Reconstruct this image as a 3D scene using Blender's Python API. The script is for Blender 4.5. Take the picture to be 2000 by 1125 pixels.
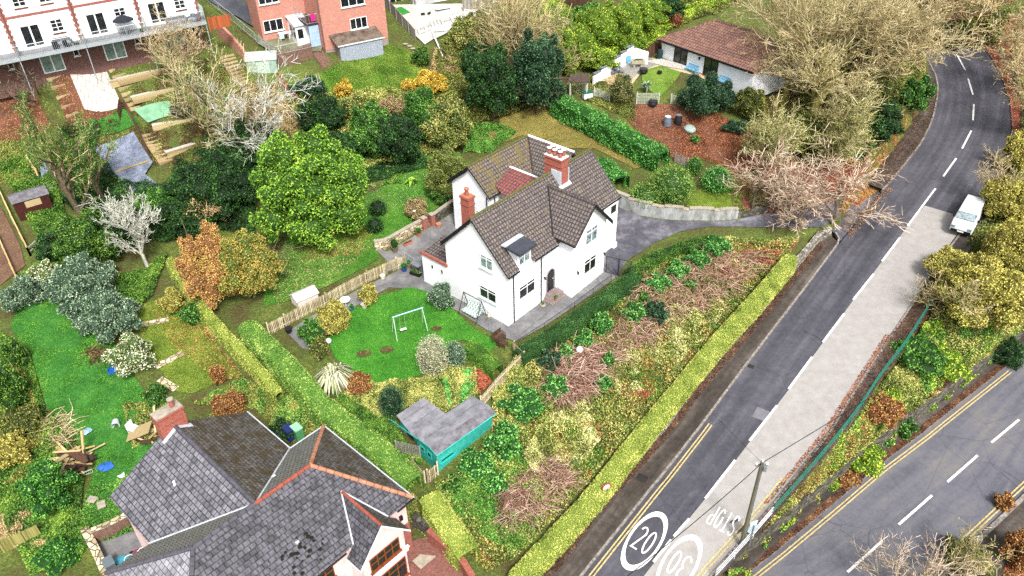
import bpy, bmesh, math, random, time
import numpy as np
from mathutils import Vector, Matrix, geometry
R = math.radians
rng = np.random.default_rng(7)
random.seed(7)
T0 = time.time()
sc = bpy.context.scene
for o in list(bpy.data.objects): bpy.data.objects.remove(o)
COL = sc.collection

# ------------------------------------------------------------------ camera, sky, sun, exposure
CAMZ = 38.0; F = 1530.0; TH = R(36.2); RO = R(-1.2)
cam = bpy.data.cameras.new('camera'); cam.sensor_width = 36; cam.lens = 36*F/2000; cam.clip_end = 600; cam.clip_start = .5
co = bpy.data.objects.new('camera', cam); COL.objects.link(co)
co.matrix_world = Matrix.Translation((0, 0, CAMZ)) @ Matrix.Rotation(math.pi/2-TH, 4, 'X') @ Matrix.Rotation(RO, 4, 'Z')
sc.camera = co
w = bpy.data.worlds.new("World"); sc.world = w; w.use_nodes = True
nt = w.node_tree; bg = nt.nodes['Background']
sky = nt.nodes.new('ShaderNodeTexSky'); sky.sky_type = 'NISHITA'; sky.sun_disc = False
SUN_EL, SUN_AZ = R(50), R(163)      # azimuth clockwise from +Y
sky.sun_elevation = SUN_EL; sky.sun_rotation = SUN_AZ; sky.air_density = 1.0; sky.dust_density = 4.0; sky.ozone_density = .6
hs = nt.nodes.new('ShaderNodeHueSaturation'); hs.inputs['Saturation'].default_value = .32
nt.links.new(sky.outputs[0], hs.inputs['Color']); nt.links.new(hs.outputs[0], bg.inputs[0]); bg.inputs[1].default_value = .135
sl = bpy.data.lights.new('sun', 'SUN'); sl.energy = 2.3; sl.angle = R(10); sl.color = (1, .97, .92)
so = bpy.data.objects.new('sun', sl); COL.objects.link(so)
sd = Vector((math.sin(SUN_AZ)*math.cos(SUN_EL), math.cos(SUN_AZ)*math.cos(SUN_EL), math.sin(SUN_EL)))
so.rotation_euler = sd.to_track_quat('Z', 'Y').to_euler()
vs = sc.view_settings; vs.view_transform = 'Standard'; vs.look = 'None'; vs.gamma = 1; vs.exposure = .95
sc.cycles.max_bounces = 6; sc.cycles.diffuse_bounces = 3; sc.cycles.glossy_bounces = 2; sc.cycles.transmission_bounces = 3
sc.cycles.transparent_max_bounces = 4; sc.cycles.use_denoising = False

# ------------------------------------------------------------------ projection helpers
cR, sR, cT, sT = math.cos(RO), math.sin(RO), math.cos(TH), math.sin(TH)
def ray(px, py):
    u, v = (px-1000)/F, (py-562.5)/F
    x = cR*u+sR*v; y = -sR*u+cR*v
    return (x, cT-y*sT, -sT-y*cT)
def un(px, py, z):
    r = ray(px, py); t = (z-CAMZ)/r[2]
    return Vector((r[0]*t, r[1]*t, z))
def depth(P): return P[1]*cT-(P[2]-CAMZ)*sT
# ------------------------------------------------------------------ terrain (heights known at measured places)
CP = [(992,638,0),(840,545,0),(1120,590,0),(1185,532,.3),(1000,672,-.1),(900,430,0),(800,490,0),(760,520,-.1),(1230,440,.5),(1300,440,.5),(1420,440,.5),
 (1225,505,.4),(1300,470,.4),(1050,430,.2),(1000,520,0),(1100,450,.2),(1180,420,.4),
 (1290,360,1.7),(1400,370,1.8),(1350,400,1.6),(1100,240,2.6),(1000,230,2.8),(900,290,1.9),(1000,290,2.0),(1150,300,2.0),(1230,390,1.6),(1460,400,1.4),
 (760,400,.8),(650,520,.35),(600,560,.1),(850,330,1.4),(700,460,.5),(560,500,.2),(780,445,.75),(840,400,1.0),
 (800,640,-.15),(720,720,-.5),(860,740,-.6),(620,650,-.2),(930,650,-.1),(900,820,-1.2),(870,930,-1.9),(980,760,-.6),(780,860,-1.6),
 (430,640,-.6),(560,730,-1.2),(800,930,-2.3),(370,700,-1.4),(420,770,-1.8),(300,600,-.6),(640,850,-2.2),
 (120,700,-.4),(200,850,-2.2),(250,950,-2.8),(60,850,-2.0),(30,1000,-3.2),(120,1110,-3.8),(0,700,-.2),(0,1120,-4),
 (400,900,-3.2),(600,1000,-3.5),(830,1090,-3.4),(900,1120,-3.6),(300,1100,-3.8),(500,1120,-4),(850,1000,-2.8),
 (40,560,.6),(60,420,2.0),(230,300,3.4),(150,350,2.6),(200,240,5.0),(60,250,5.6),(300,330,3.0),(330,260,4.4),(300,190,6.2),(430,190,5.8),(290,150,8.6),(430,130,7.6),
 (500,170,6.2),(160,185,8.0),(100,150,10.0),(250,110,10.1),(420,85,10.0),(0,170,9.6),(300,420,1.2),(400,500,.2),(200,500,.9),(250,640,-.6),(450,350,2.6),(550,300,2.8),
 (640,110,8.0),(700,125,6.6),(560,95,8.2),(470,60,9.4),(740,90,7.4),(700,180,5.2),(800,200,4.2),(620,200,4.6),(640,260,3.2),(760,290,2.2),(900,210,3.5),(960,200,3.6),
 (850,50,8.0),(830,90,7.2),(900,30,8.4),(980,100,6),(1050,30,8),(1200,30,8.5),(1100,120,5.4),(1350,20,9),
 (1200,150,5.4),(1250,110,6.2),(1300,130,6.2),(1400,150,6.1),(1300,180,5.3),(1250,200,4.6),(1150,180,4.8),(1280,230,3.9),(1340,260,3.2),(1420,290,2.6),(1250,270,3.2),
 (1550,120,5.6),(1550,250,3.2),(1650,300,2.0),(1600,360,1.3),(1500,350,1.9),(1700,200,4.2),(1760,100,6),(1700,20,8),(1900,20,7.5),
 (1500,440,.5),(1600,420,.4),(1650,420,.4),(1100,640,-.3),(1200,570,0),(1150,700,-1.0),(1250,620,-.5),(1060,720,-.9),(1300,520,.3),(1400,490,.3),(1400,560,-.2),(1500,500,.1),(1550,450,.4),
 (1100,860,-2.0),(1000,900,-2.2),(1200,800,-1.8),(1300,700,-1.2),(1100,960,-2.8),(1000,1020,-3.0),(950,980,-2.7),(950,1100,-3.4),
 (1040,1080,-3.6),(1150,950,-2.9),(1250,840,-2.1),(1350,735,-1.5),(1450,620,-.8),(1540,515,-.1),(1600,460,.4)]
# road centre lines: world x,y,z
R1C = np.array([(5.5,18.5,-5.9),(8.6,25.6,-5.1),(12.3,33.,-4.1),(16.2,37.3,-3.3),(20.,41.6,-2.4),(23.9,46.,-1.7),(27.8,50.6,-1.1),(31.8,55.3,-.5),(35.9,60.1,0),(39.,63.7,.6),(42.,67.2,1.1),(45.9,71.8,1.7),(49.2,76.9,2.4),(51.4,81.8,3.2),(52.6,86.8,4.1),(53.3,93.5,5.2),(52.,101,6.4),(48.,110,7.6),(40,122,8.6)])
R2C = np.array([(13,23,-8.4),(20,28.5,-7.9),(24.1,31.4,-7.3),(29,35,-6.4),(34.2,38.6,-5.6),(45,46,-4.4),(60,56,-3),(80,70,-1)])
def _near(C, x, y):
    x = np.atleast_1d(x).astype(float); y = np.atleast_1d(y).astype(float)
    bd = np.full(x.shape, 1e9); bz = np.zeros(x.shape)
    for a, b in zip(C[:-1], C[1:]):
        d = b[:2]-a[:2]; L2 = d@d
        t = np.clip(((x-a[0])*d[0]+(y-a[1])*d[1])/L2, 0, 1)
        dx = x-a[0]-t*d[0]; dy = y-a[1]-t*d[1]; q = dx*dx+dy*dy
        m = q < bd; bd[m] = q[m]; bz[m] = (a[2]+t*(b[2]-a[2]))[m]
    return bz, np.sqrt(bd)
def z1(x, y): return float(_near(R1C, x, y)[0][0])
def z2(x, y): return float(_near(R2C, x, y)[0][0])
def solve(px, py, zf, n=40):
    z = 0.
    for _ in range(n):
        P = un(px, py, z); z = z*.5+.5*zf(P.x, P.y)
    P = un(px, py, z); P.z = z; return P
def A1(px, py): return solve(px, py, z1)
def A2(px, py): return solve(px, py, z2)
pts = [un(*c) for c in CP]
for q in [(1980,640),(1900,560),(1870,480),(1960,330),(1990,420),(1990,200),(1930,60)]: pts.append(A1(*q))
for q, dz in [((1700,790),-.6),((1620,890),-.7),((1520,1020),-.9),((1800,660),-.6),((1850,590),-.5)]:
    p = A1(*q); p.z += dz; pts.append(p)
for q in [(1560,1040),(1700,900),(1850,780),(1950,715)]:
    p = A2(*q); p.z += 1.2; pts.append(p)
for q in [(1990,1110),(1900,1120)]: pts.append(A2(*q))
for X, Y, Z in [(-90,60,6),(-90,120,16),(-60,130,16),(0,140,15),(60,140,12),(95,120,9),(95,80,2),(95,50,-1),(60,30,-6),(-20,12,-5),(10,10,-7),(-50,20,-4),(-95,20,0),(90,20,-6),(30,15,-8.2)]:
    pts.append(Vector((X, Y, Z)))
PX = np.array([[p.x, p.y] for p in pts]); PZ = np.array([p.z for p in pts])
def _phi(r2): return .5*r2*np.log(r2+1e-9)
def _tps():
    n = len(PX); d = ((PX[:, None]-PX[None])**2).sum(-1)
    K = _phi(d)+np.eye(n)*8.0
    Pm = np.c_[np.ones(n), PX]; A = np.zeros((n+3, n+3)); A[:n, :n] = K; A[:n, n:] = Pm; A[n:, :n] = Pm.T
    return np.linalg.solve(A, np.r_[PZ, np.zeros(3)])
_W = _tps()
X0, X1, Y0, Y1, GS = -95., 95., 8., 142., .5
gx = np.arange(X0, X1+.01, GS); gy = np.arange(Y0, Y1+.01, GS)
GX, GY = np.meshgrid(gx, gy)
GZ = _W[-3]+_W[-2]*GX+_W[-1]*GY
for i in range(len(PX)): GZ += _W[i]*_phi((GX-PX[i, 0])**2+(GY-PX[i, 1])**2)
def T(x, y):
    i = min(max((x-X0)/GS, 0), len(gx)-1.001); j = min(max((y-Y0)/GS, 0), len(gy)-1.001)
    a, b = int(i), int(j); u, v = i-a, j-b
    return float((GZ[b, a]*(1-u)+GZ[b, a+1]*u)*(1-v)+(GZ[b+1, a]*(1-u)+GZ[b+1, a+1]*u)*v)
def TV(x, y):
    i = np.clip((x-X0)/GS, 0, len(gx)-1.001); j = np.clip((y-Y0)/GS, 0, len(gy)-1.001)
    a = i.astype(int); b = j.astype(int); u = i-a; v = j-b
    return (GZ[b, a]*(1-u)+GZ[b, a+1]*u)*(1-v)+(GZ[b+1, a]*(1-u)+GZ[b+1, a+1]*u)*v
def G(px, py): return solve(px, py, T)
def inpoly(x, y, poly):
    x = np.asarray(x); y = np.asarray(y); c = np.zeros(x.shape, bool); n = len(poly)
    for i in range(n):
        x0, y0 = poly[i][0], poly[i][1]; x1, y1 = poly[i-1][0], poly[i-1][1]
        if y0 == y1: continue
        m = ((y0 > y) != (y1 > y)) & (x < (x1-x0)*(y-y0)/(y1-y0)+x0); c ^= m
    return c

# ------------------------------------------------------------------ object helpers
def tag(o, label=None, cat=None, group=None, kind=None):
    if label: o['label'] = label
    if cat: o['category'] = cat
    if group: o['group'] = group
    if kind: o['kind'] = kind
    return o
def thing(name, label, cat, loc=(0, 0, 0), rz=0, group=None):
    o = bpy.data.objects.new(name, None); o.empty_display_size = .3; COL.objects.link(o)
    o.location = loc; o.rotation_euler = (0, 0, rz); return tag(o, label, cat, group)
class MB:
    def __init__(s): s.v = []; s.f = []; s.uv = []; s.mi = []; s.c = []; s.m = 0
    def add(s, vs, fs, uvs=None, c=None):
        b = len(s.v); s.v += [tuple(p) for p in vs]
        for k, f in enumerate(fs):
            s.f.append([b+i for i in f]); s.mi.append(s.m); s.c.append(random.random() if c is None else c)
            if uvs: s.uv.append(uvs[k])
            else:
                P = [Vector(vs[i]) for i in f]; n = (P[1]-P[0]).cross(P[2]-P[0])
                if abs(n.z) > max(abs(n.x), abs(n.y))*1.2: s.uv.append([(p.x, p.y) for p in P])
                elif abs(n.x) > abs(n.y): s.uv.append([(p.y, p.z) for p in P])
                else: s.uv.append([(p.x, p.z) for p in P])
        return s
    def box(s, x0, x1, y0, y1, z0, z1, M=None, c=None):
        V = [Vector((x, y, z)) for z in (z0, z1) for x, y in ((x0, y0), (x1, y0), (x1, y1), (x0, y1))]
        uvs = None
        if M is not None: V = [M @ p for p in V]
        return s.add(V, [(0, 3, 2, 1), (4, 5, 6, 7), (0, 1, 5, 4), (1, 2, 6, 5), (2, 3, 7, 6), (3, 0, 4, 7)], None, c)
    def quad(s, a, b, c_, d, uv=None): return s.add([a, b, c_, d], [(0, 1, 2, 3)], [uv] if uv else None)
    def poly(s, P): return s.add(P, [tuple(range(len(P)))])
    def tube(s, p0, p1, r0, r1=None, n=6, caps=True, c=None):
        p0, p1 = Vector(p0), Vector(p1); r1 = r0 if r1 is None else r1
        d = (p1-p0)
        if d.length < 1e-6: return s
        d.normalize(); a = d.orthogonal().normalized(); b = d.cross(a)
        V = []
        for p, r in ((p0, r0), (p1, r1)):
            for k in range(n):
                t = 2*math.pi*k/n; V.append(p+a*(r*math.cos(t))+b*(r*math.sin(t)))
        fs = [(k, (k+1) % n, n+(k+1) % n, n+k) for k in range(n)]
        if caps: fs += [tuple(range(n-1, -1, -1)), tuple(range(n, 2*n))]
        return s.add(V, fs, None, c)
    def path(s, P, r, n=6):
        for a, b in zip(P[:-1], P[1:]): s.tube(a, b, r, r, n)
        return s
    def lathe(s, prof, c=(0, 0, 0), n=14, sx=1, sy=1):
        V = []
        for r, z in prof:
            for k in range(n):
                t = 2*math.pi*k/n; V.append((c[0]+r*sx*math.cos(t), c[1]+r*sy*math.sin(t), c[2]+z))
        fs = []
        for j in range(len(prof)-1):
            for k in range(n):
                a = j*n+k; b = j*n+(k+1) % n; fs.append((a, b, b+n, a+n))
        fs.append(tuple(range(n-1, -1, -1))); m = (len(prof)-1)*n; fs.append(tuple(range(m, m+n)))
        return s.add(V, fs)
    def prism(s, P, z0, z1):
        n = len(P); V = [(p[0], p[1], z0) for p in P]+[(p[0], p[1], z1) for p in P]
        return s.add(V, [tuple(range(n-1, -1, -1)), tuple(range(n, 2*n))]+[(k, (k+1) % n, n+(k+1) % n, n+k) for k in range(n)])
    def slab(s, P, t, uv=None):
        """solid sheet: P polygon in space, thickness t below; uv list for top"""
        P = [Vector(p) for p in P]; nn = (P[1]-P[0]).cross(P[2]-P[0]).normalized()
        if nn.z < 0: P = P[::-1]; nn = -nn; uv = uv[::-1] if uv else None
        n = len(P); V = P+[p-nn*t for p in P]
        if uv is None:
            h = Vector((nn.x, nn.y, 0)); ax = Vector((-h.y, h.x, 0)).normalized() if h.length > .02 else Vector((1, 0, 0)); up = nn.cross(ax)
            if up.z < 0: up = -up
            uv = [(p.dot(ax), p.dot(up)) for p in P]
        fs = [tuple(range(n)), tuple(range(2*n-1, n-1, -1))]+[(k, n+k, n+(k+1) % n, (k+1) % n) for k in range(n)]
        uvs = [uv, uv[::-1]]+[[uv[k], uv[k], uv[(k+1) % n], uv[(k+1) % n]] for k in range(n)]
        return s.add(V, fs, uvs)
    def mesh(s, name, mats, smooth=False):
        me = bpy.data.meshes.new(name); me.from_pydata(s.v, [], s.f)
        uvl = me.uv_layers.new(name='UVMap'); flat = [c for f in s.uv for q in f for c in q]; uvl.data.foreach_set('uv', flat)
        a = me.attributes.new('v', 'FLOAT', 'FACE'); a.data.foreach_set('value', s.c)
        for m in (mats if isinstance(mats, (list, tuple)) else [mats]): me.materials.append(m)
        me.polygons.foreach_set('material_index', s.mi)
        if smooth: me.polygons.foreach_set('use_smooth', [True]*len(s.f))
        me.update(); return me
    def build(s, name, mats, parent=None, smooth=False, loc=None):
        o = bpy.data.objects.new(name, s.mesh(name, mats, smooth)); COL.objects.link(o)
        if parent: o.parent = parent
        if loc is not None: o.location = loc
        return o
def npmesh(name, V, nq, mat, vals=None, smooth=False, parent=None, k=4, mats=None, mi=None):
    """V: (n*k,3) array, n polygons of k corners, unshared"""
    me = bpy.data.meshes.new(name); nv = len(V)
    me.vertices.add(nv); me.vertices.foreach_set('co', np.ascontiguousarray(V, dtype=np.float32).ravel())
    me.loops.add(nv); me.loops.foreach_set('vertex_index', np.arange(nv, dtype=np.int32))
    me.polygons.add(nq); me.polygons.foreach_set('loop_start', np.arange(0, nv, k, dtype=np.int32))
    if vals is not None:
        a = me.attributes.new('v', 'FLOAT', 'FACE'); a.data.foreach_set('value', np.asarray(vals, dtype=np.float32))
    for m in (mats or [mat]): me.materials.append(m)
    if mi is not None: me.polygons.foreach_set('material_index', mi.astype(np.int32))
    me.update(calc_edges=True); me.validate()
    o = bpy.data.objects.new(name, me); COL.objects.link(o)
    if parent: o.parent = parent
    return o
def copy_tree(o, loc=None, rz=None, label=None):
    def rec(a, par):
        c = a.copy(); COL.objects.link(c)
        if par: c.parent = par
        for ch in a.children: rec(ch, c)
        return c
    c = rec(o, None)
    if loc is not None: c.location = loc
    if rz is not None: c.rotation_euler = (0, 0, rz)
    if label: c['label'] = label
    return c

# ------------------------------------------------------------------ materials
def lin(h):
    h = h.lstrip('#'); c = [int(h[i:i+2], 16)/255 for i in (0, 2, 4)]
    return tuple((x/12.92 if x <= .04045 else ((x+.055)/1.055)**2.4) for x in c)+(1,)
class NM:
    def __init__(s, name, rough=.8):
        s.m = bpy.data.materials.new(name); s.m.use_nodes = True; s.t = s.m.node_tree
        s.b = s.t.nodes['Principled BSDF']; s.b.inputs['Roughness'].default_value = rough
        s.b.inputs['Specular IOR Level'].default_value = .3
    def n(s, t, **k):
        x = s.t.nodes.new('ShaderNode'+t)
        for a, b in k.items(): setattr(x, a, b)
        return x
    def l(s, a, b): s.t.links.new(a, b)
    def coord(s, kind='Object', scale=None):
        c = s.n('TexCoord').outputs[kind]
        if scale is None: return c
        m = s.n('Mapping'); m.inputs['Scale'].default_value = scale; s.l(c, m.inputs[0]); return m.outputs[0]
    def noise(s, sc_, det=4, co=None, rough=.6, dist=0):
        x = s.n('TexNoise'); x.inputs['Scale'].default_value = sc_; x.inputs['Detail'].default_value = det; x.inputs['Roughness'].default_value = rough
        x.inputs['Distortion'].default_value = dist
        s.l(co if co is not None else s.coord(), x.inputs['Vector']); return x.outputs['Fac']
    def ramp(s, f, stops, interp='LINEAR'):
        r = s.n('ValToRGB'); e = r.color_ramp; e.interpolation = interp
        for i, (p, c) in enumerate(stops):
            if i < 2: el = e.elements[i]; el.position = p
            else: el = e.elements.new(p)
            el.color = lin(c) if isinstance(c, str) else c
        s.l(f, r.inputs[0]); return r.outputs[0]
    def mix(s, f, a, b, mode='MIX'):
        x = s.n('Mix', data_type='RGBA', blend_type=mode)
        for sock, v in ((x.inputs[0], f), (x.inputs[6], a), (x.inputs[7], b)):
            if isinstance(v, str): sock.default_value = lin(v)
            elif isinstance(v, (int, float)): sock.default_value = v
            elif isinstance(v, tuple): sock.default_value = v
            else: s.l(v, sock)
        return x.outputs[2]
    def bump(s, h, st=.5, d=.05):
        x = s.n('Bump'); x.inputs['Strength'].default_value = st; x.inputs['Distance'].default_value = d
        s.l(h, x.inputs['Height']); s.l(x.outputs[0], s.b.inputs['Normal'])
    def out(s, c, rough=None):
        if isinstance(c, str): s.b.inputs['Base Color'].default_value = lin(c)
        else: s.l(c, s.b.inputs['Base Color'])
        return s.m
def flat(name, c, rough=.6, var=.12, metal=0, sc_=3., spec=.3):
    k = NM(name, rough); k.b.inputs['Metallic'].default_value = metal; k.b.inputs['Specular IOR Level'].default_value = spec
    f = k.noise(sc_, 5); col = k.mix(k.ramp(f, [(.3, '000000'), (.7, 'ffffff')]), tuple(x*(1-var) for x in lin(c)[:3])+(1,), tuple(min(1, x*(1+var)) for x in lin(c)[:3])+(1,))
    return k.out(col)
def leafmat(name, cols, tr=.25, rough=.55):
    k = NM(name, rough); k.b.inputs['Specular IOR Level'].default_value = .25
    a = k.n('Attribute', attribute_name='v').outputs['Fac']
    n = len(cols); c = k.ramp(a, [(i/(n-1) if n > 1 else 0, x) for i, x in enumerate(cols)])
    k.out(c)
    t = k.n('BsdfTranslucent'); k.l(c, t.inputs[0]); m = k.n('MixShader'); m.inputs[0].default_value = tr
    o = k.t.nodes['Material Output']; k.l(k.b.outputs[0], m.inputs[1]); k.l(t.outputs[0], m.inputs[2]); k.l(m.outputs[0], o.inputs[0])
    return k.m
def litter(name, base, fall, amt=.5, sc_=9., rough=.9, big=.25):
    """ground colour with specks of fallen leaf"""
    k = NM(name, rough); f = k.noise(big, 4); f2 = k.noise(2.2, 5); c = k.ramp(k.mix(.5, f, f2), base)
    v = k.n('TexVoronoi'); v.inputs['Scale'].default_value = sc_; k.l(k.coord(), v.inputs['Vector'])
    th = k.n('Math', operation='LESS_THAN'); k.l(v.outputs['Distance'], th.inputs[0]); th.inputs[1].default_value = .28
    g = k.n('Math', operation='MULTIPLY'); k.l(th.outputs[0], g.inputs[0])
    pa = k.ramp(k.noise(.5, 3), [(.5-amt*.5, '000000'), (.62-amt*.3, 'ffffff')]); k.l(pa, g.inputs[1])
    sep = k.n('SeparateColor'); k.l(v.outputs['Color'], sep.inputs[0])
    fc = k.ramp(sep.outputs[0], fall)
    k.bump(k.noise(14, 5), .6, .06)
    return k.out(k.mix(g.outputs[0], c, fc))
# ------------------------------------------------------------------ setting: roads, ground, sheets
def resample(P, n):
    P = [Vector(p) for p in P]; L = [0]
    for a, b in zip(P[:-1], P[1:]): L.append(L[-1]+(b-a).length)
    out = []
    for i in range(n):
        d = L[-1]*i/(n-1); k = 0
        while k < len(L)-2 and L[k+1] < d: k += 1
        t = (d-L[k])/max(1e-6, L[k+1]-L[k]); out.append(P[k].lerp(P[k+1], t))
    return out
def smooth(P, it=2):
    P = [Vector(p) for p in P]
    for _ in range(it):
        Q = [P[0]]
        for a, b in zip(P[:-1], P[1:]): Q += [a.lerp(b, .25), a.lerp(b, .75)]
        P = Q+[P[-1]]
    return P
def strip(name, L, Rr, n, m, zf, mat, dz, kind='structure', skirt=None):
    L = resample(L, n); Rr = resample(Rr, n); V = []; f = []
    for a, b in zip(L, Rr):
        for j in range(m+1):
            p = a.lerp(b, j/m); V.append((p.x, p.y, zf(p.x, p.y)+dz))
    for i in range(n-1):
        for j in range(m):
            q = i*(m+1)+j; f.append((q, q+1, q+m+2, q+m+1))
    cum = [0]
    for a, b in zip(L[:-1], L[1:]): cum.append(cum[-1]+(Vector((b.x-a.x, b.y-a.y))).length)
    uvq = lambda i: (cum[i//(m+1)], (L[i//(m+1)]-Rr[i//(m+1)]).length*(i % (m+1))/m)
    mb = MB(); mb.add(V, f, [[uvq(i) for i in q] for q in f])
    o = mb.build(name, mat); tag(o, kind=kind); return o
ROAD_L = [(1138,1125),(1363,843),(1500,659.5),(1575,562),(1639,476)]
ROAD_L0 = [(1080,1200)]+ROAD_L
ROAD_LU = [(1725,372),(1735,362),(1768,322),(1800,281),(1818,245),(1825,225),(1832,190),(1833,170),(1829,148),(1815,122),(1800,96)]
ROAD_R = [(1330,1200),(1385,1125),(1500,995),(1620,843),(1675,752),(1735,662),(1780,594.5),(1827,518),(1880,448),(1918,400),(1945,345),(1965,295),(1977,250),(1972,195),(1955,147),(1935,112),(1912,85),(1890,62)]
WALL_L = [(990,1200),(1060,1125),(1140,1018),(1208,938),(1253,903-12),(1300,843),(1350,771),(1425,682),(1500,599),(1525,565),(1600,474),(1622,462)]
UP_L = [(1690,360),(1712,335),(1755,281),(1785,235),(1805,200),(1812,150),(1800,112),(1786,90)]
RAIL = [(1395,1135),(1450,1075),(1505,1012),(1583,923),(1648,845),(1690,786),(1712,749),(1762,686),(1792,639),(1839,562)]
W2T = [(1440,1125),(1500,1075),(1725,898),(1775,862),(1870,778),(1925,738),(1990,700),(2060,650)]
K2 = [(1380,1180),(1450,1129),(1500,1090),(1715,911),(1806,843),(1965,717),(2060,640)]
K2R = [(1760,1180),(1830,1125),(2010,955),(2100,870)]
wp = lambda P, f: [f(*q) for q in P]
rl, rlu, rr, wl, upl = wp(ROAD_L0, A1), wp(ROAD_LU, A1), wp(ROAD_R, A1), wp(WALL_L, A1), wp(UP_L, A1)
rail1 = wp(RAIL, A1); k2, k2r = wp(K2, A2), wp(K2R, A2)
top_ext_l = [Vector((46.5, 104, 0)), Vector((42, 112, 0)), Vector((34, 124, 0))]
top_ext_r = [Vector((55, 108, 0)), Vector((50, 118, 0)), Vector((42, 128, 0))]
road_left = rl+rlu+top_ext_l; road_right = rr+top_ext_r
dr_mouth = [A1(1639, 476), A1(1622, 455), A1(1600, 448)]
# sink the terrain under the roads
def off(P, d):
    out = []
    for i, p in enumerate(P):
        a = P[max(0, i-1)]; b = P[min(len(P)-1, i+1)]; t = (b-a); t.z = 0; t.normalize()
        out.append(Vector((p.x-t.y*d, p.y+t.x*d, p.z)))
    return out
c1 = off(wl, .45)+[A1(1632, 452)]+[A1(1700, 350)]+off(upl, .2)+top_ext_l+top_ext_r[::-1]+off(rr, -.9)[::-1]
rail_out = off(rail1, -.1)
c1b = rr[:9]+rail_out[::-1]
c2 = k2[:]; c2 = off(k2, 1.3)+off(k2r, -4.5)[::-1]
GZ0 = GZ.copy()
m = inpoly(GX, GY, c1) | inpoly(GX, GY, c1b)
zz, _ = _near(R1C, GX[m], GY[m]); GZ[m] = zz-.45
m2 = inpoly(GX, GY, c2); zz, _ = _near(R2C, GX[m2], GY[m2]); GZ[m2] = zz-.45
# small roughness away from roads
def vnoise(x, y, s, seed):
    r = np.random.default_rng(seed); g = r.random((256, 256)); u = x/s+1000; v = y/s+1000
    a = np.floor(u).astype(int); b = np.floor(v).astype(int); fu = u-a; fv = v-b; fu = fu*fu*(3-2*fu); fv = fv*fv*(3-2*fv)
    q = lambda i, j: g[(b+j) % 256, (a+i) % 256]
    return (q(0, 0)*(1-fu)+q(1, 0)*fu)*(1-fv)+(q(0, 1)*(1-fu)+q(1, 1)*fu)*fv
GZR = GZ
k = NM('mat_ground', .95); f1 = k.noise(.35, 5); f2 = k.noise(5, 6)
cg = k.ramp(k.mix(.55, f1, f2), [(.3, '3a3018'), (.42, '54482a'), (.5, '4d5a26'), (.58, '5f6e2e'), (.7, '86703f')])
k.bump(k.noise(6, 6), 1, .2); M_GROUND = k.out(cg)
V = np.c_[GX.ravel(), GY.ravel(), GZ.ravel()]; ny, nx = GX.shape
idx = np.arange(ny*nx).reshape(ny, nx)
Q = np.stack([idx[:-1, :-1], idx[:-1, 1:], idx[1:, 1:], idx[1:, :-1]], -1).reshape(-1, 4)
me = bpy.data.meshes.new('ground'); me.vertices.add(len(V)); me.vertices.foreach_set('co', V.astype(np.float32).ravel())
me.loops.add(Q.size); me.loops.foreach_set('vertex_index', Q.astype(np.int32).ravel()); me.polygons.add(len(Q)); me.polygons.foreach_set('loop_start', np.arange(0, Q.size, 4, dtype=np.int32))
me.polygons.foreach_set('use_smooth', np.ones(len(Q), bool)); me.materials.append(M_GROUND); me.update(calc_edges=True)
go = bpy.data.objects.new('ground', me); COL.objects.link(go); tag(go, kind='structure')
mb = MB(); mb.quad((-600, -300, -30), (600, -300, -30), (600, 900, -30), (-600, 900, -30))
mb.build('far_ground', M_GROUND); tag(bpy.data.objects['far_ground'], kind='structure')

def sheet(name, poly, mat, dz=.06, zf=T, fn=G, step=.9, kind='structure', edge=None, world=False):
    P = [Vector(p) for p in poly] if world else [fn(*q) for q in poly]
    B = []
    for i in range(len(P)):
        a, b = P[i], P[(i+1) % len(P)]; n = max(1, int((b-a).length/step))
        for j in range(n): B.append(a.lerp(b, j/n))
    xs = [p.x for p in B]; ys = [p.y for p in B]
    g = []
    for x in np.arange(min(xs), max(xs), step):
        for y in np.arange(min(ys), max(ys), step): g.append((x+random.uniform(-.2, .2)*step, y+random.uniform(-.2, .2)*step))
    if g:
        g = np.array(g); g = g[inpoly(g[:, 0], g[:, 1], B)]
        if len(g):
            D = np.full(len(g), 1e9)
            for b in B: D = np.minimum(D, (g[:, 0]-b.x)**2+(g[:, 1]-b.y)**2)
            g = g[D > (step*.45)**2]
    co = [Vector((p.x, p.y)) for p in B]+[Vector(q) for q in g]
    n = len(B)
    vv, ee, ff, *_ = geometry.delaunay_2d_cdt(co, [(i, (i+1) % n) for i in range(n)], [], 1, 1e-4)
    mb = MB(); VV = [(v.x, v.y, zf(v.x, v.y)+dz) for v in vv]
    FF = [tuple(f) for f in ff]
    FF = [f if (Vector(VV[f[1]])-Vector(VV[f[0]])).cross(Vector(VV[f[2]])-Vector(VV[f[0]])).z > 0 else f[::-1] for f in FF]
    mb.add(VV, FF, [[(VV[i][0], VV[i][1]) for i in f] for f in FF])
    o = mb.build(name, mat, smooth=True); tag(o, kind=kind); return o

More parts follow.
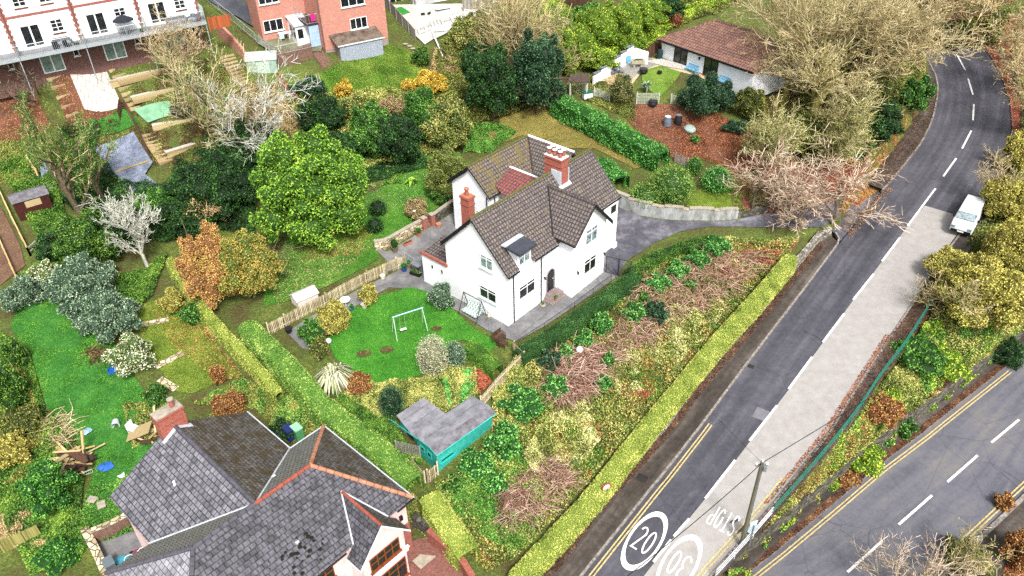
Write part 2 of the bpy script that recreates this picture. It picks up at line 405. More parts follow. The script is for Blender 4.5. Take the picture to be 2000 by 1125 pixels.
# road surfaces
def asphalt(name, c0, c1, c2, rot=0, patch=.6, streak=True):
    k = NM(name, .82); co_ = k.coord(); uv = k.coord('UV')
    mp = k.n('Mapping'); mp.inputs['Scale'].default_value = (.07, 1.1, 1) if streak else (1, 1, 1); k.l(uv, mp.inputs[0])
    f = k.noise(.9 if streak else .6, 4, mp.outputs[0], .6, .3); g = k.noise(2.6, 6, co_, .75); h = k.noise(30, 3); lf = k.noise(.35, 3)
    a = k.mix(.4, f, g); a = k.mix(.18, a, h); a = k.mix(.2, a, lf)
    c = k.ramp(a, [(.4, c0), (.5, c1), (.6, c2)])
    st = k.ramp(k.noise(1.3, 7, None, .8), [(.6, '000000'), (.68, 'ffffff')])
    k2_ = k.n('Math', operation='MULTIPLY'); k.l(st, k2_.inputs[0]); k2_.inputs[1].default_value = .35
    c = k.mix(k2_.outputs[0], c, c0)
    v = k.n('TexVoronoi', feature='DISTANCE_TO_EDGE'); v.inputs['Scale'].default_value = .28; n2 = k.n('Mix', data_type='RGBA'); n2.inputs[0].default_value = .12; k.l(co_, n2.inputs[6]); nn = k.n('TexNoise'); nn.inputs['Scale'].default_value = 1.2; k.l(co_, nn.inputs[0]); k.l(nn.outputs[1], n2.inputs[7]); k.l(n2.outputs[2], v.inputs['Vector'])
    cr = k.ramp(v.outputs['Distance'], [(.0, 'ffffff'), (.006, '000000')]); k3 = k.n('Math', operation='MULTIPLY'); k.l(cr, k3.inputs[0]); k3.inputs[1].default_value = .45; c = k.mix(k3.outputs[0], c, '1d1c1e')
    k.bump(h, .3, .01); return k.out(c)
RD = math.atan2(4.3, 3.9)
M_ROAD1 = asphalt('mat_asphalt', '38383e', '48474e', '5b5a61', rot=-(math.pi/2-RD)*-1 if False else math.pi/2-RD)
M_ROAD2 = asphalt('mat_asphalt_worn', '505057', '5f5f67', '6f6c69', rot=math.pi/2-math.atan2(3.6, 5))
M_PAVE = asphalt('mat_pavement', '2b2723', '453e38', '67605a', patch=.2)
M_PATH = asphalt('mat_patio_concrete', '555455', '6b6a6b', '868482', streak=False)
k = NM('mat_concrete_lane', .85); a = k.noise(1.4, 6, None, .7); b = k.noise(22, 4)
cc = k.ramp(k.mix(.5, a, b), [(.34, '85807b'), (.5, '94908c'), (.64, 'a09d9b')])
M_LANE = k.out(cc)
road = strip('road', resample(smooth(road_left, 1), 90), resample(smooth(road_right, 1), 90), 130, 8, z1, M_ROAD1, 0)
# driveway mouth between the kerb ends, part of the road surface
DLIFT = .05
# light concrete lane
lane_l = wp([(1206,1200),(1258,1125),(1316,1050),(1377,975),(1437,899.5),(1479,843),(1540,762),(1606.8,670),(1666,587),(1722.5,511),(1772.5,442),(1806,402)], A1)
lane_r = wp([(1330,1200),(1385,1125),(1500,995),(1620,843),(1675,752),(1735,662),(1780,594.5),(1827,518),(1862,468),(1893,428)], A1)
strip('concrete_lane', lane_l, off(lane_r, .02), 130, 10, z1, M_LANE, .035)
# second road
road2 = strip('lower_road', k2, k2r, 50, 8, z2, M_ROAD2, 0)
# pavements with kerbs
kb = NM('mat_kerb', .85); M_KERB = kb.out(kb.ramp(kb.noise(5, 5), [(.35, '5f5853'), (.65, '9a928a')]))
def kerb(P, zf, d, h=.12, w_=.15, name='kerb', mat=None):
    P = resample(P, max(8, int(sum((b-a).length for a, b in zip(P[:-1], P[1:]))/.9))); O = off(P, d*w_); mb = MB()
    for i in range(len(P)-1):
        a, b, c_, d_ = P[i], P[i+1], O[i+1], O[i]; zA, zB = zf(a.x, a.y), zf(b.x, b.y)
        g = .006 if i % 1 == 0 else 0
        V = [(a.x, a.y, zA-.2), (b.x, b.y, zB-.2), (c_.x, c_.y, zB-.2), (d_.x, d_.y, zA-.2), (a.x, a.y, zA+h), (b.x, b.y, zB+h), (c_.x, c_.y, zB+h), (d_.x, d_.y, zA+h)]
        mb.add(V, [(0, 3, 2, 1), (4, 5, 6, 7), (0, 1, 5, 4), (1, 2, 6, 5), (2, 3, 7, 6), (3, 0, 4, 7)])
    return tag(mb.build(name, mat or M_KERB), kind='structure')
kerb(rl+[A1(1640, 466), A1(1633, 455)], z1, 1); strip('pavement', off(wl, -.0), off(rl, .15), 70, 4, z1, M_PAVE, .12)
kerb(rlu, z1, 1); strip('pavement', upl, off(rlu, .15), 40, 4, z1, M_PAVE, .12)
kerb(rr, z1, -1)
strip('pavement', off(rr[:8], -.15), [p for p in resample(rail_out, 20)], 50, 4, z1, M_PAVE, .12)
strip('pavement', off(rr[7:], -.15), off(rr[7:], -1.5), 40, 3, z1, M_PAVE, .115)
kerb(k2, z2, 1); strip('pavement', off(k2, .95), off(k2, .15), 40, 2, z2, M_PAVE, .12)
kerb(k2r, z2, -1, w_=.3); strip('pavement', off(k2r, -.3), off(k2r, -2.6), 30, 3, z2, M_PAVE, .12)
# markings
M_WHITE = (lambda k: k.out(k.ramp(k.noise(9, 6, None, .8), [(.38, '8f8e8c'), (.44, 'd2d1ce'), (.6, 'e0dfdc')])))(NM('mat_road_white', .7))
M_YEL = (lambda k: k.out(k.ramp(k.noise(9, 6, None, .8), [(.38, '857850'), (.5, 'b9a672'), (.6, 'c9b885')])))(NM('mat_road_yellow', .7))
def ribbon(mb, P, wd, zf, dz, closed=False):
    P = [Vector((p[0], p[1], 0)) for p in P]; n = len(P); Lp = []; Rp = []
    for i in range(n):
        if closed: a, b, c_ = P[i-1], P[i], P[(i+1) % n]
        else: a, b, c_ = P[max(0, i-1)], P[i], P[min(n-1, i+1)]
        d1 = (b-a); d2 = (c_-b)
        if d1.length < 1e-9: d1 = d2
        if d2.length < 1e-9: d2 = d1
        d1.normalize(); d2.normalize(); t = (d1+d2).normalized(); nrm = Vector((-t.y, t.x, 0)); kf = 1/max(.45, nrm.dot(Vector((-d1.y, d1.x, 0))))
        wi = wd[i] if isinstance(wd, (list, tuple)) else wd
        Lp.append(b+nrm*(wi/2*kf)); Rp.append(b-nrm*(wi/2*kf))
    m_ = n if closed else n-1
    for i in range(m_):
        j = (i+1) % n; q = [Lp[i], Rp[i], Rp[j], Lp[j]]
        mb.add([(p.x, p.y, zf(p.x, p.y)+dz) for p in q], [(0, 1, 2, 3)])
    return mb
mb = MB()
for a, b in [((1276,1098.6),(1311,1055)),((1316,1048.5),(1346,1014)),((1377.2,974.6),(1436,899.5)),((1463.7,861.8),(1517.5,793)),((1540,760.8),(1586,698)),((1606.8,669.5),(1649,613)),((1666,586.5),(1706,536)),((1722.5,511),(1757.5,464.8)),((1772.5,442),(1827,369)),((1842,345.5),(1867.5,309.8)),((1878.8,291),(1896.8,256)),((1900,236),(1901.8,204)),((1900,186),(1890.5,154.5)),((1885,137.5),(1869,108)),((1850,81),(1843,72))]:
    A, B = A1(*a), A1(*b); ribbon(mb, resample([A, B], 5), .17, z1, .055)
for a, b in [((1655,1118),(1723,1057)),((1755,1025),(1820,968)),((1850,942),(1909,890)),((1936,865),(1990,820)),((2020,795),(2070,750))]:
    A, B = A2(*a), A2(*b); ribbon(mb, resample([A, B], 5), .17, z2, .04)
tag(mb.build('road_markings', M_WHITE), kind='structure')
mb = MB()
YL = off(resample(rl, 60), -.32); YL = [p for p in YL if p.y < A1(1385, 824).y]
for d in (-.32, -.54): 
    Q = [p for p in off(resample(rl, 60), d) if p.y < A1(1385, 824).y]; ribbon(mb, Q, .1, z1, .045)
e = off([A1(1380, 824), A1(1383, 821)], 0)
for d in (.32, .54):
    Q = [p for p in off(resample(rr[:6], 60), d) if p.y < A1(1545, 925).y]; ribbon(mb, Q, .1, z1, .055)
for d in (-.35, -.57):
    Q = [p for p in off(resample(k2, 60), d) if p.x < A2(1972, 718).x]; ribbon(mb, Q, .1, z2, .04)
for d in (.3, .52):
    Q = off(resample(k2r, 40), d); ribbon(mb, Q, .1, z2, .04)
tag(mb.build('yellow_lines', M_YEL), kind='structure')
# lettering, unit boxes: strokes as polylines (x right, y up)
def arc(cx, cy, rx, ry, a0, a1, n=8): return [(cx+rx*math.cos(R(a0+(a1-a0)*i/n)), cy+ry*math.sin(R(a0+(a1-a0)*i/n))) for i in range(n+1)]
GL = {'2': [arc(.5, .76, .38, .22, 160, -20, 9)+[(.1, .03), (.92, .03)]],
 '0': [arc(.5, .5, .4, .47, 0, 345, 22)+['c']],
 '3': [arc(.48, .76, .36, .22, 160, -75, 8)+arc(.48, .27, .42, .25, 75, -165, 9)],
 'S': [arc(.5, .76, .38, .22, 20, 250, 8)+arc(.5, .26, .4, .24, 75, -160, 8)],
 'T': [[(.02, .96), (.98, .96)], [(.5, .0), (.5, .9)]],
 'O': [arc(.5, .5, .42, .47, 0, 345, 22)+['c']],
 'P': [[(.12, 0), (.12, .95)]+[(.55, .95)]+arc(.58, .72, .3, .23, 80, -80, 7)+[(.22, .49)]]}
def lettering(mb, text, fr, w_, h_, gap, st, zf, dz, orient=None):
    """fr(u,v)->(x,y); text centred on the origin"""
    tot = len(text)*w_+(len(text)-1)*gap; x = -tot/2; fr = fr or (lambda u, v: (u, v))
    for ch in text:
        for s_ in GL[ch]:
            cl = s_[-1] == 'c'; pts_ = [fr(x+q[0]*w_, (q[1]-.5)*h_) for q in s_ if q != 'c']
            if zf: ribbon(mb, pts_, st, zf, dz, cl)
            else: orient(mb, [(x+q[0]*w_, (q[1]-.5)*h_) for q in s_ if q != 'c'], st, cl)
        x += w_+gap
def frame_at(P, ahead):
    d = Vector((ahead[0], ahead[1], 0)).normalized(); r_ = Vector((d.y, -d.x, 0))
    return lambda u, v: (P.x+r_.x*u+d.x*v, P.y+r_.y*u+d.y*v)
mb = MB(); up = Vector((3.8, 5.0, 0)).normalized()
def roundel(px, py, txt, sgn, dz):
    P = A1(px, py); fr = frame_at(P, up*sgn); n = 40; L = 2.15; W = .95
    ring = []; wd = []
    for i in range(n):
        t = 2*math.pi*i/n; ring.append(fr(W*math.cos(t), L*math.sin(t))); wd.append(.17+.24*abs(math.sin(t))**3)
    ribbon(mb, ring, wd, z1, dz, True); lettering(mb, txt, fr, .52, 1.75, .12, .11, z1, dz)
roundel(1259, 1056, '20', 1, .05); roundel(1326, 1104, '30', -1, .055)
P = A1(1412, 1018); lettering(mb, 'STOP', frame_at(P, -up), .36, 1.55, .12, .1, z1, .055)
tag(mb.build('road_lettering', M_WHITE), kind='structure')
# ------------------------------------------------------------------ building materials
def tilemat(name, bw, rh, c1, c2, mortar, ms=.03, bias=0., rough=.75, moss=None, mamt=.6, off_=.5, light=None, streak=None, bstr=.8):
    k = NM(name, rough); uv = k.coord('UV'); b = k.n('TexBrick'); k.l(uv, b.inputs['Vector']); b.offset = off_; b.squash = 1
    b.inputs['Scale'].default_value = 1; b.inputs['Brick Width'].default_value = bw; b.inputs['Row Height'].default_value = rh
    b.inputs['Mortar Size'].default_value = ms; b.inputs['Mortar Smooth'].default_value = .3; b.inputs['Bias'].default_value = bias
    b.inputs['Color1'].default_value = lin(c1); b.inputs['Color2'].default_value = lin(c2); b.inputs['Mortar'].default_value = lin(mortar)
    c = b.outputs['Color']
    n = k.noise(6, 5, uv, .7); c = k.mix(k.ramp(n, [(.35, '000000'), (.7, '888888')]), c, k.mix(.5, c, 'e8e0da'), 'MIX')
    if light:   # scattered replaced slates: pick whole bricks by white noise on the brick index
        sx = k.n('SeparateXYZ'); k.l(uv, sx.inputs[0])
        dv = k.n('Math', operation='DIVIDE'); k.l(sx.outputs[1], dv.inputs[0]); dv.inputs[1].default_value = rh
        fl = k.n('Math', operation='FLOOR'); k.l(dv.outputs[0], fl.inputs[0])
        hf = k.n('Math', operation='MODULO'); k.l(fl.outputs[0], hf.inputs[0]); hf.inputs[1].default_value = 2
        ha = k.n('Math', operation='ABSOLUTE'); k.l(hf.outputs[0], ha.inputs[0])
        hm = k.n('Math', operation='MULTIPLY'); k.l(ha.outputs[0], hm.inputs[0]); hm.inputs[1].default_value = off_
        dx = k.n('Math', operation='DIVIDE'); k.l(sx.outputs[0], dx.inputs[0]); dx.inputs[1].default_value = bw
        ad = k.n('Math', operation='ADD'); k.l(dx.outputs[0], ad.inputs[0]); k.l(hm.outputs[0], ad.inputs[1])
        fx = k.n('Math', operation='FLOOR'); k.l(ad.outputs[0], fx.inputs[0])
        cb = k.n('CombineXYZ'); k.l(fx.outputs[0], cb.inputs[0]); k.l(fl.outputs[0], cb.inputs[1])
        wn = k.n('TexWhiteNoise'); k.l(cb.outputs[0], wn.inputs[0])
        ln = k.noise(light[2], 2, cb.outputs[0]); 
        th = k.n('Math', operation='ADD'); k.l(wn.outputs[0], th.inputs[0]); k.l(ln, th.inputs[1])
        f = k.ramp(th.outputs[0], [(light[1], '000000'), (light[1]+.03, 'ffffff')]); f2 = k.n('Math', operation='MULTIPLY'); k.l(f, f2.inputs[0])
        mo = k.n('Math', operation='SUBTRACT'); mo.inputs[0].default_value = 1; k.l(b.outputs['Fac'], mo.inputs[1]); k.l(mo.outputs[0], f2.inputs[1])
        c = k.mix(f2.outputs[0], c, light[0])
        v2 = k.ramp(wn.outputs[0], [(0, '9a9a9a'), (1, 'ffffff')]); c = k.mix(.8, c, v2, 'MULTIPLY')
    if moss:
        mm = k.ramp(k.noise(1.1, 6, uv, .75), [(mamt-.08, '000000'), (mamt+.06, 'ffffff')]); c = k.mix(mm, c, moss)
    if streak:
        mp = k.n('Mapping'); mp.inputs['Scale'].default_value = (3, .35, 1); k.l(uv, mp.inputs[0]); c = k.mix(k.ramp(k.noise(2, 4, mp.outputs[0]), [(.4, '000000'), (.75, 'bbbbbb')]), c, streak)
    inv = k.n('Math', operation='SUBTRACT'); inv.inputs[0].default_value = 1; k.l(b.outputs['Fac'], inv.inputs[1])
    sw = k.n('SeparateXYZ'); k.l(uv, sw.inputs[0]); d = k.n('Math', operation='DIVIDE'); k.l(sw.outputs[1], d.inputs[0]); d.inputs[1].default_value = rh
    fr_ = k.n('Math', operation='FRACT'); k.l(d.outputs[0], fr_.inputs[0]); s_ = k.n('Math', operation='SUBTRACT'); s_.inputs[0].default_value = 1; k.l(fr_.outputs[0], s_.inputs[1])
    mu = k.n('Math', operation='MULTIPLY'); k.l(inv.outputs[0], mu.inputs[0]); k.l(s_.outputs[0], mu.inputs[1])
    k.bump(mu.outputs[0], bstr, .04); return k.out(c)
M_RENDER = (lambda k: (k.bump(k.noise(40, 3), .2, .01), k.out(k.ramp(k.noise(.8, 6, None, .7), [(.3, 'dcdfe0'), (.5, 'eaecee'), (.7, 'f1f2f3')])))[1])(NM('mat_white_render', .85))
M_PINK = (lambda k: k.out(k.ramp(k.noise(.9, 6, None, .7), [(.3, 'c9a9a6'), (.55, 'e2c6c3'), (.75, 'ead2cf')])))(NM('mat_pink_render', .85))
M_TILE = tilemat('mat_roof_tile', .27, .31, '4f4441', '6e605b', '100c0b', .055, 0, moss='75704a', mamt=.66, off_=0)
M_TILE2 = tilemat('mat_roof_tile_mossy', .3, .34, '554a41', '71614f', '15110f', .055, 0, moss='6a5f35', mamt=.56, off_=0)
M_REDTILE = tilemat('mat_red_tile', .3, .34, '8c3a34', '74302e', '240f10', .045, 0, off_=0)
M_BTILE = tilemat('mat_bungalow_tile', .34, .36, '8c5a45', '6f4435', '2e1d18', .05, 0, off_=0, moss='8d6d5e', mamt=.6)
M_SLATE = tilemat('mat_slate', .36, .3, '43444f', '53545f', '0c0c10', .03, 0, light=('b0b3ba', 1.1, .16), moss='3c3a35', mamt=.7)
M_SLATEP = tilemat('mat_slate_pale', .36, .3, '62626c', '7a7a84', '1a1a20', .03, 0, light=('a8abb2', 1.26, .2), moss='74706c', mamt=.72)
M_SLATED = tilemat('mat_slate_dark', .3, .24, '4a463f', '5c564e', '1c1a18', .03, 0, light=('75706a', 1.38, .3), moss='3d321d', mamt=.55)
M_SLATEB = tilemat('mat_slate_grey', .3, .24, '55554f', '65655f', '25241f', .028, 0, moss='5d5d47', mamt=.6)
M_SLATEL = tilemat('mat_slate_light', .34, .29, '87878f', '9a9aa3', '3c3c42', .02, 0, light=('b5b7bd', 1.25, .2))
def brick(name, a, b, m_, sc_=1, ms=.012, moss=None, mamt=.62): return tilemat(name, .22*sc_, .075*sc_, a, b, m_, ms*sc_, 0, .9, moss=moss, mamt=mamt, bstr=.4)
M_BRICK_O = brick('mat_chimney_brick', '9c4632', '873826', '7d4636')
M_BRICK_R = brick('mat_red_brick', '97402e', '823527', '7d5347')
M_BRICK_P = brick('mat_pink_brick', 'b3705f', 'a3614f', 'a88070', 1.2, moss='c08d7a', mamt=.62)
M_BRICK_D = brick('mat_dark_brick', '6b3a30', '583029', '4f3a33')
M_BRICK_W = brick('mat_garden_brick', '7a4a38', '5f3a2d', '6d5a4c', moss='4d4a2b')
M_BLACK = flat('mat_black_paint', '15151a', .4)
M_BARGE = flat('mat_barge_black', '1a171b', .6, .3)
M_WHITEP = flat('mat_white_upvc', 'e2e4e4', .35, .04)
M_GREYP = flat('mat_grey_paint', '6f7478', .5)
M_FLASH = flat('mat_lead_flashing', 'b5bcc2', .6, .2)
M_FELT = (lambda k: (k.bump(k.noise(60, 3), .3, .01), k.out(k.ramp(k.noise(1.3, 6, None, .7), [(.35, '65646a'), (.6, '8b8a90')])))[1])(NM('mat_roof_felt', .9))
M_FELTD = (lambda k: k.out(k.ramp(k.noise(2.2, 6, None, .75), [(.35, '4a484c'), (.6, '77747a')])))(NM('mat_felt_dark', .9))
M_SLABF = flat('mat_dormer_felt', '3d4048', .5, .2)
M_MOSS = flat('mat_moss', '585832', .95, .35, 0, 8)
M_WOODD = flat('mat_dark_wood', '3a2a24', .8, .3)
M_STEP = brick('mat_step_tile', '8d7a77', '7a6865', '4f4544', 1.3)
M_TERRA = flat('mat_terracotta', 'a9674c', .8, .2)
M_BROWNW = flat('mat_brown_frame', '7a4022', .5, .2)
def glass(name, c0, c1, c2='9aa6a8'):
    k = NM(name, .08); k.b.inputs['Specular IOR Level'].default_value = .9
    return k.out(k.ramp(k.noise(2.2, 4, None, .7, 1.5), [(.38, c0), (.56, c1), (.66, c1), (.72, c2)]))
M_GLASS = glass('mat_glass_dark', '0b0d10', '23272b', '59646a')
M_GLASSL = glass('mat_glass_pale', '3a4548', '8fa0a4', 'c9d3d4')
M_GLASSG = glass('mat_glass_green', '5e7269', '80958b', 'a2b3aa')
def Mx(x, y, z, rz=0): return Matrix.Translation((x, y, z)) @ Matrix.Rotation(rz, 4, 'Z')
def window(par, M, w_, h_, cols=2, top=.28, fm=None, gm=None, sill=True, bars=None, name='window', fr_=.06, depth_=.05, sillm=None, label=None):
    """frame in the wall plane; local x along wall, -y outward"""
    fm = fm or M_WHITEP; gm = gm or M_GLASS; mb = MB(); d = -depth_
    mb.box(0, w_, d, .0, 0, fr_, M); mb.box(0, w_, d, .0, h_-fr_, h_, M); mb.box(0, fr_, d, .0, fr_, h_-fr_, M); mb.box(w_-fr_, w_, d, .0, fr_, h_-fr_, M)
    for i in range(1, cols): x = w_*i/cols; mb.box(x-fr_*.6, x+fr_*.6, d+.005, .0, fr_, h_-fr_, M)
    if top: z = h_*(1-top); mb.box(fr_, w_-fr_, d+.003, .0, z-fr_*.55, z+fr_*.55, M)
    for z in (bars or []): mb.box(fr_, w_-fr_, d+.003, .0, h_*z-fr_*.4, h_*z+fr_*.4, M)
    f = mb.build(name, fm, par)
    if label: f['label'] = label
    g = MB(); g.box(fr_*.8, w_-fr_*.8, d*.45, .01, fr_*.8, h_-fr_*.8, M); g.build('pane', gm, f)
    if sill: s_ = MB(); s_.box(-.08, w_+.08, d-.1, .0, -.09, -.004, M); s_.build('sill', sillm or fm, f)
    return f
def ridge(mb, a, b, r=.11, n=None):
    a, b = Vector(a), Vector(b); L = (b-a).length; n = n or max(1, int(L/.45))
    for i in range(n):
        p, q = a.lerp(b, i/n), a.lerp(b, (i+.94)/n); mb.tube(p, q, r*1.03, r*.97, 8)
def downpipe(par, P, r=.05, m_=None, name='downpipe'):
    mb = MB(); mb.path(P, r); return mb.build(name, m_ or M_BLACK, par)
def xtube(P, r, n=6):
    mb = MB(); mb.path(P, r, n); return mb

# ------------------------------------------------------------------ the white house
O = un(992.3, 637.8, 0); AZ = R(48)
H = thing('detached_house', 'white rendered detached house with brown tiled roof, front gable and arched door, in the middle', 'house', O, AZ)
HM = Matrix.Translation(O) @ Matrix.Rotation(AZ, 4, 'Z')
def hw(x, y, z=0): return HM @ Vector((x, y, z))
X1h = 14.15
wall = MB()
def gable_prism(mb, x0, x1, prof):
    n = len(prof); V = [(x0, y, z) for y, z in prof]+[(x1, y, z) for y, z in prof]
    mb.add(V, [tuple(range(n)), tuple(range(2*n-1, n-1, -1))]+[(k, n+k, n+(k+1) % n, (k+1) % n) for k in range(n)])
gable_prism(wall, 0, X1h, [(0, -.8), (0, 5.0), (3.3, 8.3), (6.4, 5.2), (6.4, -.8)])
# front gable wing
def gable_prism_y(mb, y0, y1, prof):
    n = len(prof); V = [(x, y0, z) for x, z in prof]+[(x, y1, z) for x, z in prof]
    mb.add(V, [tuple(range(n)), tuple(range(2*n-1, n-1, -1))]+[(k, n+k, n+(k+1) % n, (k+1) % n) for k in range(n)])
gable_prism_y(wall, -1.55, .1, [(5.94, -.8), (10.25, -.8), (10.25, 5.55), (8.1, 7.75), (5.94, 5.5)])
wall.box(.002, 14.1, -.03, -.002, -.8, .35); 
gable_prism(wall, 7.5, 13.5, [(8.75, -.5), (8.75, 5.1), (10.9, 6.95), (13.1, 5.2), (13.1, -.5)])
gable_prism_y(wall, 6.3, 8.9, [(13.3, -.5), (17, -.5), (17, 5.0), (15.2, 6.9), (13.3, 5.1)])
wall.box(13.3, 17, 8.9, 13.05, -.5, 5.0); wall.box(9.2, 13.4, 6.3, 8.8, -.5, 4.9)
wall.build('wall', M_RENDER, H)
# lean-to on the left gable (roof visible) and flat roof
lt = MB(); lt.box(-.012, 2.4, 6.41, 9.3, -.5, 2.75); lt.build('side_extension', M_RENDER, H)
lr = MB(); lr.slab([(-.02, 6.42, 2.78), (2.5, 6.42, 3.3), (2.5, 9.35, 3.3), (-.02, 9.35, 2.78)], .03)
lo = lr.build('extension_roof', M_TILE, H)
cp_ = MB(); cp_.box(-.14, .1, 6.3, 9.45, 2.8, 3.02); cp_.build('coping', M_BRICK_R, lo)
# main roof
rf = MB(); rz_, ry = 8.47, 3.3
fp = lambda x, y: (x, y, rz_-(ry-y)); rp = lambda x, y: (x, y, rz_-(y-ry))
ov = -.32
rf.slab([fp(-.2, ov), fp(1.1, ov), fp(1.1, 1.15), fp(-.2, 1.15)], .1)
rf.slab([fp(-.2, 1.153), fp(14.4, 1.153), fp(14.4, ry), fp(-.2, ry)], .1)
rf.slab([fp(2.75, ov), fp(6.0, ov), fp(6.0, 1.15), fp(2.75, 1.15)], .1)
rf.slab([fp(6.004, ov+.3), fp(14.4, ov+.3), fp(14.4, 1.15), fp(6.004, 1.15)], .1)
rf.slab([rp(-.2, ry), rp(14.4, ry), rp(14.4, 6.65), rp(-.2, 6.65)], .1)
# wing roof
wz, wx = 7.93, 8.1; wl_ = lambda x, y: (x, y, wz-(wx-x)*1.04); wr_ = lambda x, y: (x, y, wz-(x-wx)*1.04)
vy = lambda z: ry-(rz_-z)
rf.slab([wl_(5.62, -1.95), (wx, -1.95, wz), (wx, vy(wz), wz+.0), wl_(5.62, vy(wl_(5.62, 0)[2]))], .1)
rf.slab([(wx, -1.95, wz), wr_(10.58, -1.95), wr_(10.58, vy(wr_(10.58, 0)[2])), (wx, vy(wz), wz)], .1)
roof = rf.build('roof', M_TILE, H)
rg = MB(); ridge(rg, (-.22, ry, rz_+.02), (9.0, ry, rz_+.02)); rg.build('ridge_tiles', M_MOSS, roof); rg = MB(); ridge(rg, (10.3, ry, rz_+.02), (14.42, ry, rz_+.02)); rg.build('ridge_tiles', M_MOSS, roof)
rg = MB(); ridge(rg, (wx, -1.97, wz+.02), (wx, vy(wz), wz+.02)); rg.build('ridge_tiles', M_TILE, roof)
vl = MB(); a = Vector((wx, vy(wz), wz+.02)); b = Vector(wl_(5.62, vy(wl_(5.62, 0)[2])))+Vector((0, 0, .02)); vl.tube(a, b, .07, .07, 5); vl.build('valley_gutter', M_BLACK, roof)
# rear roofs
rr_ = MB(); bz, by = 7.15, 10.9
q1 = lambda x, y: (x, y, bz-(by-y)*.86); q2 = lambda x, y: (x, y, bz-(y-by)*.82)
bx = 15.25; q3 = lambda x, y: (x, y, bz-(bx-x)*.92); q4 = lambda x, y: (x, y, bz-(x-bx)*.92)
yl = by-(bx-13.1)*.92/.86
rr_.slab([q1(7.3, 8.45), q1(13.05, 8.45), (bx, by, bz), q1(7.3, by)], .1)
rr_.slab([(7.3, by, bz), (bx, by, bz), q2(17.3, 13.45), q2(7.3, 13.45)], .1)
rear = rr_.build('rear_roof', M_TILE2, H)
r3 = MB(); r3.slab([q3(12.95, 6.66), (bx, 6.66-1.1, bz), (bx, by, bz), q3(12.95, 8.7)], .1); r3.slab([(bx, 5.6, bz), q4(17.4, 5.6), q4(17.4, 13.4), (bx, by, bz)], .1)
r3.build('rear_roof', M_TILE, H)
rg = MB(); ridge(rg, (7.3, by, bz+.02), (bx, by, bz+.02)); rg.build('ridge_tiles', M_MOSS, rear)
rg = MB(); ridge(rg, (bx, by, bz+.02), (bx, 5.6, bz+.02)); rg.build('ridge_tiles', M_RENDER, rear)
vv_ = MB(); vv_.tube((bx, by, bz+.03), (13.1, 8.55, 5.15), .08, .08, 5); vv_.build('valley_gutter', M_WOODD, rear)
# red link roof
rd = MB(); rd.slab([(11.1, 9.45, 6.1), (11.1, 6.3, 6.1), (7.9, 6.6, 4.95), (8.6, 9.0, 5.5)], .1); ro_ = rd.build('link_roof', M_REDTILE, H)
ro_['label'] = 'small red tiled roof between the main and rear roofs'
rg = MB(); ridge(rg, (11.12, 9.45, 6.12), (11.12, 6.3, 6.12), .1); rg.build('ridge_tiles', M_RENDER, ro_)
fl_ = MB(); fl_.box(11.3, 13.0, 6.5, 8.4, 5.0, 5.1); fl_.build('flat_roof', M_SLABF, H)
# barge boards, gutters
bg_ = MB()
def board(mb, a, b, h_, t=.05, up=0):
    a, b = Vector(a), Vector(b); d = (b-a); d.z = 0; n_ = Vector((-d.y, d.x, 0)).normalized()*t
    V = [a, b, b-Vector((0, 0, h_)), a-Vector((0, 0, h_))]; W = [p+n_ for p in V]
    mb.add(V+W, [(0, 1, 2, 3), (7, 6, 5, 4), (0, 4, 5, 1), (1, 5, 6, 2), (2, 6, 7, 3), (3, 7, 4, 0)])
for pr in (((rp(-.21, ry), rp(-.21, 6.66), .38), (fp(-.21, ry), fp(-.21, ov), .14)), (((wx, -1.96, wz), wr_(10.6, -1.96), .36), ((wx, -1.96, wz), wl_(5.6, -1.96), .1)), (((7.28, by, bz), q2(7.28, 13.45), .4), ((7.28, by, bz), q1(7.28, 8.45), .14))):
    bg_ = MB()
    for a, b, h_ in pr: board(bg_, a, b, h_)
    bg_.build('barge_board', M_BARGE, H)
gt = MB()
for a, b in [((-.2, ov-.05, 4.78), (1.05, ov-.05, 4.78)), ((2.8, ov-.05, 4.78), (5.6, ov-.05, 4.78)), ((10.4, ov+.24, 5.08), (14.4, ov+.24, 5.08)), ((5.58, -1.95, 5.28), (5.58, -.3, 5.28)), ((-.2, 6.7, 5.05), (14.4, 6.7, 5.05)), ((7.3, 8.4, 5.0), (12.9, 8.4, 5.0))]: gt = MB(); gt.tube(a, b, .065, .065, 6); gt.build('gutter', M_BLACK, H)
downpipe(H, [(.65, -.36, 4.75), (.65, -.09, 4.5), (.65, -.09, .02)]); downpipe(H, [(3.9, -.36, 4.75), (3.9, -.09, 4.5), (3.9, -.09, .02)])
downpipe(H, [(11.9, -.07, 5.0), (11.9, -.07, .3)]); downpipe(H, [(7.42, 8.9, 4.9), (7.42, 8.9, 0)]); downpipe(H, [(8.2, 8.66, 4.9), (8.2, 8.66, 0)])
# dormer
dm = MB(); dm.box(1.12, 2.72, -.03, 1.55, 5.0, 6.32); do = dm.build('dormer', M_RENDER, H)
dr = MB(); dr.slab([(.75, -.6, 6.5), (2.75, -.6, 6.5), (2.75, .75, 6.62), (.75, .75, 6.62)], .2); dr.build('dormer_roof', M_SLABF, do)
df = MB(); df.slab([fp(.72, .72)[:2]+(6.66,), fp(2.8, .72)[:2]+(6.66,), (2.8, 1.2, 6.62), (.72, 1.2, 6.62)], .08); df.build('flashing', M_FLASH, do)
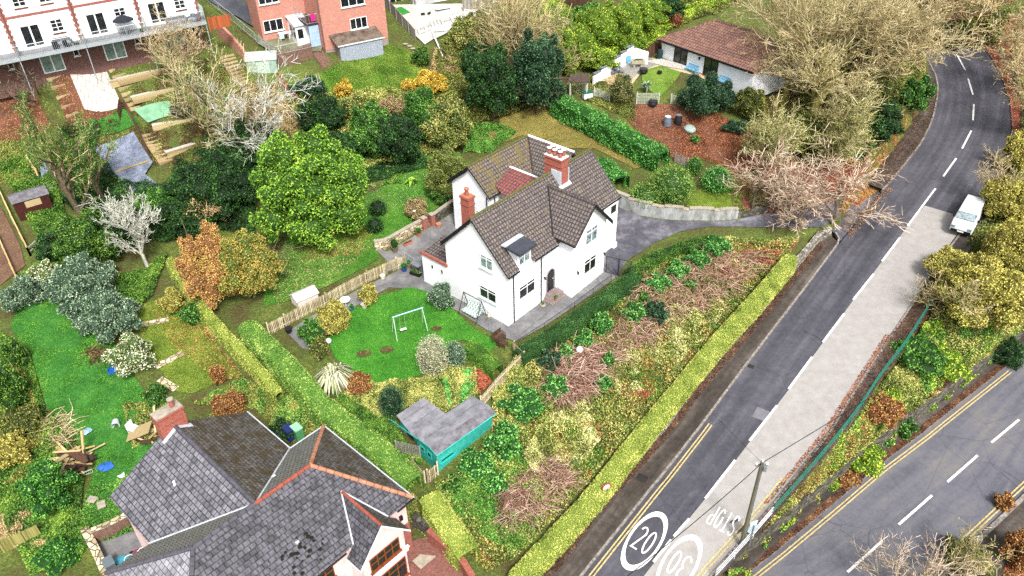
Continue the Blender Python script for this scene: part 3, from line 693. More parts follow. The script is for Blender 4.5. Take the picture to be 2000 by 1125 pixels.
# chimneys
def chimney(par, x0, x1, y0, y1, z0, z1_, mat, pots, name='chimney', pm=None, cap=M_WHITEP):
    mb = MB(); mb.box(x0, x1, y0, y1, z0, z1_-.7); mb.box(x0-.05, x1+.05, y0-.05, y1+.05, z1_-.7, z1_-.62); mb.box(x0, x1, y0, y1, z1_-.62, z1_-.15); mb.box(x0-.06, x1+.06, y0-.06, y1+.06, z1_-.15, z1_)
    o = mb.build(name, mat, par); c = MB(); c.box(x0-.03, x1+.03, y0-.03, y1+.03, z1_+.003, z1_+.06); c.build('cap', cap, o)
    for px_, py_ in pots:
        p = MB(); p.lathe([(.15, 0), (.14, .3), (.13, .45), (.17, .46), (.17, .52)], (px_, py_, z1_+.05), 12); q = p.build('chimney_pot', pm or mat, o)
        l_ = MB(); l_.lathe([(.2, 0), (.2, .06), (.05, .1)], (px_, py_, z1_+.58), 12); l_.build('pot_cap', cap, q)
    return o
c1_ = chimney(roof, 9.25, 10.15, 2.35, 4.05, 6.9, 9.75, M_BRICK_O, [(9.48, 2.65), (9.92, 2.65), (9.48, 3.2), (9.92, 3.2), (9.48, 3.75), (9.92, 3.75)])
fm_ = MB(); fm_.slab([fp(9.0, 2.1)[:2]+(7.35,), fp(10.4, 2.1)[:2]+(7.35,), fp(10.4, 2.36), fp(9.0, 2.36)], .04); fm_.box(9.15, 9.24, 2.3, 3.3, 7.5, 8.75); fm_.box(10.16, 10.25, 2.3, 3.3, 7.5, 8.75); fm_.build('flashing', M_FLASH, c1_)
chimney(roof, 1.75, 2.4, 5.35, 6.2, 5.4, 8.5, M_BRICK_O, [(2.07, 5.8)], cap=M_TERRA)
# windows, door
LG = lambda y, z: Mx(-.0, y, z, R(-90))
window(H, LG(2.84, 1.62), 1.72, 1.1, 2, .25, gm=M_GLASS, label='ground floor window with dark glass and curtains')
window(H, LG(2.62, 4.5), 1.24, 1.15, 2, .22, gm=M_GLASSL); window(H, LG(8.3, 1.75), .35, .5, 1, 0, sill=False); window(H, LG(7.2, 1.75), .35, .5, 1, 0, sill=False)
window(H, Mx(1.32, 0, 1.75), 1.86, 1.2, 2, .25); window(H, Mx(1.3, -.03, 4.95), 1.25, .95, 2, .3, gm=M_GLASSL, sill=False)
window(H, Mx(4.22, 0, 4.3), 1.05, .72, 1, 0, gm=M_GLASSL); window(H, Mx(7.5, -1.55, 4.25), 1.52, 1.4, 2, .27, gm=M_GLASSL); window(H, Mx(7.45, -1.55, 1.5), 1.58, 1.34, 2, .25)
window(H, Mx(13.0, 0, 3.9), .9, .9, 1, 0); window(H, LG(6.2, .3).copy() if False else Mx(7.5, 10.2, 2.2, R(-90)), .7, .9, 1, 0, gm=M_GLASSL)
dd = MB(); P_ = [(0, 0), (.86, 0), (.86, 1.5)]+[(.43+.43*math.cos(R(a)), 1.5+.52*math.sin(R(a))) for a in range(15, 180, 15)]+[(0, 1.5)]
n_ = len(P_); x0_ = 4.66; dd.add([(x0_+x, -.04, .62+z) for x, z in P_]+[(x0_+x, .02, .62+z) for x, z in P_], [tuple(range(n_))]+[(k, (k+1) % n_, n_+(k+1) % n_, n_+k) for k in range(n_)])
do_ = dd.build('door', flat('mat_door', '1d1c22', .5), H)
ds = MB(); prev = None
A_ = [(-.07, 0), (-.07, 1.5)]+[(.43-.5*math.cos(R(a)), 1.5+.6*math.sin(R(a))) for a in range(15, 180, 15)]+[(.93, 1.5), (.93, 0)]
for a, b in zip(A_[:-1], A_[1:]): ds.tube((x0_+a[0], -.07, .62+a[1]), (x0_+b[0], -.07, .62+b[1]), .05, .05, 5)
ds.build('door_surround', flat('mat_surround', '8f8683', .8), do_)
hd = MB(); hd.box(x0_+.7, x0_+.74, -.1, -.04, 1.6, 1.72); hd.build('handle', M_FLASH, do_)
sp = MB()
for i, (w_, dep) in enumerate([(1.95, 1.05), (1.6, .75), (1.25, .45)]):
    c_ = x0_+.45; sp.box(c_-w_/2, c_+w_/2, -dep, -.012 if i else -.012, -.3+0 if i == 0 else .2*i, .2*(i+1)) 
stp = sp.build('front_steps', M_STEP, H)
for x, y, z in [(3.75+.55, -.02, 2.3), (6.9-.35, -1.57, 2.3), (10.1, -1.57, 2.3)]:
    l_ = MB(); l_.box(x-.04, x+.04, y-.12, y, z, z+.08); l_.lathe([(.06, -.15), (.07, 0), (.03, .06)], (x, y-.14, z), 8); l_.build('wall_lantern', M_BLACK, H)
bx_ = MB(); bx_.box(13.6, 14.0, -.28, -.0, .4, .9); bx_.build('meter_box', M_WHITEP, H)
dish = MB(); Md = Matrix.Translation((-.12, 6.75, 4.35)) @ Matrix.Rotation(R(55), 4, 'Y') @ Matrix.Rotation(R(20), 4, 'X')
V_ = [(r_*math.cos(2*math.pi*k/14), r_*math.sin(2*math.pi*k/14), r_*r_*.5) for r_ in (0.001, .16, .3) for k in range(14)]
dish.add([Md @ Vector(v) for v in V_], [(j*14+k, j*14+(k+1) % 14, (j+1)*14+(k+1) % 14, (j+1)*14+k) for j in (0, 1) for k in range(14)]); dish.tube((-.1, 6.75, 4.3), (0, 6.45, 4.2), .02); dish.build('satellite_dish', M_GREYP, H)

# ------------------------------------------------------------------ the slate roofed pink house (bottom left)
O2 = un(805, 970, 1.6); AZ2 = R(47)
PH = thing('pink_house', 'pale pink house with grey slate roof, orange ridge tiles and red brick chimney', 'house', (O2.x, O2.y, 0), AZ2)
ez, rz2, ym = 1.58, 4.25, 4.15; Rx, Lx = -3.6, -10.8; Ex0, Ex1 = 0, -14.2; Yr = 8.45
w2 = MB(); w2.box(-13.9, -.3, .35, 8.1, -4.6, 1.42); gable_prism_y(w2, 8.0, 12.95, [(-11.4, -4.6), (-2.9, -4.6), (-2.9, 1.5), (-7.15, 4.15), (-11.4, 1.5)])
gable_prism_y(w2, -.85, .4, [(-4.5, -4.6), (-1.55, -4.6), (-1.55, 1.1), (-3.05, 2.85), (-4.5, 1.1)]); w2.build('wall', M_PINK, PH)
b_ = MB(); b_.box(-.295, -.24, .3, 7.9, -4.6, -.7); b_.box(-1.5, -.3, .28, .345, -4.6, -.7); b_.build('brick_plinth', M_BRICK_R, PH)
A_r = (Rx, ym, rz2); A_l = (Lx, ym, rz2); WR = (-7.15, 13.1, rz2)
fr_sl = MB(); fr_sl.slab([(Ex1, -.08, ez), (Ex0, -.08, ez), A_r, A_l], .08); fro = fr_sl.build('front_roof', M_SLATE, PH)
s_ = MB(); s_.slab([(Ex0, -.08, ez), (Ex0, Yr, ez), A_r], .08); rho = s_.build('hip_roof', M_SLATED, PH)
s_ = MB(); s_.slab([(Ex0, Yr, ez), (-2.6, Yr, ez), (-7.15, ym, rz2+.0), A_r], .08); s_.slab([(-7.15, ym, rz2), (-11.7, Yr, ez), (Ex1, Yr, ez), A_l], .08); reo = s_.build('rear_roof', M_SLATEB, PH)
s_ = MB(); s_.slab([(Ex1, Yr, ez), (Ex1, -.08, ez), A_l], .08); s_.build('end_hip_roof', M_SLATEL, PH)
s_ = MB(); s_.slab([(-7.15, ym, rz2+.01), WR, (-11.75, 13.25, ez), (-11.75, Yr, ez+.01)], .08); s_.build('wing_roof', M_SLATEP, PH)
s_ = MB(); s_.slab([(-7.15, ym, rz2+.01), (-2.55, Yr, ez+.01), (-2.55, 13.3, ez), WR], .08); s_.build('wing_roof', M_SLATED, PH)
gz_, gxm = 3.02, -3.08; gl = lambda x: gz_-(gxm-x)*1.2; grr = lambda x: gz_-(x-gxm)*1.2
s_ = MB(); s_.slab([(gxm, -1.15, gz_), (gxm, 2.25, gz_), (-4.3, -.0, gl(-4.3)), (-4.85, 0, gl(-4.85)), (-4.85, -1.15, gl(-4.85))], .08); gp = s_.build('gable_roof', M_SLATE, PH)
s_ = MB(); s_.slab([(gxm, -1.15, gz_), (-1.3, -1.15, grr(-1.3)), (-1.3, 0, grr(-1.3)), (-1.9, 0, grr(-1.9)), (gxm, 2.25, gz_)], .08); s_.build('gable_roof', M_SLATED, PH)
M_ORIDGE = flat('mat_orange_ridge', 'a9745a', .8, .35, 0, 2); M_RRIDGE = flat('mat_red_ridge', '8c4a3a', .8, .25); M_GRIDGE = flat('mat_grey_ridge', '4f4d55', .8, .3)
rg = MB(); ridge(rg, A_r, (Ex0, -.08, ez+.03), .12); rg.build('hip_tiles', M_ORIDGE, PH); rg = MB(); ridge(rg, A_r, (Ex0, Yr, ez+.03), .12); rg.build('hip_tiles', M_ORIDGE, PH)
rg = MB(); ridge(rg, A_r, (-7.2, ym, rz2+.02), .12); rg.build('ridge_tiles', M_RRIDGE, PH)
rg = MB(); ridge(rg, (-7.25, ym, rz2+.02), A_l, .13); ridge(rg, A_l, (Ex1, Yr, ez+.03), .13); ridge(rg, A_l, (Ex1, -.08, ez+.03), .13); ridge(rg, (-7.15, ym, rz2+.03), (WR[0], WR[1], rz2+.03), .13); rg.build('ridge_tiles', M_GRIDGE, PH)
rg = MB(); ridge(rg, (gxm, -1.15, gz_+.02), (gxm, 2.25, gz_+.02), .1); rg.build('ridge_tiles', M_RRIDGE, gp)
fl_ = MB()
for a, b in [((-7.15, ym, rz2), (-11.75, Yr, ez)), ((-7.15, ym, rz2), (-2.55, Yr, ez)), ((gxm, 2.3, gz_+.02), (-4.33, -.05, 1.6)), ((gxm, 2.3, gz_+.02), (-1.85, -.05, 1.6))]:
    a, b = Vector(a), Vector(b); ff_ = MB(); ff_.tube(a+Vector((0, 0, .03)), b+Vector((0, 0, .05)), .05, .05, 6); ff_.build('valley_flashing', M_FLASH, PH)
g_ = MB()
for a, b in [((Ex0+.06, -.1, ez-.03), (Ex0+.06, Yr, ez-.03)), ((Ex0, Yr+.06, ez-.03), (-2.6, Yr+.06, ez-.03)), ((-2.5, Yr, ez-.03), (-2.5, 13.3, ez-.03)), ((-4.9, -1.2, gl(-4.85)), (-4.9, 0, gl(-4.85)))]: gg_ = MB(); gg_.tube(a, b, .045, .045, 6); gg_.build('gutter', M_FLASH, PH)
g_ = MB()
for a, b in [((Ex1, -.16, ez-.03), (-4.9, -.16, ez-.03)), ((-1.25, -.16, ez-.03), (0, -.16, ez-.03))]: gg_ = MB(); gg_.tube(a, b, .06, .06, 6); gg_.build('gutter', M_BLACK, PH)
bb = MB(); board(bb, (gxm, -1.17, gz_), (-1.25, -1.17, grr(-1.25)), .16); board(bb, (gxm, -1.17, gz_), (-4.87, -1.17, gl(-4.87)), .14); bb.build('barge_board', M_WHITEP, PH)
bb = MB(); bb.box(-4.62, -1.45, -.98, -.86, -1.0, -.7); bb.box(-4.68, -1.4, -1.04, -.86, -.7, -.62); bb.build('cornice', M_WHITEP, PH)
window(PH, Mx(-4.05, -.85, -.5), 2.1, 1.15, 4, .45, M_BROWNW, M_GLASS); window(PH, Mx(-4.2, -.85, -3.1), 2.5, 1.7, 4, .3, M_BROWNW, M_GLASS)
window(PH, Mx(-7.2, .35, -.2), 1.6, 1.1, 3, .4, M_BROWNW, M_GLASS); window(PH, Mx(-10.5, .35, -.2), 1.6, 1.1, 3, .4, M_BROWNW, M_GLASS)
al = MB(); al.box(-.9, -.7, .2, .345, .0, .35); al.build('alarm_box', M_BLACK, PH)
c2_ = chimney(PH, -8.0, -6.4, 12.6, 13.35, 2.0, 5.4, M_BRICK_O, [(-6.8, 13.0)], cap=flat('mat_chimney_cap', '948c7e', .9, .35))
f_ = MB(); f_.slab([(-8.15, 12.35, 3.76), (-7.15, 12.35, 4.34), (-7.15, 12.6, 4.34), (-8.15, 12.6, 3.76)], .03); f_.slab([(-7.15, 12.35, 4.34), (-6.25, 12.35, 3.82), (-6.25, 12.7, 3.82), (-7.15, 12.7, 4.34)], .03); f_.build('flashing', M_FLASH, c2_)
for q, zz_ in (((530, 1003), 1), ((540, 1010), 1)):
    pass
vt = MB()
for x, y in ((-6.6, 1.6), (-5.0, 6.0), (-5.9, 7.0)):
    z_ = ez+(min(y, 8.3-y)+.08)*.63; vt = MB(); vt.box(x-.1, x+.1, y-.07, y+.07, z_-.1, z_+.08); vt.build('roof_vent', M_FLASH, PH)
vt = MB(); vt.tube((-9.1, 9.7, 2.95), (-9.1, 9.7, 3.4), .09, .07, 8); vt.build('roof_vent', M_WHITEP, PH)

ms_ = MB()
for i in range(26):
    x = random.choice((-6.9, -6.2, -5.6, -7.5))+random.uniform(-.35, .35); y = random.choice((1.0, 1.5, .6))+random.uniform(-.35, .35); z_ = ez+(y+.08)*.63+.03; r_ = random.uniform(.06, .16)
    ms_.lathe([(r_, 0), (r_*.8, .04), (r_*.2, .07)], (x, y, z_), 6)
ms_.build('moss', flat('mat_dark_moss', '1d1a14', .95), fro)['kind'] = 'stuff'
# ------------------------------------------------------------------ shed
O3 = un(855, 928, -2.2); SH = thing('garden_shed', 'teal painted L-shaped wooden shed with grey felt roof and open door by the picket gate', 'shed', O3, R(44))
k = NM('mat_teal_boards', .7); uv = k.coord('Object'); wv = k.n('TexWave', wave_type='BANDS', bands_direction='Z', wave_profile='SAW'); wv.inputs['Scale'].default_value = 1.6; k.l(uv, wv.inputs[0])
k.bump(wv.outputs[1], .9, .05); M_TEAL = k.out(k.mix(k.ramp(wv.outputs[1], [(.0, '000000'), (.12, 'ffffff')]), '15756c', k.ramp(k.noise(2, 5), [(.35, '2aa79b'), (.65, '4cc4b6')])))
s_ = MB(); s_.box(.05, 5.0, 0, 2.0, -.4, 2.05); s_.box(.5, 2.65, 2.0, 4.4, -.4, 2.0); s_.build('wall', M_TEAL, SH)
s_ = MB(); s_.slab([(-.12, .42, 2.46), (5.12, .42, 2.46), (5.2, 2.15, 2.12), (2.76, 2.15, 2.12), (2.76, 4.55, 2.02), (.38, 4.55, 2.02), (-.1, 2.15, 2.13)], .05); s_.build('roof', M_FELT, SH)
s_ = MB()
for yy in (1.25, 2.16, 3.0, 3.8): s_.slab([(.42 if yy > 2.15 else -.1, yy, 2.47-(yy-.42)*.2 if yy < 2.2 else 2.145-(yy-2.15)*.045), (2.72 if yy > 2.2 else 5.1, yy, 2.475-(yy-.42)*.2 if yy < 2.2 else 2.145-(yy-2.15)*.045), (2.72 if yy > 2.2 else 5.1, yy+.05, 2.47-(yy-.42)*.2 if yy < 2.2 else 2.14-(yy-2.15)*.045), (.42 if yy > 2.15 else -.1, yy+.05, 2.47-(yy-.42)*.2 if yy < 2.2 else 2.14-(yy-2.15)*.045)], .012)
s_.build('felt_seams', M_FELTD, SH)
s_ = MB(); s_.slab([(-.12, -.3, 2.2), (5.12, -.3, 2.2), (5.12, .417, 2.46), (-.12, .417, 2.46)], .05); s_.build('roof_slope', M_FELTD, SH)
s_ = MB(); board(s_, (-.16, 4.5, 2.04), (-.14, .42, 2.48), .14, .03); board(s_, (-.14, .42, 2.48), (-.14, -.3, 2.2), .14, .03); s_.tube((-.12, -.32, 2.2), (5.12, -.32, 2.2), .03); s_.build('fascia', M_TEAL, SH)
M_TEALP = flat('mat_teal_paint', '2aa094', .6)
d_ = MB(); d_.box(0, .05, -.75, 0, .0, 1.7, Mx(.42, 3.9, -.1, R(75))); d_.box(-.02, .0, -.7, -.05, .3, .4, Mx(.42, 3.9, -.1, R(75))); d_.build('door', M_TEALP, SH)
d_ = MB(); d_.box(.485, .499, 3.0, 3.7, 0, 1.7); d_.build('doorway_dark_panel', M_BLACK, SH)  # solid black panel on the wall, painted as the dark inside of the doorway
for y in (.5, 1.2): window(SH, Mx(.05, y+.45, 1.1, R(-90)), .45, .5, 1, 0, M_TEALP, M_GLASS, False)
window(SH, Mx(.35, 0, .9), 1.1, .3, 1, 0, M_TEALP, M_GLASS, True, sillm=M_TEALP)
# ------------------------------------------------------------------ terraced row with balconies (top left)
def rails(mb, P, h_, sp=.14, r=.012, zb=.08, post=1.6, pr=.025, cap=.03):
    for a, b in zip(P[:-1], P[1:]):
        a, b = Vector(a), Vector(b); L = (b-a).length; n = max(1, int(L/sp)); up_ = Vector((0, 0, 1))
        mb.tube(a+up_*h_, b+up_*h_, cap, cap, 5); mb.tube(a+up_*zb, b+up_*zb, cap*.7, cap*.7, 4)
        for i in range(1, n): p = a.lerp(b, i/n); mb.tube(p+up_*zb, p+up_*h_, r, r, 4, False)
        k = max(1, int(L/post))
        for i in range(k+1): p = a.lerp(b, i/k); mb.tube(p, p+up_*(h_+.03), pr, pr, 5)
M_METAL = flat('mat_galvanised', 'a9b0b4', .45, .1, .3)
M_DECKG = flat('mat_grey_decking', '7a7b7e', .8, .2)
OT = un(54, 95, 12.9); UW = 5.85
def terrace_unit(label):
    t = thing('terraced_house', label, 'house', (OT.x, OT.y, 10.25), R(34.5), 'white terraced houses with balconies')
    w_ = MB(); w_.box(-1.02, UW-1.02, 0, 8, 2.55, 8.6); w_.build('upper_wall', M_RENDER, t)
    w_ = MB(); w_.box(-1.02, UW-1.02, .02, 8, -1.5, 2.548); w_.build('ground_floor_wall', M_BRICK_D, t)
    w_ = MB(); w_.box(-.98, UW-1.06, -.035, -.001, 5.55, 5.78); w_.build('string_course', M_BRICK_R, t)
    q = MB()
    for i in range(24): z = 2.6+i*.25; d = .24 if i % 2 else .14; q.box(UW-1.02-d, UW-1.02+d, -.045-.002*(i % 2), -.0, z, z+.245)
    q.build('quoins', M_BRICK_R, t); downpipe(t, [(UW-1.02, -.1, 8.5), (UW-1.02, -.1, 2.7)], .05, M_BRICK_D)
    d = MB(); d.box(-1.0, UW-1.04, -2.15, -.01, 2.42, 2.56); d.build('balcony_deck', M_DECKG, t)
    d = MB(); d.box(-1.0, UW-1.04, -2.24, -2.16, 2.3, 2.6); d.tube((UW-1.1, -2.1, 2.3), (UW-1.1, -2.1, -1.3), .05); d.build('balcony_frame', M_METAL, t)
    d = MB(); rails(d, [(-1.0, -2.2, 2.6), (UW-1.1, -2.2, 2.6)], 1.05, .16, .014, cap=.04); d.build('balcony_railing', M_METAL, t)
    g = MB(); g.box(UW-1.07, UW-1.04, -2.1, -.1, 2.6, 4.1); g.build('privacy_screen', M_GLASSG, t)
    window(t, Mx(-.1, -.01, 2.66), 1.75, 2.15, 2, 0, sill=True, fr_=.12, name='french_doors'); window(t, Mx(2.6, -.01, 3.7), 1.05, 1.15, 2, .0, bars=[.35, .68])
    for a in (2.55,): b = MB(); b.box(a, a+1.15, -.05, -.003, 3.42, 3.58); b.build('brick_sill', M_BRICK_R, t)
    window(t, Mx(.2, -.01, 6.5), 1.05, 1.15, 2, .0, bars=[.35, .68]); window(t, Mx(2.4, -.01, 6.5), 1.05, 1.15, 2, .0, bars=[.35, .68])
    for a in (.15, 2.35): b = MB(); b.box(a, a+1.15, -.05, -.003, 6.24, 6.38); b.build('brick_sill', M_BRICK_R, t)
    window(t, Mx(.6, .01, 0.0), 2.0, 2.2, 2, 0, gm=M_GLASSG, sill=False, fr_=.1, name='patio_door'); window(t, Mx(3.7, .01, 1.1), .5, 1.0, 1, 0)
    r_ = MB(); r_.slab([(-1.02, -.4, 8.5), (UW-1.02, -.4, 8.5), (UW-1.02, 4, 11), (-1.02, 4, 11)], .15); r_.slab([(-1.02, 4, 11), (UW-1.02, 4, 11), (UW-1.02, 8.4, 8.5), (-1.02, 8.4, 8.5)], .15); r_.build('roof', M_SLATEB, t)
    return t
t0 = terrace_unit('white terraced house in the top left corner whose balcony holds cane chairs beside glass doors')
MT = Matrix.Translation(t0.location) @ Matrix.Rotation(R(34.5), 4, 'Z')
tw = lambda x, y, z=0: MT @ Vector((x, y, z))
TL = [(-1, 'white terraced house cut by the left edge of the photo'), (1, 'middle white terraced house with a dark parasol on its balcony'), (2, 'end white terraced house with grey sofas on its balcony beside the rusty gate')]
for i, l in TL: copy_tree(t0, tw(UW*i, 0, 0), None, l)
em = MB(); 
# ------------------------------------------------------------------ pink brick house and outbuilding
O4 = un(635, 92, 8.6); AZ4 = R(31)
BH = thing('brick_house', 'tall pink brick house with white windows, small porch balcony and blue door', 'house', O4, AZ4)
M4 = Matrix.Translation(O4) @ Matrix.Rotation(AZ4, 4, 'Z'); bw_ = lambda x, y, z=0: M4 @ Vector((x, y, z))
w_ = MB(); w_.box(0, 7.6, 0, 9, -.4, 8); w_.box(-5.3, -.002, 5.0, 9, -.4, 8); w_.build('wall', M_BRICK_P, BH)
w_ = MB(); w_.box(0.02, 7.58, .03, 3, -2.6, -.39); w_.build('foundation', flat('mat_foundation', '8d857b', .9, .3), BH)
r_ = MB(); r_.slab([(-5.6, 4.7, 8), (-.1, 4.7, 8), (-.1, 7, 9.6), (-5.6, 7, 9.6)], .12); r_.slab([(-.3, -.3, 8), (7.9, -.3, 8), (7.9, 4.5, 10.4), (-.3, 4.5, 10.4)], .12); r_.slab([(-.3, 4.5, 10.4), (7.9, 4.5, 10.4), (7.9, 9.3, 8), (-.3, 9.3, 8)], .12); r_.build('roof', M_TILE2, BH)
window(BH, Mx(3.25, 0, 1.3), 2.0, 1.2, 3, 0); window(BH, Mx(2.5, 0, 3.85), 2.75, 1.25, 3, 0); window(BH, Mx(-5.0, 5, 1.2), 2.2, 1.25, 3, 0); window(BH, Mx(-5.0, 5, 4.2), 2.2, 1.25, 3, 0)
p_ = MB(); p_.box(-2.3, -.6, 2.3, 5.0, -.1, 2.1); po = p_.build('porch', M_WHITEP, BH)
g_ = MB(); g_.box(-2.1, -1.5, 2.27, 2.299, .7, 1.7); g_.box(-2.33, -2.301, 2.6, 3.3, .7, 1.8); g_.box(-2.33, -2.301, 3.6, 4.3, .7, 1.8); g_.build('pane', M_GLASS, po)
g_ = MB(); g_.slab([(-2.45, 2.1, 2.12), (-.5, 2.1, 2.12), (-.5, 5, 2.6), (-2.45, 5, 2.6)], .05); g_.build('porch_roof', flat('mat_glazed_roof', 'b4bdc2', .3), po)
d_ = MB(); d_.box(-1.35, .0, 1.0, 5, 2.3, 2.42); d_.build('balcony_floor', M_WOODD, BH)
d_ = MB(); rails(d_, [(-1.3, 5, 2.42), (-1.3, 1.05, 2.42), (0, 1.05, 2.42)], 1.0, .3, .01); d_.build('balcony_railing', M_METAL, BH)
d_ = MB(); d_.box(-1.15, -.05, 1.1, 1.16, -.1, 2.2); d_.build('door', flat('mat_pale_blue_door', '9ab4d2', .6, .15), BH); downpipe(BH, [(-.05, -.08, 7.8), (-.05, -.08, -.2)], .05, M_BRICK_D)
tg = MB(); tg.slab([(-.75, 1.0, 3.46), (-.3, 1.0, 3.46), (-.3, .95, 2.7), (-.75, .95, 2.7)], .04); p0 = tg.build('towel', flat('mat_magenta_cloth', 'c81f7a', .9)); p0.location = M4.translation; p0.rotation_euler = (0, 0, AZ4); tag(p0, 'magenta towel drying over the small balcony rail', 'towel')
# lean-to outbuilding in front
LS = thing('lean_to_shed', 'lean-to outbuilding of pale corrugated sheets with mossy roof below the brick house', 'shed', O4, AZ4)
k = NM('mat_corrugated', .6); uvw = k.coord('Object'); wv = k.n('TexWave', wave_type='BANDS', bands_direction='X'); wv.inputs['Scale'].default_value = 3.2; k.l(uvw, wv.inputs[0]); mp = k.n('Mapping'); mp.inputs['Scale'].default_value = (3, 3, .4); k.l(uvw, mp.inputs[0])
k.bump(wv.outputs[1], .9, .05); M_CORR = k.out(k.mix(k.mix(.5, wv.outputs[1], k.noise(2, 5, mp.outputs[0], .8)), '77828f', 'c3ccd8'))
w_ = MB(); w_.box(1.15, 6.2, -1.5, -1.44, -2.0, .36); w_.box(6.17, 6.23, -1.44, -.01, -2.0, .5); w_.build('wall', M_CORR, LS)
w_ = MB(); w_.box(1.1, 1.16, -1.42, -.01, -2.0, .5); w_.build('side_wall', flat('mat_grey_boards', '76706a', .9, .3), LS)
k = NM('mat_mossy_felt', .95); M_MFELT = k.out(k.ramp(k.noise(1.2, 7, None, .8), [(.35, '352c28'), (.5, '5f5147'), (.58, '6f655a'), (.66, '59602c')]))
w_ = MB(); w_.slab([(.85, -1.62, .38), (6.45, -1.62, .38), (6.2, -.0, 1.22), (.6, -.0, 1.22)], .07); w_.build('roof', M_MFELT, LS)
w_ = MB(); w_.box(.9, 6.45, -1.68, -1.625, .26, .37); w_.build('fascia', M_WHITEP, LS)
# ------------------------------------------------------------------ bungalow (top right)
O5 = un(1294, 117, 6.2); AZ5 = R(-53)
BG = thing('bungalow', 'long white bungalow with brown hipped tile roof behind the big bare tree', 'bungalow', O5, AZ5)
M5 = Matrix.Translation(O5) @ Matrix.Rotation(AZ5, 4, 'Z'); gw = lambda x, y, z=0: M5 @ Vector((x, y, z))
w_ = MB(); w_.box(-.3, 12.3, .02, 8, -1.0, 2.25); w_.build('wall', M_RENDER, BG)
r_ = MB(); a, b = (3.6, 4, 4.5), (8.8, 4, 4.5); c_ = [(-.7, -.4, 2.25), (12.7, -.4, 2.25), (12.7, 8.4, 2.25), (-.7, 8.4, 2.25)]
r_.slab([c_[0], c_[1], b, a], .1); r_.slab([c_[1], c_[2], b], .1); r_.slab([c_[2], c_[3], a, b], .1); r_.slab([c_[3], c_[0], a], .1); r5 = r_.build('roof', M_BTILE, BG)
g_ = MB(); ridge(g_, a, b, .12); ridge(g_, c_[0], a, .12); ridge(g_, c_[3], a, .12); g_.build('ridge_tiles', M_BTILE, r5)
g_ = MB(); board(g_, (-.72, -.42, 2.27), (12.7, -.42, 2.27), .2); board(g_, (-.72, 8.4, 2.27), (-.72, -.42, 2.27), .2); g_.build('fascia', M_BLACK, BG)
window(BG, Mx(1.6, .02, .0), 1.9, 2.1, 2, 0, M_BLACK, M_GLASS, False, name='french_doors', fr_=.1); window(BG, Mx(5.9, .02, .05), 1.9, 2.1, 2, 0, M_BLACK, M_GLASS, False, name='french_doors', fr_=.1)
g_ = MB(); g_.box(-.3, 10, -.03, .018, -.3, .12); g_.build('plinth', M_BRICK_R, BG)
g_ = MB(); g_.box(5.2, 5.3, -.2, .0, 1.5, 1.8); g_.build('wall_lantern', M_BLACK, BG)
# house at the top edge with rear patio
O6 = Vector((-11.1, 98.5, 8.2)); AZ6 = R(30); M6 = Matrix.Translation(O6) @ Matrix.Rotation(AZ6, 4, 'Z')
TH_ = thing('rendered_house', 'pale grey rendered house at the top edge of the photo behind the hot tub', 'house', O6, AZ6)
w_ = MB(); w_.box(0, 5.0, 0, 8, -1, 5.4); w_.box(-3.5, -.002, 2.2, 8, -1, 5.4); w_.build('wall', (lambda k: k.out(k.ramp(k.noise(1, 5), [(.35, '9b9b9e'), (.65, 'c0c0c2')])))(NM('mat_grey_render', .9)), TH_)
r_ = MB(); r_.slab([(-3.8, -.3, 5.4), (5.3, -.3, 5.4), (5.3, 4, 7.8), (-3.8, 4, 7.8)], .12); r_.slab([(-3.8, 4, 7.8), (5.3, 4, 7.8), (5.3, 8.3, 5.4), (-3.8, 8.3, 5.4)], .12); r_.build('roof', M_SLATEB, TH_)
window(TH_, Mx(2.6, 0, 1.2), 1.6, 1.2, 2, 0); window(TH_, Mx(-2.5, 2.2, .2), 1.6, 2.0, 2, 0, name='patio_door'); window(TH_, Mx(0, 1.9, 1.0, R(-90)), 1.2, 1.0, 2, 0)
# far neighbours beyond the top edge for other viewpoints are left out
# ------------------------------------------------------------------ walls, fences, street furniture
def pxframe(a, b, z):
    A, B = un(a[0], a[1], z), un(b[0], b[1], z); d = B-A
    return A, math.atan2(d.y, d.x), d.length
def stone(name, a, b, c_, sc_=3.2, mort='4c463d'):
    k = NM(name, .95); v = k.n('TexVoronoi'); v.inputs['Scale'].default_value = sc_; mp = k.n('Mapping'); mp.inputs['Scale'].default_value = (1, 1, 1.7); k.l(k.coord(), mp.inputs[0]); k.l(mp.outputs[0], v.inputs['Vector'])
    v2 = k.n('TexVoronoi', feature='DISTANCE_TO_EDGE'); v2.inputs['Scale'].default_value = sc_; k.l(mp.outputs[0], v2.inputs['Vector'])
    s_ = k.n('SeparateColor'); k.l(v.outputs['Color'], s_.inputs[0]); c = k.ramp(k.mix(.4, s_.outputs[0], k.noise(3, 6, None, .8)), [(.25, a), (.5, b), (.72, c_)])
    e = k.ramp(v2.outputs['Distance'], [(.02, '000000'), (.08, 'ffffff')]); k.bump(e, .7, .05); return k.out(k.mix(e, mort, c))
M_STONE = stone('mat_rubble_stone', '6b675d', '8d897e', 'b1ada2'); M_STONED = stone('mat_dark_stone', '3a3a35', '57564d', '74705f'); M_STONEY = stone('mat_yellow_stone', '8f7f62', 'b5a584', 'd2c5a8', 2.4)
k = NM('mat_stained_concrete', .9); mp = k.n('Mapping'); mp.inputs['Scale'].default_value = (1, 1, .35); k.l(k.coord(), mp.inputs[0]); M_CONC = k.out(k.ramp(k.noise(1.6, 6, mp.outputs[0], .75), [(.34, '5f6258'), (.5, '8e908d'), (.66, 'aeb0b0')]))
M_COPE = flat('mat_coping_stone', '9b9282', .9, .25)
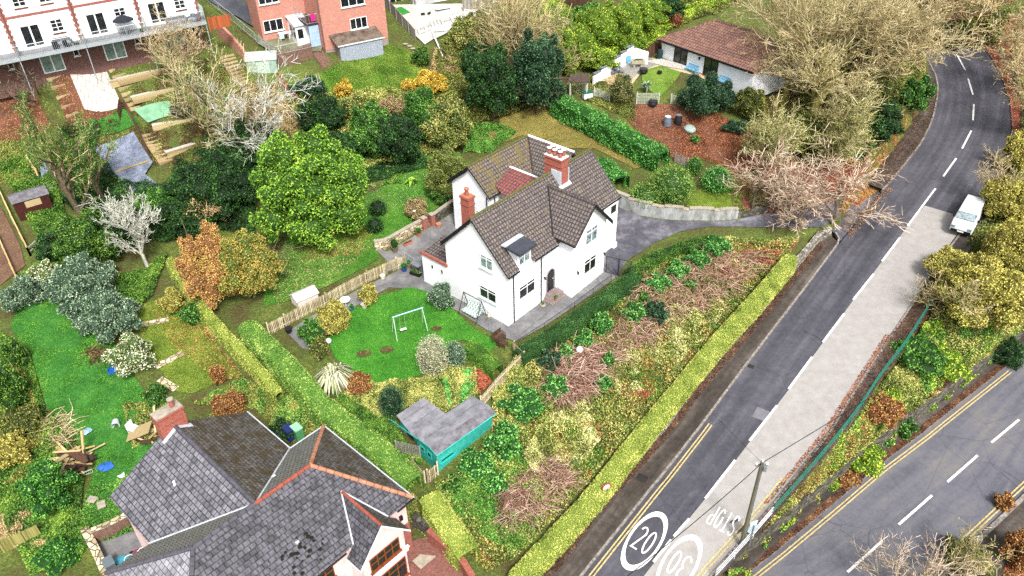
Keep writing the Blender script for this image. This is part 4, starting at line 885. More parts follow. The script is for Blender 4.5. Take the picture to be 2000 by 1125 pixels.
def timber(name, a, b, c_=None):
    k = NM(name, .85); mp = k.n('Mapping'); mp.inputs['Scale'].default_value = (6, 6, 1); k.l(k.coord(), mp.inputs[0]); at = k.n('Attribute', attribute_name='v').outputs['Fac']
    return k.out(k.ramp(k.mix(.5, k.noise(2, 4, mp.outputs[0]), at), [(.25, a), (.75, b)]))
M_PICK = timber('mat_picket_timber', '8a7a5c', 'd0c3a2'); M_TIMB = timber('mat_new_timber', 'a88a58', 'd3b987'); M_TIMD = timber('mat_brown_timber', '3d2a20', '5f4334'); M_RUST = timber('mat_rust_timber', '8a4527', 'a85a35'); M_TIMG = timber('mat_grey_timber', '6e6a64', '9a958c')
M_GREENM = flat('mat_green_rail', '1f6b5a', .5, .2); M_SILV = flat('mat_silver_rail', 'c9ccd0', .4, .1, .3)
def wall_along(name, P, h_, t, mat, label, cat, base=-.5, cope=None, cm=None, zf=None, hs=None, jit=0, group=None, side=1, n=None):
    """P world path (front face); t thickness going to the left side*; heights above local base"""
    P = resample(P, n or max(2, int(sum((b-a).length for a, b in zip(P[:-1], P[1:]))/.7))); O = off(P, side*t); mb = MB(); V = []; zf = zf or (lambda x, y: T(x, y))
    for i, (a, b) in enumerate(zip(P, O)):
        zg = zf(a.x, a.y); hh = (hs(i/(len(P)-1)) if hs else h_)+random.uniform(-jit, jit)
        V += [(a.x, a.y, zg+base), (a.x, a.y, zg+hh), (b.x, b.y, zg+hh+random.uniform(-jit, jit)), (b.x, b.y, zg+base)]
    f = []; 
    for i in range(len(P)-1):
        q = i*4
        for j in range(3): f.append((q+j, q+4+j, q+5+j, q+1+j) if side < 0 else (q+j, q+1+j, q+5+j, q+4+j))
    f.append((0, 3, 2, 1)); q = (len(P)-1)*4; f.append((q, q+1, q+2, q+3)); mb.add(V, f)
    root = thing(name, label, cat, (P[0].x, P[0].y, V[0][2]), 0, group)
    o = mb.build('wall', mat, root); o.location = -root.location
    if cope:
        c = MB()
        PO = off(P, -.04*side); OO = off(P, side*(t+.04))
        for i in range(len(P)-1):
            z0_, z1__ = V[i*4+1][2]+.004, V[i*4+5][2]+.004; a, b, c2, d2 = PO[i], PO[i+1], OO[i+1], OO[i]
            if cope == 'step': z1__ = z0_ = max(z0_, z1__)
            VV = [(a.x, a.y, z0_), (b.x, b.y, z1__), (c2.x, c2.y, z1__), (d2.x, d2.y, z0_)]; g = .0
            c.add(VV+[(x, y, z+.08) for x, y, z in VV], [(0, 3, 2, 1), (4, 5, 6, 7), (0, 1, 5, 4), (1, 2, 6, 5), (2, 3, 7, 6), (3, 0, 4, 7)])
        co_ = c.build('coping', cm or M_COPE, root); co_.location = -root.location
    return root
M_RETSTONE = M_STONE
wall_along('retaining_wall', wl[1:], .75, .4, M_STONE, 'long rubble stone retaining wall below the clipped hedge along the pavement', 'wall', zf=z1, jit=.08, hs=lambda t: .85+.25*abs(math.sin(t*9+.6)), side=1)
wall_along('retaining_wall', off(k2, .97), 1.3, .45, M_STONED, 'dark stone wall under the roadside bank along the lower road', 'wall', zf=z2, jit=.06, hs=lambda t: 1.5 if t < .6 else 1.5-1.0*(t-.6)/.4)
cw = wp([(1196,402),(1225,413),(1250,421),(1295,428),(1345,431),(1392,431),(1440,428)], G)
wall_along('retaining_wall', cw, 1.3, .35, M_CONC, 'curved grey concrete retaining wall beside the driveway', 'wall', zf=T, hs=lambda t: 1.5-.5*t-(.15 if int(t*9) % 2 else 0), cope='step', n=22)
wall_along('low_wall', wp([(1440,428),(1470,423),(1500,415)], G), .6, .35, M_STONED, 'crumbling low stone wall at the driveway entrance under bare branches', 'wall', zf=T, jit=.1)
wall_along('garden_wall', wp([(733,490),(757,487),(800,462),(832,445)], G), 1.0, .3, M_STONEY, 'low stone garden wall with flat coping between the patio and the left lawn', 'wall', zf=lambda x, y: T(x, y)-.1, cope=1)
wall_along('garden_wall', wp([(849,438),(880,415),(905,398)], G), 1.05, .3, M_STONED, 'mossy garden wall continuing from the brick pillar to behind the house', 'wall', zf=lambda x, y: T(x, y)-.1, cope=1)
def lump(name, label, cat, P, build, rz=0, group=None):
    t = thing(name, label, cat, P, rz, group); build(t); return t
def mbo(fn, *a, **k_):
    m_ = MB(); fn(m_, *a, **k_); return m_
for q, l in (((829, 447), 'left'), ((845, 440), 'right')):
    P = G(*q); t = thing('brick_pillar', 'red brick pillar on the %s side of the garden steps in the low wall' % l, 'pillar', P, R(40), 'brick pillars of the garden wall')
    MB().box(-.2, .2, -.2, .2, -.4, 1.15).build('shaft', M_BRICK_R, t); MB().box(-.25, .25, -.25, .25, 1.154, 1.24).build('cap', M_COPE, t)
P = G(838, 441); t = thing('garden_steps', 'short brick garden steps between the two brick pillars', 'steps', P, R(125)); m_ = MB()
for i in range(4): m_.box(-.1+.28*i, .2+.28*i, -.45, .45, -.3, .2*(i+1))
m_.build('treads', M_BRICK_W, t)
# fences
def picket(name, P, h_, label, cat='fence', mat=None, sp=.13, w_=.075, group=None, posts=2.2, zf=T, top=True, t=.022, base=.06):
    mat = mat or M_PICK; P = [Vector(p) for p in P]; root = thing(name, label, cat, P[0], 0, group); m_ = MB(); r_ = MB(); Lt = 0
    for a, b in zip(P[:-1], P[1:]):
        L = (Vector((b.x-a.x, b.y-a.y))).length; d = Vector((b.x-a.x, b.y-a.y, 0)).normalized(); az = math.atan2(d.y, d.x); n = int(L/sp)
        for i in range(n):
            p = a+d*(i*sp); z = zf(p.x, p.y); hh = h_+random.uniform(-.02, .02)
            M = Matrix.Translation((p.x, p.y, z)) @ Matrix.Rotation(az, 4, 'Z'); m_.box(-w_/2, w_/2, -t, t*0, base, hh, M)
        k = max(1, int(L/posts))
        for i in range(k):
            p, q = a+d*(L*i/k), a+d*(L*(i+1)/k); zp, zq = zf(p.x, p.y), zf(q.x, q.y)
            for f_ in (.22, .8): r_.slab([(p.x+d.y*-.02, p.y+d.x*.02, zp+h_*f_+.07), (q.x-d.y*.02, q.y+d.x*.02, zq+h_*f_+.07), (q.x-d.y*.06, q.y+d.x*.06, zq+h_*f_+.07), (p.x-d.y*.06, p.y+d.x*.06, zp+h_*f_+.07)], .09)
            ps = MB(); M = Matrix.Translation((p.x-d.y*.09, p.y+d.x*.09, zp)) @ Matrix.Rotation(az, 4, 'Z'); ps.box(-.05, .05, -.045, .05, -.3, h_+.08, M); o = ps.build('post', mat, root); o.location = -root.location
    ps = MB(); q = P[-1]; z = zf(q.x, q.y); ps.box(q.x-.05, q.x+.05, q.y+.03, q.y+.13, z-.3, z+h_+.08); o = ps.build('post', mat, root); o.location = -root.location
    for nm, mm in (('pickets', m_), ('rails', r_)):
        o = mm.build(nm, mat, root); o.location = -root.location
    return root
picket('picket_fence', wp([(527,655),(560,638),(640,596),(720,552),(776,526)], G), 1.15, 'long weathered picket fence between the left lawn and the swing lawn terrace')
picket('picket_fence', wp([(776,526),(792,519)], G), 1.1, 'very short picket panel beside the wire gate at the patio')
picket('picket_fence', wp([(1003,692),(1022,710),(1004,728),(966,768),(940,800)], G), 1.15, 'bent picket fence climbing from the shed to the dark front hedge')
picket('picket_gate', wp([(838,944),(856,929)], G), 1.2, 'small picket gate standing by the corner of the teal shed', 'gate')
picket('picket_fence', wp([(806,918),(831,945)], G), 1.1, 'short picket fence between the clipped hedge end and the small gate')
picket('picket_fence', wp([(1318,318),(1342,328)], G), 1.0, 'short grey picket fence between the laurel hedge and round bushes', mat=M_TIMG)
def panel_fence(name, P, h_, label, mat, t=.05, group=None, cap=None, zf=T, posts=1.9):
    P = [Vector(p) for p in P]; root = thing(name, label, 'fence', P[0], 0, group)
    for a, b in zip(P[:-1], P[1:]):
        L = (b-a).length; k = max(1, round(L/posts)); d = (b-a); d.z = 0; d.normalize()
        for i in range(k):
            p, q = a.lerp(b, i/k), a.lerp(b, (i+1)/k); zp, zq = zf(p.x, p.y), zf(q.x, q.y); m_ = MB(); nb = 12
            for j in range(nb):
                u, v = p.lerp(q, j/nb), p.lerp(q, (j+.96)/nb); zz_ = zp+(zq-zp)*j/nb
                m_.slab([(u.x, u.y, zz_+h_), (v.x, v.y, zz_+h_), (v.x-d.y*t, v.y+d.x*t, zz_+h_), (u.x-d.y*t, u.y+d.x*t, zz_+h_)], h_)
            o = m_.build('panel', mat, root); o.location = -root.location
            m_ = MB(); m_.box(p.x-.06, p.x+.06, p.y-.06, p.y+.06, zp-.3, zp+h_+.1); o = m_.build('post', mat, root); o.location = -root.location
    return root
panel_fence('board_fence', wp([(547,165),(563,185),(586,212)], G), 1.3, 'rusty orange board fence beside the pale green shed', M_RUST)
panel_fence('board_fence', wp([(1263,118),(1290,98)], G), 1.5, 'dark brown board fence between the white garden wall and bungalow', M_TIMD)
panel_fence('board_fence', wp([(752,12),(775,38),(812,80)], G), 1.3, 'grey board fence along the left side of the hot tub patio', M_TIMG)
panel_fence('board_fence', wp([(905,25),(985,8)], G), 1.5, 'pale grey board fence behind the trampoline ring', M_TIMG)
panel_fence('board_fence', wp([(985,2),(1012,14)], G), 1.3, 'bright red board fence at the top edge by the trampoline', flat('mat_red_boards', 'a83a26', .8, .25))
panel_fence('board_fence', wp([(1083,3),(1115,20),(1155,22)], G), 1.5, 'long dark brown fence above the yellow bamboo clumps', M_TIMD)
panel_fence('board_fence', [tw(16.7, -2.4, 0)+Vector((0, 0, -.0)), tw(18.9, -2.6, 0)], 1.2, 'rust coloured board screen at the end of the terrace balcony', M_RUST, zf=lambda x, y: 12.0)
t_ = panel_fence('timber_screen', wp([(10,1078),(52,1062),(83,1047)], G), 1.1, 'weathered green timber planter wall in the bottom left corner', timber('mat_mossy_boards', '6c6a38', '9a9358'))
def postrail(P, h_, label, mat, rails_=(.4, .85), name='post_and_rail_fence', group=None):
    P = [Vector(p) for p in P]; root = thing(name, label, 'fence', P[0], 0, group); Q = resample(P, max(3, int(sum((b-a).length for a, b in zip(P[:-1], P[1:]))/2.2)+1)); m_ = MB()
    for a, b in zip(Q[:-1], Q[1:]):
        za, zb = T(a.x, a.y), T(b.x, b.y)
        for f_ in rails_: m_.tube((a.x, a.y, za+f_*h_), (b.x, b.y, zb+f_*h_), .06, .06, 4)
    for p in Q:
        z = T(p.x, p.y); q = MB(); q.box(p.x-.06, p.x+.06, p.y-.06, p.y+.06, z-.3, z+h_); o = q.build('post', mat, root); o.location = -root.location
    o = m_.build('rail', mat, root); o.location = -root.location; return root
postrail(wp([(0,375),(30,440),(60,500)], G), 1.0, 'leaning timber rail fence running down past the dark brown shed', M_TIMB)
postrail(wp([(60,500),(78,482),(110,470)], G), .9, 'low timber rail fence turning right below the brown shed', M_TIMG)
postrail(wp([(0,470),(20,515),(40,560)], G), .9, 'timber rail fence beside the raised planting bed at the left edge', M_TIMB)
postrail(wp([(75,345),(58,320)], G), .9, 'single pale timber rail above the roof of the brown shed', M_TIMB)
def trellis(P, h_, label, mat=None, dens=.16, group=None):
    P = [Vector(p) for p in P]; root = thing('trellis', label, 'trellis', P[0], 0, group); m_ = MB(); a, b = P[0], P[-1]; L = (b-a).length; n = int(L/dens); za, zb = T(a.x, a.y), T(b.x, b.y)
    for i in range(n+1): p = a.lerp(b, i/n); z = za+(zb-za)*i/n; m_.tube((p.x, p.y, z+.05), (p.x, p.y, z+h_), .018, .018, 4)
    for j in range(int(h_/dens)+1): m_.tube((a.x, a.y, za+.05+j*dens), (b.x, b.y, zb+.05+j*dens), .018, .018, 4)
    o = m_.build('lattice', mat or M_PICK, root); o.location = -root.location
    for p, z in ((a, za), (b, zb)): q = MB(); q.box(p.x-.04, p.x+.04, p.y-.04, p.y+.04, z-.2, z+h_+.1); o = q.build('post', mat or M_PICK, root); o.location = -root.location
    return root
M_TREL = flat('mat_pale_trellis', 'b9bdb0', .8, .1)
trellis(wp([(1160,190),(1190,200)], G), 1.1, 'pale trellis panel between the arbour and the brown speckled shrub', M_TREL)
trellis(wp([(1243,203),(1286,203)], G), 1.2, 'wide pale trellis panel behind the black cauldron pot', M_TREL)
trellis(wp([(1310,203),(1328,208)], G), 1.1, 'narrow pale trellis next to the large dark round bush', M_TREL)
trellis(wp([(776,886),(822,897)], G), 1.2, 'brown lattice trellis leaning between the tall hedge and teal shed', M_TIMG, .13)
# black path railing, gate (house side)
hz = lambda x, y: .0+max(0, x)*.025
rt = thing('path_railing', 'thin black metal railing between the front path and the dark hedge', 'railing', hw(-1.9, -2.3), 0); m_ = MB(); Pn = [hw(x, y, hz(x, 0)) for x, y in ((-1.9, -2.35), (1.2, -2.62), (4.6, -2.85), (9.3, -3.0))]
rails(m_, Pn, .95, .13, .009, .1, 1.8, .022, .02); o = m_.build('bars', M_BLACK, rt); o.location = -rt.location
gt_ = thing('metal_gate', 'tall dark metal bar gate closing the path at the right corner of the house', 'gate', hw(10.35, -1.7), 0)
for a, b in (((10.35, -1.75), (10.62, -2.75)), ((10.64, -2.8), (10.95, -3.75))):
    m_ = MB(); rails(m_, [hw(*a, .25), hw(*b, .25)], 1.7, .1, .014, .08, 5, .04, .03); o = m_.build('gate_leaf', flat('mat_gate', '2b2b33', .5), gt_); o.location = -gt_.location
wg = thing('wire_gate', 'open wire mesh gate with thin metal frame on the side patio', 'gate', G(788, 500)); m_ = MB(); a, b = G(788, 512), G(824, 535); rails(m_, [a, b], 1.15, .2, .008, .1, 9, .03, .025); o = m_.build('mesh', M_METAL, wg); o.location = -wg.location
# pavement railings
def street_rail(P, label, mat, name):
    root = thing(name, label, 'railing', P[0]); Q = resample(P, max(2, int(sum((b-a).length for a, b in zip(P[:-1], P[1:]))/1.9)+1)); m_ = MB()
    Q = [Vector((p.x, p.y, z1(p.x, p.y)+.1)) for p in Q]
    for a, b in zip(Q[:-1], Q[1:]):
        for h_ in (.45, .75, 1.05): m_.tube(a+Vector((0, 0, h_)), b+Vector((0, 0, h_)), .03, .03, 6)
    o = m_.build('rail', mat, root); o.location = -root.location
    for p in Q: q = MB(); q.tube(p, p+Vector((0, 0, 1.1)), .035, .035, 6); o = q.build('post', mat, root); o.location = -root.location
street_rail(rail1[2:], 'long green tubular railing along the pavement above the lower road', M_GREENM, 'street_railing')
street_rail(rail1[:3], 'silver tubular railing along the pavement beside the telegraph pole', M_SILV, 'street_railing')
# telegraph pole, wires
P = A1(1447, 1068); pole = thing('telegraph_pole', 'tall wooden telegraph pole standing by the silver railing', 'pole', P); TOPZ = 7.9
MB().tube((0, 0, -.3), (0, 0, TOPZ), .15, .11, 10).build('shaft', timber('mat_pole_wood', '4d4a3d', '716d58'), pole)
m_ = MB(); m_.box(-.35, .35, -.05, .05, TOPZ-.35, TOPZ-.25); m_.box(.12, .3, -.12, .12, TOPZ-.75, TOPZ-.4); m_.tube((0, -.12, 1.6), (0, -.12, 7), .03); m_.build('crossarm', M_GREYP, pole)
for x in (-.3, .3, 0): MB().lathe([(.05, 0), (.07, .05), (.04, .1), (.06, .14)], (x, 0, TOPZ-.25 if x else TOPZ), 8).build('insulator', M_WHITEP, pole)
PT = P+Vector((0, 0, TOPZ-.1))
def wire(b, label, sag=.4, r=.022):
    m_ = MB(); a = PT; b = Vector(b); pts_ = []
    for i in range(15): t = i/14; p = a.lerp(b, t); p.z -= sag*4*t*(1-t); pts_.append(p)
    m_.path([p-a for p in pts_], r, 4); o = m_.build('overhead_wire', M_BLACK, None); o.location = a; tag(o, label, 'cable')
wire(un(2060, 545, 1.5), 'overhead cable running from the telegraph pole to the upper right', .3)
wire(un(1180, 1160, 4.5), 'overhead cable crossing both painted speed roundels from the pole', .3)
wire(hw(5.95, -1.6, 5.0), 'thin service cable between the telegraph pole and the white house', .8, .008)
# signs
M_SIGNW = flat('mat_sign_white', 'e8e8e8', .4, .02); M_SIGNR = flat('mat_sign_red', 'c01722', .4, .05)
def disc(mb, M, r, t, n=24): V = [M @ Vector((r*math.cos(2*math.pi*k/n), y, r*math.sin(2*math.pi*k/n))) for y in (0, t) for k in range(n)]; mb.add(V, [tuple(range(n-1, -1, -1)) if False else tuple(range(n)), tuple(range(2*n-1, n-1, -1))]+[(k, n+k, n+(k+1) % n, (k+1) % n) for k in range(n)])
P = A1(1175, 1003); sg = thing('speed_sign', 'round white speed sign with red ring reading 20 on a grey post by the wall', 'road sign', P, R(25))
MB().tube((0, .06, -.2), (0, .06, 2.75), .038, .038, 8).build('post', M_GREYP, sg); MS = Matrix.Translation((.22, 0, 2.5))
m_ = MB(); disc(m_, MS, .33, .03); pl = m_.build('sign_plate', M_SIGNR, sg); m_ = MB(); disc(m_, MS @ Matrix.Translation((0, -.004, 0)), .25, .003); m_.build('sign_face', M_SIGNW, pl)
def sign_txt(par, M, text, w_, h_, gap, st, mat):
    m_ = MB()
    def orient(mb, pts_, st_, cl):
        n = len(pts_)
        L_, R_ = [], []
        for i in range(n):
            a = Vector(pts_[i-1 if (cl or i) else i]); b = Vector(pts_[i]); c = Vector(pts_[(i+1) % n] if (cl or i < n-1) else pts_[i]); t = ((b-a).normalized()+(c-b).normalized()).normalized() if (b-a).length > 1e-9 and (c-b).length > 1e-9 else ((b-a) if (b-a).length > 1e-9 else (c-b)).normalized()
            nn = Vector((-t.y, t.x)); L_.append(b+nn*st_/2); R_.append(b-nn*st_/2)
        for i in range(n if cl else n-1): j = (i+1) % n; mb.add([M @ Vector((q[0], -.008, q[1])) for q in (R_[i], R_[j], L_[j], L_[i])], [(0, 1, 2, 3)])
    lettering(m_, text, None, w_, h_, gap, st, None, 0, orient); m_.build('lettering', mat, par)
sign_txt(pl, MS, '20', .13, .22, .035, .035, M_BLACK)
P = A1(1462, 1062); sg = thing('road_sign', 'back of a round grey road sign between the pole and the silver railing', 'road sign', P, R(200))
MB().tube((0, .08, -.2), (0, .08, 1.9), .04, .04, 8).build('post', M_GREYP, sg); m_ = MB(); disc(m_, Matrix.Translation((0, 0, 1.55)), .38, .03); m_.build('sign_plate', flat('mat_sign_back', '9fb0b8', .5, .1), sg)
m_ = MB(); m_.box(-.25, .25, -.03, -.0, 1.85, 2.2); m_.build('small_plate', flat('mat_plate', 'c6d6dc', .5, .1), sg)
# manholes and patches in the pavement and road
M_IRON = flat('mat_cast_iron', '2b2725', .7, .3); M_PATCH = flat('mat_tarmac_patch', '6c6a70', .9, .15)
for q, w_, l_, m0, zz_, nm in (((1254, 936), .7, .6, M_IRON, .13, 'manhole_cover'), ((1467, 716), .45, .35, M_IRON, .025, 'drain_cover'), ((1486, 809), .9, 1.0, M_PATCH, .008, 'road_patch'), ((1310, 1078), 1.0, 1.1, M_PATCH, .008, 'road_patch')):
    p = A1(*q); M = Matrix.Translation((p.x, p.y, 0)) @ Matrix.Rotation(R(-36), 4, 'Z'); m_ = MB(); c4 = [M @ Vector((sx*w_/2, sy*l_/2, 0)) for sx, sy in ((-1, -1), (1, -1), (1, 1), (-1, 1))]
    m_.add([(c.x, c.y, z1(c.x, c.y)+zz_+.006) for c in c4], [(0, 1, 2, 3)]); tag(m_.build(nm, m0), kind='structure')
# white van
def van(P, rz):
    t = thing('parked_van', 'white van parked on the road edge beside the yellow trees', 'van', P, rz); prof = [(-2.2, .35), (-2.25, .9), (-2.2, 1.75), (-2.0, 1.95), (.6, 1.95), (1.15, 1.75), (1.7, 1.2), (2.3, 1.0), (2.42, .7), (2.4, .35)]
    m_ = MB(); n = len(prof); ws = [.9 if z < 1.3 else .78 for x, z in prof]
    V = [(x, -w_, z) for (x, z), w_ in zip(prof, ws)]+[(x, w_, z) for (x, z), w_ in zip(prof, ws)]
    m_.add(V, [tuple(range(n)), tuple(range(2*n-1, n-1, -1))]+[(k, n+k, n+(k+1) % n, (k+1) % n) for k in range(n)]); b = m_.build('body', flat('mat_van_white', 'dfe2e4', .3, .02, 0, 3, .5), t)
    bv = b.modifiers.new('b', 'BEVEL'); bv.width = .09; bv.segments = 3; b.data.shade_smooth()
    g = MB(); g.slab([(1.2, -.74, 1.77), (1.2, .74, 1.77), (1.68, .8, 1.3), (1.68, -.8, 1.3)], .02); o = g.build('windscreen', M_GLASSL, t); o.location = (.03, 0, .04)
    for s_ in (-1, 1):
        g = MB(); g.box(.0, 1.1, s_*.81-.012, s_*.81+.012, 1.28, 1.7); g.build('side_window', M_GLASS, t)
        g = MB(); g.box(2.3, 2.46, s_*.66-.16, s_*.66+.16, .72, .9); g.build('headlight', M_GLASSL, t)
        g = MB(); g.box(1.25, 1.4, s_*1.0-.08, s_*1.0+.08, 1.2, 1.38); g.build('wing_mirror', M_BLACK, t)
        for x in (-1.4, 1.5):
            g = MB(); g.tube((x, s_*.75, .33), (x, s_*.93, .33), .33, .33, 18); w_ = g.build('wheel', M_BLACK, t); g = MB(); g.tube((x, s_*.92, .33), (x, s_*.945, .33), .2, .2, 12); g.build('rim', M_METAL, w_)
    g = MB(); g.box(2.38, 2.45, -.8, .8, .36, .6); g.build('bumper', M_BLACK, t); g = MB(); g.box(2.44, 2.47, -.26, .26, .42, .54); g.build('number_plate', M_SIGNW, t)
pv = A1(1880, 448); q_ = A1(1905, 400); van(Vector((pv.x, pv.y, z1(pv.x, pv.y)+.02))+Vector((.6, .8, 0)), math.atan2(pv.y-q_.y, pv.x-q_.x))
# ------------------------------------------------------------------ lawns, patios, beds (sheets on the terrain)
def grass(name, cols, sc_=1.2, speck=None, fine=9.):
    k = NM(name, .95); a = k.noise(sc_*.25, 4, None, .6); b = k.noise(sc_*1.6, 6, None, .75, .5); c = k.noise(fine, 5, None, .8)
    m_ = k.mix(.55, a, b); m_ = k.mix(.5, m_, c); col = k.ramp(m_, [(.38, cols[0]), (.47, cols[1]), (.54, cols[2]), (.62, cols[3])])
    if speck:
        v = k.n('TexVoronoi'); v.inputs['Scale'].default_value = 4.5; k.l(k.coord(), v.inputs['Vector']); t = k.n('Math', operation='LESS_THAN'); k.l(v.outputs['Distance'], t.inputs[0]); t.inputs[1].default_value = .13
        g = k.n('Math', operation='MULTIPLY'); k.l(t.outputs[0], g.inputs[0]); k.l(k.ramp(k.noise(.35, 3), [(.42, '000000'), (.56, 'ffffff')]), g.inputs[1]); col = k.mix(g.outputs[0], col, speck)
    k.bump(k.mix(.5, b, c), .9, .12); return k.out(col)
M_LAWN = grass('mat_lawn_bright', ['1f4f12', '2f6d18', '3d7f20', '66913a'])
M_LAWN2 = grass('mat_lawn_leafy', ['2a4f16', '3a6a1c', '507a26', '7f8f42'], speck='b08c52')
M_LAWN3 = grass('mat_lawn_olive', ['43541a', '58701f', '6d7f2a', '8f9442'], speck='c2a066')
M_ROUGH = grass('mat_rough_grass', ['1b4418', '2a5f1e', '3a7628', '648a40'], 2.5)
M_DRY = grass('mat_dry_lawn', ['5f5a28', '7d7038', '948048', 'ac955e'], 1.5)
M_BG = grass('mat_bungalow_lawn', ['46641e', '5c7c28', '738c36', '8f9c4a'], 2)
M_SOIL = litter('mat_leafy_soil', [(.3, '3a241a'), (.5, '5d3a2a'), (.7, '7b5340')], [(0, '8a4a2c'), (.5, 'a8683f'), (1, 'c49a6a')], 1.2, 7)
M_DARKSOIL = litter('mat_dark_soil', [(.3, '2a2214'), (.5, '40361e'), (.7, '545028')], [(0, '6a4a2c'), (1, '8c7a4a')], .8, 6)  # darker, greener soil for beds and bare lawn patches
M_GRAVEL = (lambda k: (k.bump(k.noise(30, 4), .5, .03), k.out(k.ramp(k.noise(8, 6, None, .9), [(.35, '8d7658'), (.5, 'b8a284'), (.65, 'd0bfa5')])))[1])(NM('mat_gravel', .95))
M_PAVERS = tilemat('mat_brick_pavers', .22, .11, '8a4b3c', '71392e', '4d3b33', .012, 0, .9, moss='6e5244', mamt=.62)
M_FLAGS = tilemat('mat_flagstones', .6, .6, '8f8d87', '7c7a75', '5b5850', .02, 0, .9, moss='77755f', mamt=.6)
M_FLAGP = tilemat('mat_pale_flags', .6, .6, 'bcb8af', 'aaa69e', '807c73', .02, 0, .9)
M_PLEAF = litter('mat_red_leaf_bank', [(.3, '4a261a'), (.5, '6d3c28'), (.7, '8a5238')], [(0, 'a8512f'), (.5, 'c07a4d'), (1, 'd69a68')], 1.6, 7)
